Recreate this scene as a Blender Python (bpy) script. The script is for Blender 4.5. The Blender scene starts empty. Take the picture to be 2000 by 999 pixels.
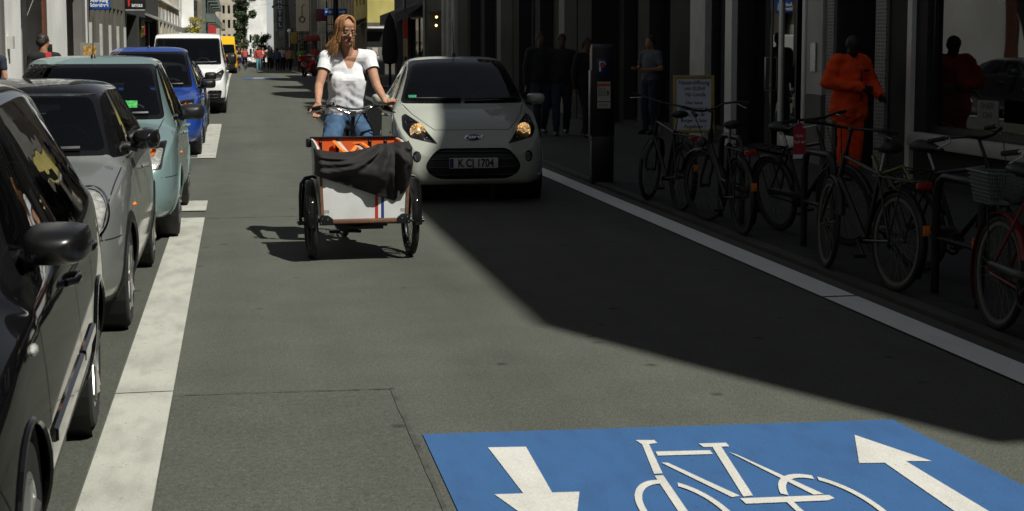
import bpy, bmesh, math, random
import numpy as np
from mathutils import Vector, Matrix, Euler, noise
from mathutils.bvhtree import BVHTree
R = math.radians
PI = math.pi
random.seed(7)
SC = bpy.context.scene
COL = SC.collection

# ------------------------------------------------------------------ object helpers
def link(o, parent=None):
    COL.objects.link(o)
    if parent is not None:
        o.parent = parent
    return o

def tag(o, label=None, cat=None, group=None, kind=None):
    if label: o['label'] = label
    if cat: o['category'] = cat
    if group: o['group'] = group
    if kind: o['kind'] = kind
    return o

def empty(name, loc=(0, 0, 0), rz=0, label=None, cat=None, group=None, parent=None):
    o = bpy.data.objects.new(name, None)
    o.empty_display_size = 0.2
    link(o, parent)
    o.location = loc
    o.rotation_euler = (0, 0, rz)
    return tag(o, label, cat, group)

def copy_tree(o, parent=None):
    c = o.copy()
    COL.objects.link(c)
    c.parent = parent
    for ch in [x for x in bpy.data.objects if x.parent == o]:
        copy_tree(ch, c)
    return c

class MB:
    """collects shapes and links them as one mesh object"""
    def __init__(s):
        s.v = []; s.f = []; s.m = []
    def add(s, vs, fs, mi=0):
        b = len(s.v)
        s.v += [tuple(v) for v in vs]
        for f in fs:
            s.f.append(tuple(i + b for i in f)); s.m.append(mi)
        return s
    def box(s, c, d, rot=None, mi=0, taper=1.0):
        hx, hy, hz = d[0] / 2, d[1] / 2, d[2] / 2
        vs = []
        for z in (-hz, hz):
            t = taper if z > 0 else 1.0
            for x, y in ((-hx, -hy), (hx, -hy), (hx, hy), (-hx, hy)):
                p = Vector((x * t, y * t, z))
                if rot is not None: p = rot @ p
                vs.append(p + Vector(c))
        return s.add(vs, [(3, 2, 1, 0), (4, 5, 6, 7), (0, 1, 5, 4), (1, 2, 6, 5), (2, 3, 7, 6), (3, 0, 4, 7)], mi)
    def b2(s, x0, x1, y0, y1, z0, z1, mi=0):
        return s.box(((x0 + x1) / 2, (y0 + y1) / 2, (z0 + z1) / 2), (x1 - x0, y1 - y0, z1 - z0), None, mi)
    def quad(s, a, b, c, d, mi=0):
        return s.add([a, b, c, d], [(0, 1, 2, 3)], mi)
    def poly(s, pts, mi=0):
        return s.add(pts, [tuple(range(len(pts)))], mi)
    def prism(s, pts, vec, mi=0):
        """flat polygon pts (3-D) extruded by vec"""
        n = len(pts); vec = Vector(vec)
        vs = [Vector(p) for p in pts] + [Vector(p) + vec for p in pts]
        fs = [tuple(range(n))[::-1], tuple(range(n, 2 * n))]
        for i in range(n):
            j = (i + 1) % n
            fs.append((i, j, n + j, n + i))
        return s.add(vs, fs, mi)
    def tube(s, path, r, n=8, closed=False, caps=True, mi=0, flat=1.0):
        path = [Vector(p) for p in path]
        m = len(path)
        rs = r if isinstance(r, (list, tuple)) else [r] * m
        vs = []; fs = []
        up = None
        for i, p in enumerate(path):
            if closed:
                t = path[(i + 1) % m] - path[i - 1]
            else:
                t = path[min(i + 1, m - 1)] - path[max(i - 1, 0)]
            if t.length < 1e-9: t = Vector((0, 0, 1))
            t.normalize()
            if up is None:
                up = Vector((0, 0, 1)) if abs(t.z) < 0.9 else Vector((1, 0, 0))
            a = t.cross(up)
            if a.length < 1e-6:
                a = t.cross(Vector((0.3, 1, 0.2)))
            a.normalize(); b = a.cross(t).normalized(); up = b
            for k in range(n):
                w = 2 * PI * k / n
                vs.append(p + a * (math.cos(w) * rs[i]) + b * (math.sin(w) * rs[i] * flat))
        seg = m if closed else m - 1
        for i in range(seg):
            j = (i + 1) % m
            for k in range(n):
                l = (k + 1) % n
                fs.append((i * n + k, j * n + k, j * n + l, i * n + l))
        if caps and not closed:
            fs.append(tuple(range(n))); fs.append(tuple((m - 1) * n + k for k in range(n))[::-1])
        return s.add(vs, fs, mi)
    def lathe(s, prof, n=24, origin=(0, 0, 0), axis='z', mi=0, closed=False, a0=0, a1=2 * PI):
        """prof: list of (r, h) around an axis"""
        vs = []; fs = []; m = len(prof); full = abs(a1 - a0 - 2 * PI) < 1e-6
        nn = n if full else n + 1
        for k in range(nn):
            w = a0 + (a1 - a0) * k / n
            for r, h in prof:
                x, y = r * math.cos(w), r * math.sin(w)
                p = {'z': (x, y, h), 'x': (h, x, y), 'y': (x, h, y)}[axis]
                vs.append(Vector(p) + Vector(origin))
        for k in range(n):
            l = (k + 1) % nn
            for i in range(m if closed else m - 1):
                j = (i + 1) % m
                fs.append((k * m + i, k * m + j, l * m + j, l * m + i))
        return s.add(vs, fs, mi)
    def ball(s, c, r, n=12, mi=0, rot=None):
        rx, ry, rz = r if isinstance(r, (list, tuple)) else (r, r, r)
        vs = []; fs = []; h = max(4, n // 2 + 1)
        for i in range(h + 1):
            t = PI * i / h
            for k in range(n):
                w = 2 * PI * k / n
                p = Vector((rx * math.sin(t) * math.cos(w), ry * math.sin(t) * math.sin(w), rz * math.cos(t)))
                if rot is not None: p = rot @ p
                vs.append(p + Vector(c))
        for i in range(h):
            for k in range(n):
                l = (k + 1) % n
                fs.append((i * n + k, (i + 1) * n + k, (i + 1) * n + l, i * n + l))
        return s.add(vs, fs, mi)
    def cap(s, p0, p1, r0, r1, n=12):
        """tapered capsule"""
        p0, p1 = Vector(p0), Vector(p1)
        d = p1 - p0
        t = d.normalized() if d.length > 1e-9 else Vector((0, 0, 1))
        path = []; rs = []
        for i in range(5):
            a = PI / 2 * i / 4
            path.append(p0 - t * (r0 * math.cos(a))); rs.append(max(r0 * math.sin(a), r0 * .05))
        for i in range(1, 5):
            a = PI / 2 * i / 4
            path.append(p1 + t * (r1 * math.sin(a))); rs.append(max(r1 * math.cos(a), r1 * .05))
        path.insert(5, p1); rs.insert(5, r1)
        return s.tube(path, rs, n)
    def mesh(s, name, mats, smooth=None, bevel=0, segs=2, weld=False):
        me = bpy.data.meshes.new(name)
        me.from_pydata([tuple(v) for v in s.v], [], s.f)
        for m in (mats if isinstance(mats, (list, tuple)) else [mats]):
            me.materials.append(m)
        if any(s.m):
            me.polygons.foreach_set('material_index', s.m)
        bm = bmesh.new(); bm.from_mesh(me)
        if weld: bmesh.ops.remove_doubles(bm, verts=bm.verts, dist=1e-5)
        bmesh.ops.recalc_face_normals(bm, faces=bm.faces)
        if bevel:
            ed = [e for e in bm.edges if len(e.link_faces) == 2 and e.calc_face_angle(0) > R(30)]
            bmesh.ops.bevel(bm, geom=ed, offset=bevel, segments=segs, profile=0.5, affect='EDGES', clamp_overlap=True)
        bm.to_mesh(me); bm.free()
        if smooth or bevel:
            me.shade_smooth()
            me.set_sharp_from_angle(angle=R(smooth or 40))
        return me
    def build(s, name, mats, parent=None, smooth=None, bevel=0, loc=None, rz=None, segs=2, weld=False):
        o = bpy.data.objects.new(name, s.mesh(name, mats, smooth, bevel, segs, weld))
        link(o, parent)
        if loc is not None: o.location = loc
        if rz is not None: o.rotation_euler.z = rz
        return o

_dg = None
def text_mesh(name, txt, size, mat, parent=None, loc=(0, 0, 0), rot=(PI / 2, 0, 0), depth=0.002, align='CENTER', sx=1.0, shear=0.0, bold=0.0):
    cu = bpy.data.curves.new('t_' + name, 'FONT')
    cu.body = txt; cu.size = size; cu.extrude = depth; cu.align_x = align; cu.align_y = 'CENTER'
    cu.shear = shear; cu.offset = bold
    o = bpy.data.objects.new('t_' + name, cu)
    COL.objects.link(o)
    me = bpy.data.meshes.new_from_object(o.evaluated_get(bpy.context.evaluated_depsgraph_get()))
    bpy.data.objects.remove(o); bpy.data.curves.remove(cu)
    me.materials.clear(); me.materials.append(mat)
    ob = bpy.data.objects.new(name, me)
    link(ob, parent)
    ob.location = loc; ob.rotation_euler = rot; ob.scale = (sx, 1, 1)
    return ob

def remeshed(mb, name, mat, voxel, smooth=4, parent=None, post=None):
    """union of closed shapes grown into one continuous surface"""
    me = mb.mesh(name + '_src', mat)
    o = bpy.data.objects.new(name + '_src', me); COL.objects.link(o)
    m = o.modifiers.new('r', 'REMESH'); m.mode = 'VOXEL'; m.voxel_size = voxel; m.use_smooth_shade = True
    if smooth:
        k = o.modifiers.new('s', 'SMOOTH'); k.factor = 0.5; k.iterations = smooth
    me2 = bpy.data.meshes.new_from_object(o.evaluated_get(bpy.context.evaluated_depsgraph_get()))
    bpy.data.objects.remove(o); bpy.data.meshes.remove(me)
    me2.name = name
    me2.materials.clear(); me2.materials.append(mat)
    if post:
        bm = bmesh.new(); bm.from_mesh(me2); post(bm); bm.to_mesh(me2); bm.free()
    me2.shade_smooth()
    ob = bpy.data.objects.new(name, me2)
    return link(ob, parent)

# ------------------------------------------------------------------ materials
def s2l(c):
    return tuple(((x / 255) / 12.92 if x / 255 <= 0.04045 else ((x / 255 + 0.055) / 1.055) ** 2.4) for x in c)

def _new(name):
    m = bpy.data.materials.new(name); m.use_nodes = True
    nt = m.node_tree; nt.nodes.clear()
    return m, nt, nt.nodes.new, nt.links.new

def _coord(nt, scale=None):
    tc = nt.nodes.new('ShaderNodeTexCoord')
    return tc.outputs['Object']

def mat(name, col, rough=0.6, metal=0.0, var=0.12, scale=6.0, bump=0.0, bscale=None, coat=0.0, spec=0.5, emis=None, estr=0, detail=4, var2=0, scale2=0.6, stretch=None):
    """Principled with procedural colour and roughness variation"""
    m, nt, N, L = _new(name)
    out = N('ShaderNodeOutputMaterial'); p = N('ShaderNodeBsdfPrincipled')
    L(p.outputs[0], out.inputs[0])
    co = _coord(nt)
    if stretch:
        mp = N('ShaderNodeMapping'); mp.inputs['Scale'].default_value = stretch
        L(co, mp.inputs[0]); co = mp.outputs[0]
    n1 = N('ShaderNodeTexNoise'); n1.inputs['Scale'].default_value = scale; n1.inputs['Detail'].default_value = detail
    L(co, n1.inputs['Vector'])
    rp = N('ShaderNodeValToRGB'); L(n1.outputs['Fac'], rp.inputs[0])
    rp.color_ramp.elements[0].position = 0.3; rp.color_ramp.elements[1].position = 0.7
    rp.color_ramp.elements[0].color = tuple(c * (1 - var) for c in col) + (1,)
    rp.color_ramp.elements[1].color = tuple(min(1, c * (1 + var)) for c in col) + (1,)
    last = rp.outputs[0]
    if var2:
        n2 = N('ShaderNodeTexNoise'); n2.inputs['Scale'].default_value = scale2; n2.inputs['Detail'].default_value = 6
        L(co, n2.inputs['Vector'])
        mr = N('ShaderNodeMapRange'); L(n2.outputs['Fac'], mr.inputs[0])
        mr.inputs[1].default_value = .3; mr.inputs[2].default_value = .7
        mr.inputs[3].default_value = 1 - var2; mr.inputs[4].default_value = 1 + var2 * .5
        mx = N('ShaderNodeMix'); mx.data_type = 'RGBA'; mx.blend_type = 'MULTIPLY'; mx.inputs[0].default_value = 1
        cb = N('ShaderNodeCombineColor')
        for k in range(3): L(mr.outputs[0], cb.inputs[k])
        L(last, mx.inputs[6]); L(cb.outputs[0], mx.inputs[7]); last = mx.outputs[2]
    L(last, p.inputs['Base Color'])
    r2 = N('ShaderNodeMapRange'); L(n1.outputs['Fac'], r2.inputs[0])
    r2.inputs[3].default_value = max(0, rough - .06); r2.inputs[4].default_value = min(1, rough + .06)
    L(r2.outputs[0], p.inputs['Roughness'])
    p.inputs['Metallic'].default_value = metal
    p.inputs['Specular IOR Level'].default_value = spec
    if coat:
        p.inputs['Coat Weight'].default_value = coat; p.inputs['Coat Roughness'].default_value = 0.03
    if emis:
        p.inputs['Emission Color'].default_value = tuple(emis) + (1,); p.inputs['Emission Strength'].default_value = estr
    if bump:
        n3 = N('ShaderNodeTexNoise'); n3.inputs['Scale'].default_value = bscale or scale * 5; n3.inputs['Detail'].default_value = 5
        L(co, n3.inputs['Vector'])
        b = N('ShaderNodeBump'); b.inputs['Strength'].default_value = bump; b.inputs['Distance'].default_value = 0.01
        L(n3.outputs['Fac'], b.inputs['Height']); L(b.outputs[0], p.inputs['Normal'])
    return m

def paint(name, col, metal=0.0, dirt=0.25):
    """car paint with clear coat, road dust low down, dark on its inner side"""
    m, nt, N, L = _new(name)
    out = N('ShaderNodeOutputMaterial'); p = N('ShaderNodeBsdfPrincipled')
    tc = N('ShaderNodeTexCoord')
    n1 = N('ShaderNodeTexNoise'); n1.inputs['Scale'].default_value = 3; n1.inputs['Detail'].default_value = 8
    L(tc.outputs['Object'], n1.inputs['Vector'])
    sx = N('ShaderNodeSeparateXYZ'); L(tc.outputs['Object'], sx.inputs[0])
    mr = N('ShaderNodeMapRange'); L(sx.outputs['Z'], mr.inputs[0])
    mr.inputs[1].default_value = 0.15; mr.inputs[2].default_value = 0.75; mr.inputs[3].default_value = 1; mr.inputs[4].default_value = 0.12
    mu = N('ShaderNodeMath'); mu.operation = 'MULTIPLY'; L(mr.outputs[0], mu.inputs[0]); L(n1.outputs['Fac'], mu.inputs[1])
    mu2 = N('ShaderNodeMath'); mu2.operation = 'MULTIPLY'; L(mu.outputs[0], mu2.inputs[0]); mu2.inputs[1].default_value = dirt
    mx = N('ShaderNodeMix'); mx.data_type = 'RGBA'
    L(mu2.outputs[0], mx.inputs[0]); mx.inputs[6].default_value = tuple(col) + (1,); mx.inputs[7].default_value = (.12, .105, .085, 1)
    L(mx.outputs[2], p.inputs['Base Color'])
    p.inputs['Metallic'].default_value = metal; p.inputs['Roughness'].default_value = 0.38
    p.inputs['Specular IOR Level'].default_value = 0.0 if metal == 0 else 0.5
    p.inputs['Coat Weight'].default_value = 1
    cr = N('ShaderNodeMapRange'); L(mu2.outputs[0], cr.inputs[0]); cr.inputs[3].default_value = .03; cr.inputs[4].default_value = .6
    L(cr.outputs[0], p.inputs['Coat Roughness'])
    d = N('ShaderNodeBsdfDiffuse'); d.inputs[0].default_value = (.01, .01, .011, 1)
    g = N('ShaderNodeNewGeometry'); ms = N('ShaderNodeMixShader')
    L(g.outputs['Backfacing'], ms.inputs[0]); L(p.outputs[0], ms.inputs[1]); L(d.outputs[0], ms.inputs[2])
    L(ms.outputs[0], out.inputs[0])
    return m

def glass(name, tint=(.45, .5, .48), ior=1.52, rough=0.0):
    m, nt, N, L = _new(name)
    out = N('ShaderNodeOutputMaterial')
    t = N('ShaderNodeBsdfTransparent'); t.inputs[0].default_value = tuple(tint) + (1,)
    g = N('ShaderNodeBsdfGlossy'); g.inputs['Roughness'].default_value = rough; g.inputs['Color'].default_value = (1, 1, 1, 1)
    f = N('ShaderNodeFresnel'); f.inputs[0].default_value = ior
    nz = N('ShaderNodeTexNoise'); nz.inputs['Scale'].default_value = 2.2; tc = N('ShaderNodeTexCoord'); L(tc.outputs['Object'], nz.inputs['Vector'])
    b = N('ShaderNodeBump'); b.inputs['Strength'].default_value = .04; b.inputs['Distance'].default_value = .05; L(nz.outputs['Fac'], b.inputs['Height'])
    L(b.outputs[0], g.inputs['Normal'])
    ms = N('ShaderNodeMixShader'); L(f.outputs[0], ms.inputs[0]); L(t.outputs[0], ms.inputs[1]); L(g.outputs[0], ms.inputs[2])
    L(ms.outputs[0], out.inputs[0])
    return m

def darkglass(name, col=(.006, .007, .009), ior=1.5, wob=.05):
    """a pane with an unlit room behind it"""
    m, nt, N, L = _new(name)
    out = N('ShaderNodeOutputMaterial'); p = N('ShaderNodeBsdfPrincipled'); L(p.outputs[0], out.inputs[0])
    tc = N('ShaderNodeTexCoord'); nz = N('ShaderNodeTexNoise'); nz.inputs['Scale'].default_value = .9; L(tc.outputs['Object'], nz.inputs['Vector'])
    b = N('ShaderNodeBump'); b.inputs['Strength'].default_value = wob; b.inputs['Distance'].default_value = .05; L(nz.outputs['Fac'], b.inputs['Height'])
    L(b.outputs[0], p.inputs['Normal'])
    rp = N('ShaderNodeValToRGB'); L(nz.outputs['Fac'], rp.inputs[0])
    rp.color_ramp.elements[0].color = tuple(c * .5 for c in col) + (1,); rp.color_ramp.elements[1].color = tuple(c * 2 for c in col) + (1,)
    L(rp.outputs[0], p.inputs['Base Color'])
    p.inputs['Roughness'].default_value = .015; p.inputs['IOR'].default_value = ior
    return m

M = {}
M['black_plastic'] = mat('black_plastic', (.012, .012, .012), .45, var=.3, bump=.05, bscale=200)
M['rubber'] = mat('rubber', (.014, .014, .014), .75, var=.35, scale=14, bump=.2, bscale=60)
M['alloy'] = mat('alloy', (.52, .52, .51), .3, .9, var=.12, scale=9)
M['chrome'] = mat('chrome', (.75, .75, .76), .12, 1, var=.08)
M['steel'] = mat('steel', (.45, .45, .46), .35, 1, var=.2, scale=20)
M['black_metal'] = mat('black_metal', (.012, .012, .013), .35, .3, var=.3)
M['white'] = mat('white_paint', (.78, .78, .76), .5, var=.04)
M['glass'] = glass('car_glass', (.74, .80, .78))
M['clear'] = glass('clear_glass', (.9, .9, .88))
M['pane'] = darkglass('window_pane')
M['interior'] = mat('car_interior', (.085, .087, .092), .8, var=.2)
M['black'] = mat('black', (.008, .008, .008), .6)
M['orange_lens'] = mat('orange_lens', (.7, .2, .02), .15, var=.2, coat=.6)
M['red_lens'] = mat('red_lens', (.35, .012, .01), .15, var=.2, coat=.6)
# ------------------------------------------------------------------ camera, light, sky
cam = bpy.data.objects.new('camera', bpy.data.cameras.new('camera')); COL.objects.link(cam); SC.camera = cam
cam.location = (0, 0, 1.72)
cam.rotation_euler = (PI / 2 - R(5.0616), 0, -R(10.835))
cam.data.sensor_width = 36; cam.data.lens = 50.4
cam.data.shift_y = -167.5 / 2000
cam.data.clip_end = 3000; cam.data.clip_start = 0.1
cam.data.dof.use_dof = True; cam.data.dof.focus_distance = 12.5; cam.data.dof.aperture_fstop = 9

SUN = Vector((0.40, -0.57, 1.0)).normalized()
sl = bpy.data.lights.new('sun', 'SUN'); sl.energy = 4.9; sl.angle = R(0.53); sl.color = (1, .98, .90)
so = bpy.data.objects.new('sun', sl); COL.objects.link(so); so.rotation_euler = SUN.to_track_quat('Z', 'Y').to_euler(); so.location = (20, -25, 45)
w = bpy.data.worlds.new('World'); SC.world = w; w.use_nodes = True
nt = w.node_tree; nt.nodes.clear()
sky = nt.nodes.new('ShaderNodeTexSky'); sky.sky_type = 'NISHITA'; sky.sun_disc = False
sky.sun_elevation = math.asin(SUN.z); sky.sun_rotation = math.atan2(SUN.x, SUN.y); sky.air_density = 0.7; sky.dust_density = 0.2; sky.ozone_density = 1.0
bg = nt.nodes.new('ShaderNodeBackground'); bg.inputs[1].default_value = 0.062
ow = nt.nodes.new('ShaderNodeOutputWorld'); hs_ = nt.nodes.new('ShaderNodeHueSaturation'); hs_.inputs['Saturation'].default_value = .35; nt.links.new(sky.outputs[0], hs_.inputs['Color']); nt.links.new(hs_.outputs[0], bg.inputs[0]); nt.links.new(bg.outputs[0], ow.inputs[0])
SC.view_settings.view_transform = 'Standard'; SC.view_settings.look = 'None'; SC.view_settings.exposure = 0
SC.render.engine = 'CYCLES'
SC.cycles.use_denoising = True
SC.cycles.max_bounces = 7; SC.cycles.transparent_max_bounces = 16; SC.cycles.caustics_reflective = False; SC.cycles.caustics_refractive = False
SC.cycles.sample_clamp_indirect = 4

# ------------------------------------------------------------------ ground
def gz(y):
    """the street falls gently away beyond 70 m"""
    if y <= 66: return 0.0
    if y <= 76: return -0.01 * (y - 66) ** 2 / 20
    if y < 330: return -0.05 - 0.01 * (y - 76)
    return -2.59

def asphalt(name, base=.094, warm=(.95, 1.0, .82), track=True):
    m, nt, N, L = _new(name)
    out = N('ShaderNodeOutputMaterial'); p = N('ShaderNodeBsdfPrincipled'); L(p.outputs[0], out.inputs[0])
    tc = N('ShaderNodeTexCoord'); co = tc.outputs['Object']
    def noi(sc, det, vec=co, st=None):
        if st:
            mp = N('ShaderNodeMapping'); mp.inputs['Scale'].default_value = st; L(vec, mp.inputs[0]); vec = mp.outputs[0]
        n = N('ShaderNodeTexNoise'); n.inputs['Scale'].default_value = sc; n.inputs['Detail'].default_value = det; L(vec, n.inputs['Vector']); return n.outputs['Fac']
    def mr(src, a, b, c, d):
        x = N('ShaderNodeMapRange'); L(src, x.inputs[0])
        for i, v in enumerate((a, b, c, d)): x.inputs[i + 1].default_value = v
        return x.outputs[0]
    def mul(a, b):
        x = N('ShaderNodeMath'); x.operation = 'MULTIPLY'; L(a, x.inputs[0]); L(b, x.inputs[1]); return x.outputs[0]
    f = mul(mr(noi(.35, 6), .3, .7, .92, 1.07), mr(noi(2.6, 8), .3, .7, .92, 1.08))
    f = mul(f, mr(noi(34, 4), .3, .7, .86, 1.14))
    f = mul(f, mr(noi(120, 3), .3, .7, *((.5, 1.5) if track else (.66, 1.34))))
    f = mul(f, mr(noi(420, 2), .3, .7, .7, 1.3))
    if track:
        sx = N('ShaderNodeSeparateXYZ'); L(co, sx.inputs[0])
        for cx, wd, lo in ((1.25, .55, .90), (2.55, .3, 1.06), (.35, .3, 1.06)):
            a = N('ShaderNodeMath'); a.operation = 'SUBTRACT'; L(sx.outputs['X'], a.inputs[0]); a.inputs[1].default_value = cx
            a2 = N('ShaderNodeMath'); a2.operation = 'ABSOLUTE'; L(a.outputs[0], a2.inputs[0])
            f = mul(f, mr(a2.outputs[0], 0, wd, lo, 1))
        st = mr(noi(.9, 7, co, (1, .35, 1)), .56, .72, 1, .80); f = mul(f, st)
        f = mul(f, mr(noi(1.0, 5, co, (1.6, .05, 1)), .35, .65, .9, 1.08))
    # pale grit
    vo = N('ShaderNodeTexVoronoi'); vo.inputs['Scale'].default_value = 26; L(co, vo.inputs['Vector'])
    g = mr(vo.outputs['Distance'], .05, .09, 1, 0)
    wn = N('ShaderNodeTexWhiteNoise'); L(vo.outputs['Position'], wn.inputs['Vector'])
    g = mul(g, mr(wn.outputs['Value'], .86, .88, 0, .75))
    # dark spots (gum and oil)
    vo2 = N('ShaderNodeTexVoronoi'); vo2.inputs['Scale'].default_value = 3.1; L(co, vo2.inputs['Vector'])
    wn2 = N('ShaderNodeTexWhiteNoise'); L(vo2.outputs['Position'], wn2.inputs['Vector'])
    d = mul(mr(vo2.outputs['Distance'], .06, .14, 1, 0), mr(wn2.outputs['Value'], .5, .54, 0, .5))
    inv = N('ShaderNodeMath'); inv.operation = 'SUBTRACT'; inv.inputs[0].default_value = 1; L(d, inv.inputs[1])
    f = mul(f, inv.outputs[0])
    cb = N('ShaderNodeCombineColor')
    for k in range(3):
        x = N('ShaderNodeMath'); x.operation = 'MULTIPLY'; L(f, x.inputs[0]); x.inputs[1].default_value = base * warm[k]; L(x.outputs[0], cb.inputs[k])
    mx = N('ShaderNodeMix'); mx.data_type = 'RGBA'; L(g, mx.inputs[0]); L(cb.outputs[0], mx.inputs[6]); mx.inputs[7].default_value = (.25, .24, .22, 1)
    L(mx.outputs[2], p.inputs['Base Color'])
    p.inputs['Roughness'].default_value = .85; p.inputs['Specular IOR Level'].default_value = .35
    b = N('ShaderNodeBump'); b.inputs['Strength'].default_value = .5; b.inputs['Distance'].default_value = .006
    L(noi(160, 3), b.inputs['Height']); L(b.outputs[0], p.inputs['Normal'])
    return m

def roadpaint(name, col, wear=.5, dirt=.35, holes=True, gloss=.6):
    """thermoplastic road paint: grimy, scuffed, worn through in specks"""
    m, nt, N, L = _new(name)
    out = N('ShaderNodeOutputMaterial'); p = N('ShaderNodeBsdfPrincipled'); L(p.outputs[0], out.inputs[0])
    tc = N('ShaderNodeTexCoord'); co = tc.outputs['Object']
    def noi(sc, det, st=None):
        v = co
        if st:
            mp = N('ShaderNodeMapping'); mp.inputs['Scale'].default_value = st; L(v, mp.inputs[0]); v = mp.outputs[0]
        n = N('ShaderNodeTexNoise'); n.inputs['Scale'].default_value = sc; n.inputs['Detail'].default_value = det; L(v, n.inputs['Vector']); return n.outputs['Fac']
    def mr(src, a, b, c, d):
        x = N('ShaderNodeMapRange'); L(src, x.inputs[0])
        for i, v in enumerate((a, b, c, d)): x.inputs[i + 1].default_value = v
        return x.outputs[0]
    a = mr(noi(1.7, 9), .42, .75, 0, dirt * .8); c = mr(noi(9, 6, (1, .35, 1)), .45, .75, 0, dirt)
    ad = N('ShaderNodeMath'); ad.operation = 'ADD'; ad.use_clamp = True; L(a, ad.inputs[0]); L(c, ad.inputs[1])
    sp = mr(noi(150, 2), .3, .7, .84, 1.1)
    mx = N('ShaderNodeMix'); mx.data_type = 'RGBA'; L(ad.outputs[0], mx.inputs[0]); mx.inputs[6].default_value = tuple(col) + (1,)
    mx.inputs[7].default_value = tuple(x * .38 + .012 for x in col) + (1,)
    m2 = N('ShaderNodeMix'); m2.data_type = 'RGBA'; m2.blend_type = 'MULTIPLY'; m2.inputs[0].default_value = 1
    cb = N('ShaderNodeCombineColor')
    for k in range(3): L(sp, cb.inputs[k])
    L(mx.outputs[2], m2.inputs[6]); L(cb.outputs[0], m2.inputs[7])
    last = m2.outputs[2]
    if holes:
        h = mr(noi(38, 6), .62 + .12 * (1 - wear), .70 + .12 * (1 - wear), 0, .8)
        m3 = N('ShaderNodeMix'); m3.data_type = 'RGBA'; L(h, m3.inputs[0]); L(last, m3.inputs[6]); m3.inputs[7].default_value = (.055, .052, .048, 1); last = m3.outputs[2]
    L(last, p.inputs['Base Color']); p.inputs['Roughness'].default_value = gloss
    b = N('ShaderNodeBump'); b.inputs['Strength'].default_value = .3; b.inputs['Distance'].default_value = .004
    L(noi(130, 3), b.inputs['Height']); L(b.outputs[0], p.inputs['Normal'])
    return m

def slabs(name, col, sx=.3, sy=.3, var=.2):
    m, nt, N, L = _new(name)
    out = N('ShaderNodeOutputMaterial'); p = N('ShaderNodeBsdfPrincipled'); L(p.outputs[0], out.inputs[0])
    tc = N('ShaderNodeTexCoord')
    br = N('ShaderNodeTexBrick'); L(tc.outputs['Object'], br.inputs['Vector'])
    br.inputs['Scale'].default_value = 1; br.inputs['Brick Width'].default_value = sx; br.inputs['Row Height'].default_value = sy
    br.inputs['Mortar Size'].default_value = .006
    br.inputs['Color1'].default_value = tuple(c * (1 - var) for c in col) + (1,); br.inputs['Color2'].default_value = tuple(c * (1 + var) for c in col) + (1,)
    br.inputs['Mortar'].default_value = tuple(c * .35 for c in col) + (1,)
    n = N('ShaderNodeTexNoise'); n.inputs['Scale'].default_value = 2; n.inputs['Detail'].default_value = 8; L(tc.outputs['Object'], n.inputs['Vector'])
    mx = N('ShaderNodeMix'); mx.data_type = 'RGBA'; mx.blend_type = 'OVERLAY'; mx.inputs[0].default_value = .5
    L(br.outputs[0], mx.inputs[6]); L(n.outputs['Fac'], mx.inputs[7]); L(mx.outputs[2], p.inputs['Base Color']); p.inputs['Roughness'].default_value = .8
    return m

YS = [-60, -20, 0, 10, 30, 50, 62] + list(range(66, 78)) + list(range(84, 340, 8)) + [400, 560]
def sheet(name, x0, x1, z, m, y0=-60, y1=560, thick=0):
    ys = [y0] + [y for y in YS if y0 < y < y1] + [y1]
    mb = MB()
    n = len(ys)
    if not thick:
        vs = [(x, y, gz(y) + z) for y in ys for x in (x0, x1)]
        mb.add(vs, [(2 * i, 2 * i + 1, 2 * i + 3, 2 * i + 2) for i in range(n - 1)])
    else:
        vs = []
        for y in ys:
            g = gz(y)
            vs += [(x0, y, g + z - thick), (x0, y, g + z), (x1, y, g + z), (x1, y, g + z - thick)]
        fs = []
        for i in range(n - 1):
            for k in range(4):
                l = (k + 1) % 4
                fs.append((4 * i + k, 4 * i + l, 4 * i + 4 + l, 4 * i + 4 + k))
        fs += [(0, 1, 2, 3), tuple(4 * (n - 1) + k for k in (3, 2, 1, 0))]
        mb.add(vs, fs)
    o = mb.build(name, m)
    o['kind'] = 'structure'
    return o

M['asphalt'] = asphalt('asphalt'); M['asphalt2'] = asphalt('asphalt_patch', .088, track=False); M['asphalt3'] = asphalt('asphalt_parking', .076, track=False)
M['seam'] = mat('bitumen_seam', (.064, .066, .056), .8, var=.35, scale=8)
M['line'] = roadpaint('worn_white_line', (.50, .495, .435), .65, .42)
M['blue_paint'] = roadpaint('blue_road_paint', (.042, .125, .30), .6, .26)
M['symbol'] = roadpaint('symbol_white', (.66, .65, .60), .35, .22)
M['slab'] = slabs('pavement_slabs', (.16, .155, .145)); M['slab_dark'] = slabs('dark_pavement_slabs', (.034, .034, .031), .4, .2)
M['kerb'] = mat('kerb_granite', (.07, .068, .064), .8, var=.25, scale=3, bump=.3)

sheet('ground', -260, 260, -.06, mat('ground_soil', (.06, .057, .05), .9), -200, 900)
sheet('road', -2.75, 4.25, 0, M['asphalt'])
sheet('parking_lane', -2.75, -.62, .004, M['asphalt3'], -20, 200)
sheet('pavement_left', -4.7, -2.88, .10, M['slab'])
sheet('kerb_left', -2.88, -2.75, .105, M['kerb'], thick=.12)
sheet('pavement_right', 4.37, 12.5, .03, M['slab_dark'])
sheet('kerb_right', 4.25, 4.37, .034, M['kerb'], thick=.05)

def struct(o):
    o['kind'] = 'structure'; return o
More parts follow.
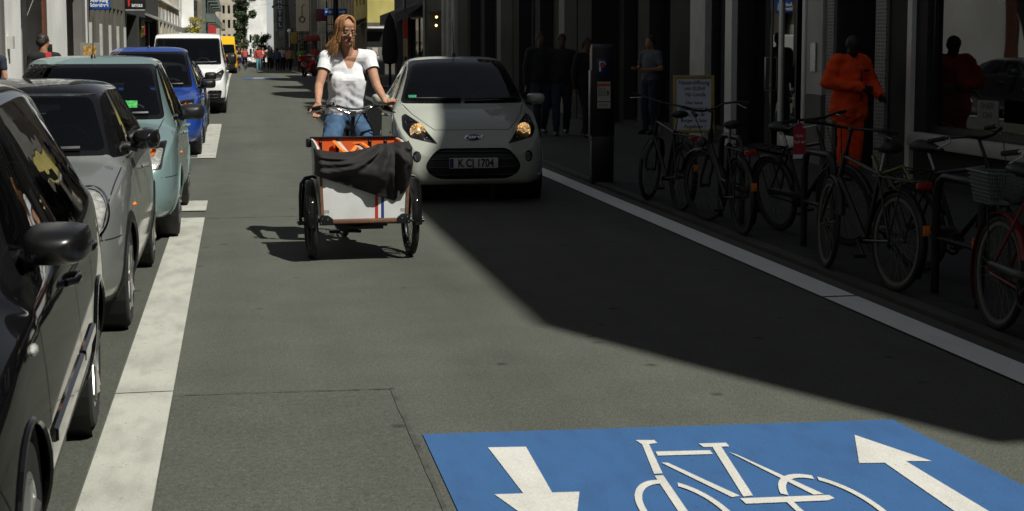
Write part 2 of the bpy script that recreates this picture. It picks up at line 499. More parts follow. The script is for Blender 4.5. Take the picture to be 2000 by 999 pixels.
# the resurfaced strip of road by the parking line and its bitumen seams
struct(MB().quad((-.33, -6, .004), (.71, -6, .004), (.73, 7.0, .004), (-.33, 7.05, .004)).build('road_patch', M['asphalt2']))
mb = MB()
def wig(p, q, wd, z, n=24, amp=.012):
    p, q = Vector(p), Vector(q); d = (q - p).normalized(); nn = Vector((-d.y, d.x, 0)); a = []; b = []
    for i in range(n + 1):
        t = i / n; c = p.lerp(q, t) + nn * (noise.noise(Vector((p.x * 7 + t * 6, q.y, 3))) * amp)
        ww = wd * (.7 + .6 * random.random()); a.append((c + nn * ww / 2) + Vector((0, 0, z))); b.append((c - nn * ww / 2) + Vector((0, 0, z)))
    vs = a + b; mb.add(vs, [(i, i + 1, n + 2 + i, n + 1 + i) for i in range(n)])
wig((-.33, 7.06, 0), (.74, 7.0, 0), .022, .008); wig((.73, 7.0, 0), (.705, -5, 0), .024, .008, 60)
wig((-.33, 14.28, 0), (1.4, 14.35, 0), .016, .008, 24, .04)
struct(mb.build('road_seam', M['seam']))
# parking line (left) with its gaps and stall ticks, edge line (right)
mb = MB()
def rect(x0, x1, y0, y1, z):
    ys = [y0] + [y for y in YS if y0 < y < y1] + [y1]
    vs = [(x, y, gz(y) + z) for y in ys for x in (x0, x1)]
    mb.add(vs, [(2 * i, 2 * i + 1, 2 * i + 3, 2 * i + 2) for i in range(len(ys) - 1)])
for a, b in ((-6, 7.12), (7.135, 14.3), (14.9, 15.85), (21.75, 30.9), (37, 52), (58, 96), (100, 190)): rect(-.61, -.335, a, b, .012)
for y in (21.75, 37): rect(-2.6, -.612, y, y + .1, .012)
struct(mb.build('parking_line', M['line']))
mb = MB(); rect(3.86, 4.1, -6, 8.98, .012); rect(3.86, 4.1, 9.02, 76, .012); rect(3.9, 4.1, 76, 110, .012)
struct(mb.build('edge_line', roadpaint('edge_line_paint', (.93, .93, .88), .25, .12)))

# blue cycle-street panel with bicycle and two arrows
z1, z2 = .006, .0095
pan = struct(MB().poly([(.765, 3.2, z1), (3.09, 3.1, z1), (2.915, 5.98, z1), (.775, 6.14, z1)][::1]).build('road_marking', M['blue_paint']))
pan['label'] = 'blue painted road panel with white bicycle and two white arrows'
sy = MB()
_z = [z2]
def gp(pts, z=None):
    if z is None: _z[0] += .00015; z = _z[0]
    sy.poly([(x, y, z) for x, y in pts])
gp([(1.02, 5.87), (1.18, 5.85), (1.155, 5.22), (1.26, 5.21), (1.09, 4.6), (.935, 5.24), (1.045, 5.23)])
gp([(2.63, 5.76), (2.775, 5.33), (2.67, 5.35), (2.69, 4.1), (2.54, 4.1), (2.575, 5.345), (2.47, 5.36)])
def bar(p, q, wd, z=z2):
    p, q = Vector(p).to_2d(), Vector(q).to_2d(); d = (q - p).normalized(); n = Vector((-d.y, d.x)) * wd / 2
    gp([p + n, p - n, q - n, q + n], z)
gp([(1.665, 5.86), (1.745, 5.845), (1.745, 5.80), (1.705, 5.79), (1.64, 5.375), (1.605, 5.375), (1.675, 5.79)])
gp([(1.60, 5.35), (1.635, 5.35), (1.59, 4.84), (1.555, 4.84)])
gp([(1.70, 5.675), (1.93, 5.65), (1.925, 5.595), (1.692, 5.615)])
gp([(1.915, 5.755), (2.035, 5.745), (2.03, 5.69), (1.995, 5.692), (1.895, 5.04), (1.855, 5.035), (1.957, 5.695), (1.92, 5.70)])
gp([(1.677, 5.515), (1.703, 5.51), (1.845, 5.045), (1.81, 5.035)])
gp([(2.0, 5.61), (2.02, 5.565), (2.165, 5.005), (2.125, 5.005)])
gp([(1.835, 5.015), (2.18, 4.99), (2.185, 4.95), (2.15, 4.93), (1.835, 4.95)])
def ell(cx, cy, rx, ry, wd, gaps):
    n = 64; _z[0] += .00015; ze = _z[0]
    for i in range(n):
        a0, a1 = 360 * i / n, 360 * (i + 1) / n
        if any(g0 <= (a0 + a1) / 2 <= g1 for g0, g1 in gaps): continue
        c = [(cx + (rx + s * wd / 2) * math.cos(R(a)), cy + (ry + s * wd * .95) * math.sin(R(a))) for a, s in ((a0, -1), (a0, 1), (a1, 1), (a1, -1))]
        gp(c, ze)
ell(1.585, 4.87, .15, .40, .026, ((62, 84), (178, 186)))
ell(2.15, 4.84, .15, .40, .026, ((60, 66), (150, 158), (20, 24)))
struct(sy.build('road_symbol', M['symbol'], pan))
# manhole covers are not in view; a second faded panel lies far down the street
p2 = struct(MB().quad((.3, 69.5, gz(69.5) + .01), (2.0, 69.5, gz(69.5) + .01), (2.0, 73, gz(73) + .01), (.3, 73, gz(73) + .01)).build('road_marking', M['blue_paint']))
struct(MB().quad((.75, 70.6, gz(70.6) + .016), (1.6, 70.6, gz(70.6) + .016), (1.6, 71.8, gz(71.8) + .016), (.75, 71.8, gz(71.8) + .016)).build('road_symbol', M['symbol'], p2))
# ------------------------------------------------------------------ buildings
def plaster(name, col, var=.12): return mat(name, col, .85, var=var, scale=1.5, var2=.25, scale2=.35, bump=.15, bscale=40)
M['plaster_white'] = plaster('plaster_white', (.88, .88, .85), .04); M['plaster_cream'] = plaster('plaster_cream', (.50, .46, .37))
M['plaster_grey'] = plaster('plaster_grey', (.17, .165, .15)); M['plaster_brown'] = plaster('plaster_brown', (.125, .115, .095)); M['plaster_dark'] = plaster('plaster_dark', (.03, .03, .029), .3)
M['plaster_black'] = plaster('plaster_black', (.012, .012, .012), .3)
M['plaster_yellow'] = plaster('plaster_yellow', (.58, .50, .16)); M['plaster_green'] = plaster('plaster_green', (.15, .18, .155)); M['plaster_beige'] = plaster('plaster_beige', (.34, .29, .22))
M['stone_pale'] = mat('stone_pale', (.46, .46, .43), .6, var=.12, scale=3); M['frame_white'] = mat('frame_white', (.72, .72, .68), .45, var=.06); M['frame_dark'] = mat('frame_dark', (.02, .02, .02), .4)
M['roof'] = mat('slate_roof', (.04, .042, .047), .6, var=.3, scale=4); M['perforated'] = None

def perforated():
    m, nt, N, L = _new('perforated_panel')
    out = N('ShaderNodeOutputMaterial'); p = N('ShaderNodeBsdfPrincipled'); L(p.outputs[0], out.inputs[0])
    tc = N('ShaderNodeTexCoord'); v = N('ShaderNodeTexVoronoi'); v.inputs['Scale'].default_value = 22; v.inputs['Randomness'].default_value = .15
    L(tc.outputs['Object'], v.inputs['Vector'])
    r = N('ShaderNodeValToRGB'); r.color_ramp.interpolation = 'CONSTANT'; L(v.outputs['Distance'], r.inputs[0])
    r.color_ramp.elements[0].color = (.02, .02, .02, 1); r.color_ramp.elements[1].position = .35; r.color_ramp.elements[1].color = (.22, .22, .21, 1)
    L(r.outputs[0], p.inputs['Base Color']); p.inputs['Roughness'].default_value = .5
    return m
M['perforated'] = perforated()

_wcache = {}
class Facade:
    """a house on one side of the street. o=+1: left side, facing +X; o=-1: right side, facing -X.
    facade coordinates: u = metres along the street, z = height, d = metres out of the wall"""
    def __init__(s, name, label, o, xf, y0, y1, H, wall, depth=9, group=None, cat='building', zb=None):
        s.o, s.xf, s.y0, s.len, s.H, s.wall, s.depth = o, xf, y0, y1 - y0, H, wall, depth
        s.g = gz((y0 + y1) / 2); s.zb = (min(gz(y0), gz(y1)) - s.g - .4) if zb is None else zb
        s.root = empty(name, (xf, y0, s.g), 0, label, cat, group)
        s.op = []
    def p(s, u, z, d): return (s.o * d, u, z)
    def open(s, u0, u1, z0, z1, **k):
        s.op.append(dict(u0=u0, u1=u1, z0=z0, z1=z1, **k)); return s
    def yopen(s, ya, yb, z0, z1, **k): return s.open(ya - s.y0, yb - s.y0, z0, z1, **k)
    def rows(s, floors, ww, gap, z0=4.2, fh=3.3, wh=1.9, **k):
        n = max(1, int((s.len - gap) / (ww + gap))); m = (s.len - n * ww - (n - 1) * gap) / 2
        for f in range(floors):
            for i in range(n):
                u = m + i * (ww + gap); s.open(u, u + ww, z0 + f * fh, z0 + f * fh + wh, **k)
        return s
    def bar(s, mb, u0, u1, z0, z1, d0, d1, mi=0):
        a = s.p(u0, z0, d0); b = s.p(u1, z1, d1)
        mb.b2(min(a[0], b[0]), max(a[0], b[0]), min(a[1], b[1]), max(a[1], b[1]), z0, z1, mi)
    def part(s, name, m, u0, u1, z0, z1, d0, d1, bevel=0):
        mb = MB(); s.bar(mb, u0, u1, z0, z1, d0, d1); return mb.build(name, m, s.root, bevel=bevel)
    def ypart(s, name, m, ya, yb, z0, z1, d0, d1, bevel=0): return s.part(name, m, ya - s.y0, yb - s.y0, z0, z1, d0, d1, bevel)
    def build(s, slant=None, gables=(), cornice=True):
        us = sorted({0, s.len, *[k for q in s.op for k in (q['u0'], q['u1'])]}); zs = sorted({s.zb, s.H, *[k for q in s.op for k in (q['z0'], q['z1'])]})
        mb = MB()
        for i in range(len(us) - 1):
            for j in range(len(zs) - 1):
                cu, cz = (us[i] + us[i + 1]) / 2, (zs[j] + zs[j + 1]) / 2
                if any(q['u0'] < cu < q['u1'] and q['z0'] < cz < q['z1'] for q in s.op): continue
                mb.quad(s.p(us[i], zs[j], 0), s.p(us[i + 1], zs[j], 0), s.p(us[i + 1], zs[j + 1], 0), s.p(us[i], zs[j + 1], 0))
        for q in s.op:
            d = -q.get('inset', .18); a, b, c, e = q['u0'], q['u1'], q['z0'], q['z1']
            for (x0, y0), (x1, y1) in (((a, c), (b, c)), ((b, c), (b, e)), ((b, e), (a, e)), ((a, e), (a, c))):
                mb.quad(s.p(x0, y0, 0), s.p(x1, y1, 0), s.p(x1, y1, d), s.p(x0, y0, d))
        D, Ln = -s.depth, s.len
        if slant:   # hipped end: the roof's end rises with the slope
            e0, e1, zl = slant
            mb.poly([s.p(0, s.zb, 0), s.p(0, s.H, 0), s.p(0, s.H, D), s.p(0, s.zb, D)])
        else:
            mb.quad(s.p(0, s.zb, 0), s.p(0, s.H, 0), s.p(0, s.H, D), s.p(0, s.zb, D))
        mb.quad(s.p(Ln, s.zb, 0), s.p(Ln, s.H, 0), s.p(Ln, s.H, D), s.p(Ln, s.zb, D)); mb.quad(s.p(0, s.zb, D), s.p(Ln, s.zb, D), s.p(Ln, s.H, D), s.p(0, s.H, D))
        mb.quad(s.p(0, s.H, 0), s.p(Ln, s.H, 0), s.p(Ln, s.H, D), s.p(0, s.H, D))
        mb.build('wall', s.wall, s.root, weld=True)
        for q in s.op:
            s.window(q)
        if cornice: s.part('cornice', s.wall, -.001, s.len + .001, s.H - .35, s.H - .05, .002, .28)
        return s
    def window(s, q):
        a, b, c, e = q['u0'], q['u1'], q['z0'], q['z1']; d = -q.get('inset', .18); kind = q.get('kind', 'window')
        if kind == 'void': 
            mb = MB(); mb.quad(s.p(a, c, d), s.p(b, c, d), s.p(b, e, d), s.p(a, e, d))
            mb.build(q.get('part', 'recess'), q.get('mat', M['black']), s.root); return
        fm = q.get('frame', M['frame_white']); fw = q.get('fw', .07); nv, nh = q.get('nv', 2), q.get('nh', 1); pane = q.get('pane', M['pane'])
        key = (round(b - a, 3), round(e - c, 3), round(d, 3), kind, fm.name, fw, nv, nh, pane.name, s.o)
        if key not in _wcache:
            W, Hh = b - a, e - c; mb = MB()
            for z0, z1 in ((0, fw), (Hh - fw, Hh)): s.bar(mb, 0, W, z0, z1, d + .001, d + .07)
            us = [0] + [W * k / nv - fw / 2 for k in range(1, nv)] + [W - fw]
            for u in us: s.bar(mb, u, u + fw, fw, Hh - fw, d + .002, d + .068)
            for k in range(1, nh): s.bar(mb, fw, W - fw, Hh * k / nh * q.get('tz', 1) - fw / 2, Hh * k / nh * q.get('tz', 1) + fw / 2, d + .004, d + .062)
            pm = MB(); pm.quad(s.p(0, 0, d + .02), s.p(W, 0, d + .02), s.p(W, Hh, d + .02), s.p(0, Hh, d + .02))
            _wcache[key] = (mb.mesh('window', fm), pm.mesh('pane', pane))
        f, p_ = _wcache[key]
        o = link(bpy.data.objects.new('door' if kind == 'door' else 'window', f), s.root); o.location = s.p(a, c, 0)
        link(bpy.data.objects.new('pane', p_), o)

G_L = 'houses along the left side of the street'; G_R = 'houses along the shaded right side'
pb = mat('panel_brown', (.13, .125, .11), .7, var=.1); 
# left, from near to far
f = Facade('house', 'plain pale house front behind the nearest parked cars', 1, -4.6, -34, 28.0, 15, M['plaster_grey'], group=G_L)
f.rows(3, 1.3, 1.5).rows(1, 2.6, .8, z0=.5, fh=3, wh=2.4, inset=.3, frame=M['frame_dark']).build()
f = Facade('house', 'white shopfront house with broad white pillars behind the man on the phone', 1, -4.5, 28.0, 46.0, 14, M['plaster_white'], group=G_L)
f.yopen(28.1, 29.8, -.2, 3.4, inset=.5, kind='void', mat=M['frame_dark']).yopen(32.15, 36.3, -.2, 3.5, inset=1.0, kind='void', mat=pb, part='panelled_entrance').yopen(40.5, 45.4, -.2, 3.5, inset=1.4, kind='void', mat=M['plaster_black'], part='dark_entrance')
f.rows(3, 1.2, 1.3, z0=4.6).build()
f.ypart('grey_pilaster', M['plaster_grey'], 29.4, 29.83, -.2, 3.4, -.3, .01); f.ypart('entry_panel', M['plaster_white'], 32.9, 34.0, 0, 3.4, -.98, -.8); f.ypart('entry_panel', pb, 34.4, 34.6, 0, 3.4, -.95, -.5)
f.ypart('door_frame', mat('frame_red_brown', (.16, .06, .035), .5), 35.7, 36.32, 0, 3.4, -.03, .012); f.ypart('entry_panel', M['plaster_grey'], 35.2, 36.0, 0, 3.4, -.98, -.65); f.ypart('downpipe', M['frame_dark'], 32.05, 32.17, 0, 9, .02, .12)
f.ypart('lamp_box', M['stone_pale'], 30.1, 30.3, 1.6, 1.85, .003, .12); f.ypart('entry_panel', mat('dark_green_grey', (.03, .035, .033), .6), 40.6, 42.2, 0, 3.4, -.9, -.6); f.ypart('entry_panel', M['plaster_grey'], 44.4, 45.4, 0, 3.4, -.25, .005)
f = Facade('house', 'grey brown house of narrow pilasters below the blue tailor sign', 1, -4.5, 46.0, 61.3, 15, M['plaster_brown'], group=G_L)
for k in range(8): f.yopen(46.9 + k * 1.75, 48.0 + k * 1.75, .35 if k % 3 else -.2, 3.0, inset=.35, frame=M['frame_dark'], nv=1 + k % 2, fw=.09)
f.rows(3, 1.1, 1.2, z0=4.4).build()
for k in range(5): f.ypart('light_strip', M['stone_pale'], 46.4 + k * 3.5, 46.58 + k * 3.5, .3, 2.35, .003, .09)
f = Facade('house', 'dark shop house under the black and red sign and grey awning', 1, -4.5, 61.3, 87.4, 14, M['plaster_dark'], group=G_L)
f.yopen(62.2, 68.5, -.2, 3.0, inset=.8, kind='void').yopen(70, 85, .3, 3.0, inset=.3, frame=M['frame_dark'], nv=3).rows(3, 1.1, 1.2).build()
mb = MB(); mb.prism([f.p(13.4, 3.25, .004), f.p(13.4, 2.6, 1.5), f.p(13.4, 2.35, 1.5), f.p(13.4, 2.35, 1.44), f.p(13.4, 2.55, 1.42), f.p(13.4, 3.15, .004)], (0, 11.5, 0)); mb.build('awning', mat('awning_grey', (.22, .22, .2), .8), f.root)
f = Facade('house', 'cream house with tall arched openings beyond the awning', 1, -4.5, 87.4, 118.0, 15, M['plaster_cream'], group=G_L)
for k in range(6): f.yopen(89 + k * 4.8, 91.6 + k * 4.8, -.2, 3.3, inset=.4, frame=M['frame_dark'], nv=2, nh=2)
f.rows(3, 1.2, 1.3, z0=4.6).build()
for k in range(6):
    mb = MB(); c = 90.3 + k * 4.8 - 87.4
    mb.prism([f.p(c + math.cos(a) * 1.3, 3.3 + math.sin(a) * .9, .004) for a in [PI * i / 12 for i in range(13)]], (.02, 0, 0)); mb.build('arch_window', M['pane'], f.root)
f.ypart('string_course', M['plaster_white'], 87.4, 118, 4.55, 4.75, .003, .16)
f = Facade('house', 'bright white house with a projecting bay above the pavement', 1, -4.5, 118.0, 146.0, 14, M['plaster_white'], group=G_L)
for k in range(5): f.yopen(119 + k * 5.4, 123 + k * 5.4, -.2, 3.0, inset=.4, frame=M['frame_dark'], nv=2)
f.rows(3, 1.3, 1.5, z0=4.4).build(); f.ypart('bay', M['plaster_white'], 124, 136, 3.6, 10, .003, 1.0); 
for k in range(3): f.ypart('bay_window', M['pane'], 124.8 + k * 3.8, 127.6 + k * 3.8, 4.4, 6.2, 1.001, 1.02)
f = Facade('house', 'beige house with shop windows beyond the white bay', 1, -4.3, 146.0, 190.0, 15, M['plaster_beige'], group=G_L, zb=-1.5)
f.rows(1, 2.4, 1.2, z0=.3, wh=2.5, inset=.3, frame=M['frame_dark']).rows(3, 1.2, 1.4).build()
f = Facade('house', 'greenish grey apartment house with stacked balconies', 1, -3.9, 190.0, 285.0, 19, M['plaster_green'], group=G_L, zb=-2)
f.rows(5, 1.6, 2.2, z0=3.4, fh=3.1).build()
for k in range(4):
    for j in range(5): f.part('balcony', M['plaster_green'], 4 + j * 18, 14 + j * 18, 3.0 + k * 3.1, 4.1 + k * 3.1, .003, 1.2)
f = Facade('house', 'cream stucco house closing the left side far away', 1, -3.2, 285.0, 315.0, 18, M['plaster_cream'], group=G_L, zb=-3)
f.rows(4, 1.6, 3.4, z0=3.6, fh=3.6, wh=2.1, frame=M['frame_dark']).build()
for k in range(9): f.part('balcony', M['plaster_beige'], 2 + k * 4.8, 4 + k * 4.8, 6.9, 7.9, .003, .9)

# right, from near to far
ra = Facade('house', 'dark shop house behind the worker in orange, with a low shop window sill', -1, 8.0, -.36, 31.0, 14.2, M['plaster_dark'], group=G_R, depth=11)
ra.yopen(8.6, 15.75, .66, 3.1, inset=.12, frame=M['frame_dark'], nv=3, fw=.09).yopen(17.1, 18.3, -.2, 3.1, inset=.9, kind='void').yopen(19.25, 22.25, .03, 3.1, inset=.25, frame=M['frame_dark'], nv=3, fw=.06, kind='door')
ra.yopen(22.68, 23.56, .25, 3.1, inset=.1, frame=M['frame_dark'], nv=1).yopen(26.0, 27.4, .1, 3.1, inset=.3, frame=M['frame_dark'], nv=1).yopen(28.2, 29.3, .1, 3.1, inset=.3, frame=M['frame_dark'], nv=1).yopen(1, 8.0, .5, 3.1, inset=.3, frame=M['frame_dark'], nv=4)
ra.rows(3, 1.3, 1.5, z0=4.4).build(cornice=False)
ra.ypart('window_sill', M['stone_pale'], 8.5, 15.9, .50, .66, .004, .16, .01)
ra.ypart('white_strip', M['frame_white'], 16.03, 16.15, .03, 3.2, .003, .06); ra.ypart('perforated_strip', M['perforated'], 16.75, 17.05, .03, 3.2, .003, .05); ra.ypart('perforated_strip', M['perforated'], 18.35, 18.58, .03, 3.2, .003, .05)
ra.ypart('wall_panel', M['stone_pale'], 18.68, 19.22, 1.0, 3.2, .003, .07); ra.ypart('wall_panel', M['plaster_grey'], 18.68, 19.22, .03, .995, .003, .08); ra.ypart('intercom', M['steel'], 18.86, 19.04, 1.32, 1.72, .075, .095)
ra.ypart('pale_pillar', M['stone_pale'], 23.6, 24.42, .03, 3.2, .003, .12); ra.ypart('pale_strip', M['frame_white'], 22.3, 22.62, .03, 3.2, .003, .1)
# glazed leaf with white frame in front of the door bay
dl = MB(); A = lambda ya, yb, z0, z1: ra.bar(dl, ya - .39, yb - .39, z0, z1, .012, .07)
A(20.02, 20.12, .2, 2.5); A(20.86, 20.96, .2, 2.5); A(20.12, 20.86, .2, .36); A(20.12, 20.86, 2.36, 2.5)
dlo = dl.build('door_leaf', M['frame_white'], ra.root, bevel=.008)
_pv = Vector((-.04, 19.72 + .36, 0)); dlo.rotation_euler.z = R(1.5); dlo.location = _pv - Matrix.Rotation(R(1.5), 3, 'Z') @ _pv + Vector((-.03, 0, 0))
mb = MB(); mb.quad(ra.p(20.090, .36, .04), ra.p(20.830, .36, .04), ra.p(20.830, 2.36, .04), ra.p(20.090, 2.36, .04)); mb.build('pane', darkglass('door_glass', ior=2.1, wob=.0), dlo)
MB().tube([ra.p(20.910, 1.0, .06), ra.p(20.910, 1.0, .13), ra.p(20.910, 1.5, .13), ra.p(20.910, 1.5, .06)], .014, 8).build('handle', M['steel'], dlo, smooth=60)
# roof whose end slopes: it draws the slanted edge of the shadow on the road
mb = MB(); p = ra.p
o0 = -ra.y0
pts = [(-.0, 14.2), (.02, 15.5), (31.36, 15.5), (31.36, 14.2)]
mb.prism([p(-.95, 12.0, .02), p(-.45, 14.0, .02), p(.02, 15.5, .02), p(31.36, 15.5, .02), p(31.36, 14.203, .02), p(-.001, 14.203, .02), p(-.001, 11.9, .02)], (11, 0, 0)); mb.build('roof', M['roof'], ra.root)
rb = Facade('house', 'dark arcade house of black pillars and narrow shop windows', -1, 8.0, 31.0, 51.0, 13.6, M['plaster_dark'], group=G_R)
for k in range(7):
    w_ = [1.1, .7, 1.6, .9, 1.3][k % 5]; rb.yopen(31.5 + k * 2.8, 31.5 + k * 2.8 + w_, .25 if k % 2 else .05, 3.3, inset=.12, frame=M['frame_dark'], nv=1, fw=.05)
rb.rows(3, 1.3, 1.5, z0=4.4).build(cornice=False)
ra.ypart('black_pillar', M['plaster_black'], 29.7, 30.95, 0, 4.2, .003, .6)
rb.ypart('black_pillar', M['plaster_black'], 31.05, 32.2, 0, 4.2, .003, .6)
for k in range(7): rb.ypart('pillar', M['plaster_black'] if k % 3 else M['plaster_grey'], 33.35 + k * 2.8, 33.95 + k * 2.8, 0, 3.6, .003, .35)
def gable(f, ya, yb, z0, z1, dep=4):
    a, b = ya - f.y0, yb - f.y0; c = (a + b) / 2; mb = MB()
    mb.prism([f.p(a, z0, .01), f.p(b, z0, .01), f.p(b, z0 + (z1 - z0) * .55, .01), f.p(c + (b - a) * .2, z1, .01), f.p(c - (b - a) * .2, z1, .01), f.p(a, z0 + (z1 - z0) * .55, .01)], (dep, 0, 0)); mb.build('gable', f.wall, f.root)
def dormer_win(f, y, z): f.ypart('dormer_window', M['pane'], y - .5, y + .5, z, z + 1.4, .012, .03)
gable(rb, 36.5, 42.5, 13.603, 17.1); dormer_win(rb, 39.5, 14.2); gable(rb, 46.2, 49.4, 13.603, 16.6); dormer_win(rb, 47.8, 14.2); gable(rb, 25 + 6.2, 34.0, 13.603, 15.3)  # gables above the view, placed and shaped to cast finger shadows on the road
rc = Facade('house', 'grey shop house with small lit lamps under a grey awning', -1, 8.0, 51.0, 74.0, 13.4, M['plaster_grey'], group=G_R)
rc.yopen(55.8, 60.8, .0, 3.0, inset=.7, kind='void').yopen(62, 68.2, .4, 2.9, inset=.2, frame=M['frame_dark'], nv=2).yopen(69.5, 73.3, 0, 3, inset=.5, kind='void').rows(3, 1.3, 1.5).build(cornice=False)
gable(rc, 57.8, 63.4, 13.403, 16.8)
mb = MB(); mb.prism([rc.p(10.8, 3.5, .004), rc.p(10.8, 3.0, 1.3), rc.p(10.8, 2.55, 1.3), rc.p(10.8, 2.55, 1.25), rc.p(10.8, 3.4, .004)], (0, 6.6, 0)); mb.build('awning', mat('awning_dark_grey', (.14, .14, .135), .8), rc.root)
for ya, z in ((56.0, 2.45), (60.3, 2.8), (60.4, 2.45)):
    lo = MB().ball((0, 0, 0), .055, 10).build('lamp', mat('lit_bulb', (.9, .75, .5), .4, emis=(1, .72, .35), estr=3), rc.root, smooth=60); lo.location = rc.p(ya - 51, z, -.3)
    MB().tube([(0, 0, .05), (0, 0, .5)], .006, 5).build('cord', M['black_metal'], lo)
rd = Facade('house', 'yellow house end beyond the side street, lit by the sun', -1, 7.6, 85.0, 95.0, 15, M['plaster_yellow'], group=G_R, zb=-1)
rd.rows(1, 2.2, .9, z0=.2, wh=2.6, inset=.3, frame=M['frame_dark']).rows(3, 1.2, 1.3).build()
rd.part('reflection_cover', M['plaster_grey'], -.05, 10.001, 4.7, 15.001, -8.5, .02)  # grey cover added out of view to cut yellow reflections in car windows
rd.part('plinth', M['plaster_brown'], -.06, 12.0, -.9, 3.1, -8.5, .03)
re_ = Facade('house', 'taupe house with tall striped upper storey on the right', -1, 8.0, 95.0, 140.0, 15, M['plaster_beige'], group=G_R, zb=-1.5)
re_.rows(1, 2.4, 1.1, z0=.1, wh=2.7, inset=.3, frame=M['frame_dark']).rows(3, .8, .7, z0=3.8, fh=3.4, wh=2.6, nv=1).build()
rf = Facade('house', 'dark brown house row beyond the hanging banner', -1, 8.0, 140.0, 225.0, 17, M['plaster_brown'], group=G_R, zb=-2.5)
rf.rows(1, 2.6, 1.6, z0=.1, wh=2.6, inset=.3, frame=M['frame_dark']).rows(3, 1.4, 2.2, z0=4).build()
rg = Facade('house', 'far dark house row with shop awnings near the street end', -1, 7.4, 225.0, 296.0, 11, M['plaster_grey'], group=G_R, zb=-3)
rg.rows(1, 3, 2.4, z0=.1, wh=2.6, inset=.3, frame=M['frame_dark']).rows(3, 1.6, 3.4, z0=4).build()
# closing the street
def block(name, label, x0, x1, y0, y1, H, m, nwin, fl, wm=.45):
    r = empty(name, ((x0 + x1) / 2, y0, gz(y0)), 0, label, 'building'); W = x1 - x0
    MB().b2(-W / 2, W / 2, 0, y1 - y0, -.5, H).build('wall', m, r)
    me = MB().b2(-.5, .5, -.05, .0, 0, 1.7).mesh('window', M['pane'])
    for k in range(fl):
        for i in range(nwin):
            o = link(bpy.data.objects.new('window', me), r); o.location = (-W / 2 + W * (i + .5) / nwin, -.004, 1.2 + k * 3.1); o.scale = (wm * W / nwin, 1, 1)
    return r
block('tower', 'tall plain white tower closing the view at the street end', 2.35, 6.6, 322, 334, 26, M['plaster_white'], 3, 2, .3)
block('house', 'cream corner house at the far left end of the street', -3.15, .15, 316, 326, 20, M['plaster_cream'], 3, 6)
block('house', 'brick red house glimpsed above the far trees', .4, 2.3, 360, 370, 22, plaster('plaster_brick', (.28, .16, .10)), 2, 6)
for k, ya in enumerate((52.0, 53.3, 54.6)): rc.ypart('pilaster', M['stone_pale'], ya, ya + .55, 0, 3.6, .003, .22)
rh = Facade('house', 'unseen grey house added on the right behind the viewer to shut out light', -1, 8.0, -48.0, -12.0, 14, M['plaster_grey'], group=G_R)  # added out of view to keep light off the small car's front
rh.rows(1, 2.4, .9, z0=.4, wh=2.5, inset=.3, frame=M['frame_dark']).rows(3, 1.3, 1.5).build()
# house added behind the camera for reflections and to close off light
b_ = block('house', 'unseen pale house added behind the viewer for reflections', -14, 16, -60, -48, 17, M['plaster_grey'], 9, 4); b_.rotation_euler.z = PI; b_.location.y = -48

# clutter on the shaded right-hand fronts: awnings, boxes, pipes
for nm, lb, f_, ya, yb, z, dd, m_ in (('awning', '', rd, 86, 90, 2.9, 1.1, 'plaster_dark'), ('awning', '', re_, 97, 104, 2.8, 1.3, 'plaster_black'), ('awning', '', re_, 112, 121, 2.9, 1.2, 'plaster_grey'), ('awning', '', rf, 146, 156, 3.0, 1.4, 'plaster_black'), ('awning', '', rf, 168, 176, 3.0, 1.3, 'plaster_brown'), ('awning', '', rf, 190, 200, 3.1, 1.5, 'plaster_dark')):
    u0 = ya - f_.y0; mb = MB(); mb.prism([f_.p(u0, z + .5, .004), f_.p(u0, z, dd), f_.p(u0, z - .3, dd), f_.p(u0, z - .3, dd - .05), f_.p(u0, z + .4, .004)], (0, yb - ya, 0)); mb.build(nm, M[m_], f_.root)
for f_, ys_ in ((rc, (61.4, 69.0)), (re_, (96, 105.5, 111, 122, 131)), (rf, (143, 157, 166, 178, 189, 201, 212))):
    for y_ in ys_:
        mb = MB(); mb.tube([f_.p(y_ - f_.y0, 0, .08), f_.p(y_ - f_.y0, 11, .08)], .06, 6); mb.build('downpipe', M['stone_pale'] if int(y_) % 2 else M['frame_dark'], f_.root, smooth=60)
for y_ in range(96, 140, 3): re_.ypart('pilaster_strip', M['plaster_cream'], y_, y_ + .5, 3.3, 12, .003, .18)
M['sign_dull_red'] = mat('sign_dull_red', (.30, .03, .03), .5); M['sign_amber'] = mat('sign_amber', (.45, .30, .05), .5); M['sign_pale'] = mat('sign_pale', (.42, .42, .40), .5); M['sign_night'] = mat('sign_night', (.02, .03, .06), .5)
for x_, y_, z_, w_, h_, m_, lb in ((6.9, 92.5, 2.9, .8, 1.2, 'sign_night', 'dark square projecting sign beside the yellow house'), (6.6, 128, 2.7, 1.3, .5, 'sign_dull_red', 'dull red flat sign box above the far crowd'), (6.9, 118, 3.4, .7, .9, 'sign_pale', 'pale square sign on the taupe house'), (6.4, 165, 3.2, .7, 1.3, 'sign_amber', 'amber upright sign below the HOTEL sign'), (7.2, 101, 1.6, .5, 1.3, 'sign_pale', 'pale blue-grey upright poster case by the far shop fronts'), (6.3, 205, 4.2, .8, 1.0, 'sign_pale', 'small pale sign far beyond the HOTEL sign')):
    r_ = empty('shop_sign', (x_, y_, gz(y_)), 0, lb, 'sign'); MB().b2(-w_ / 2, w_ / 2, -.08, .08, z_ - h_ / 2, z_ + h_ / 2).build('sign_box', M[m_], r_, bevel=.03); MB().b2(w_ / 2 - .02, 8 - x_, -.03, .03, z_ + h_ / 2 - .2, z_ + h_ / 2 - .14).build('bracket', M['black_metal'], r_)
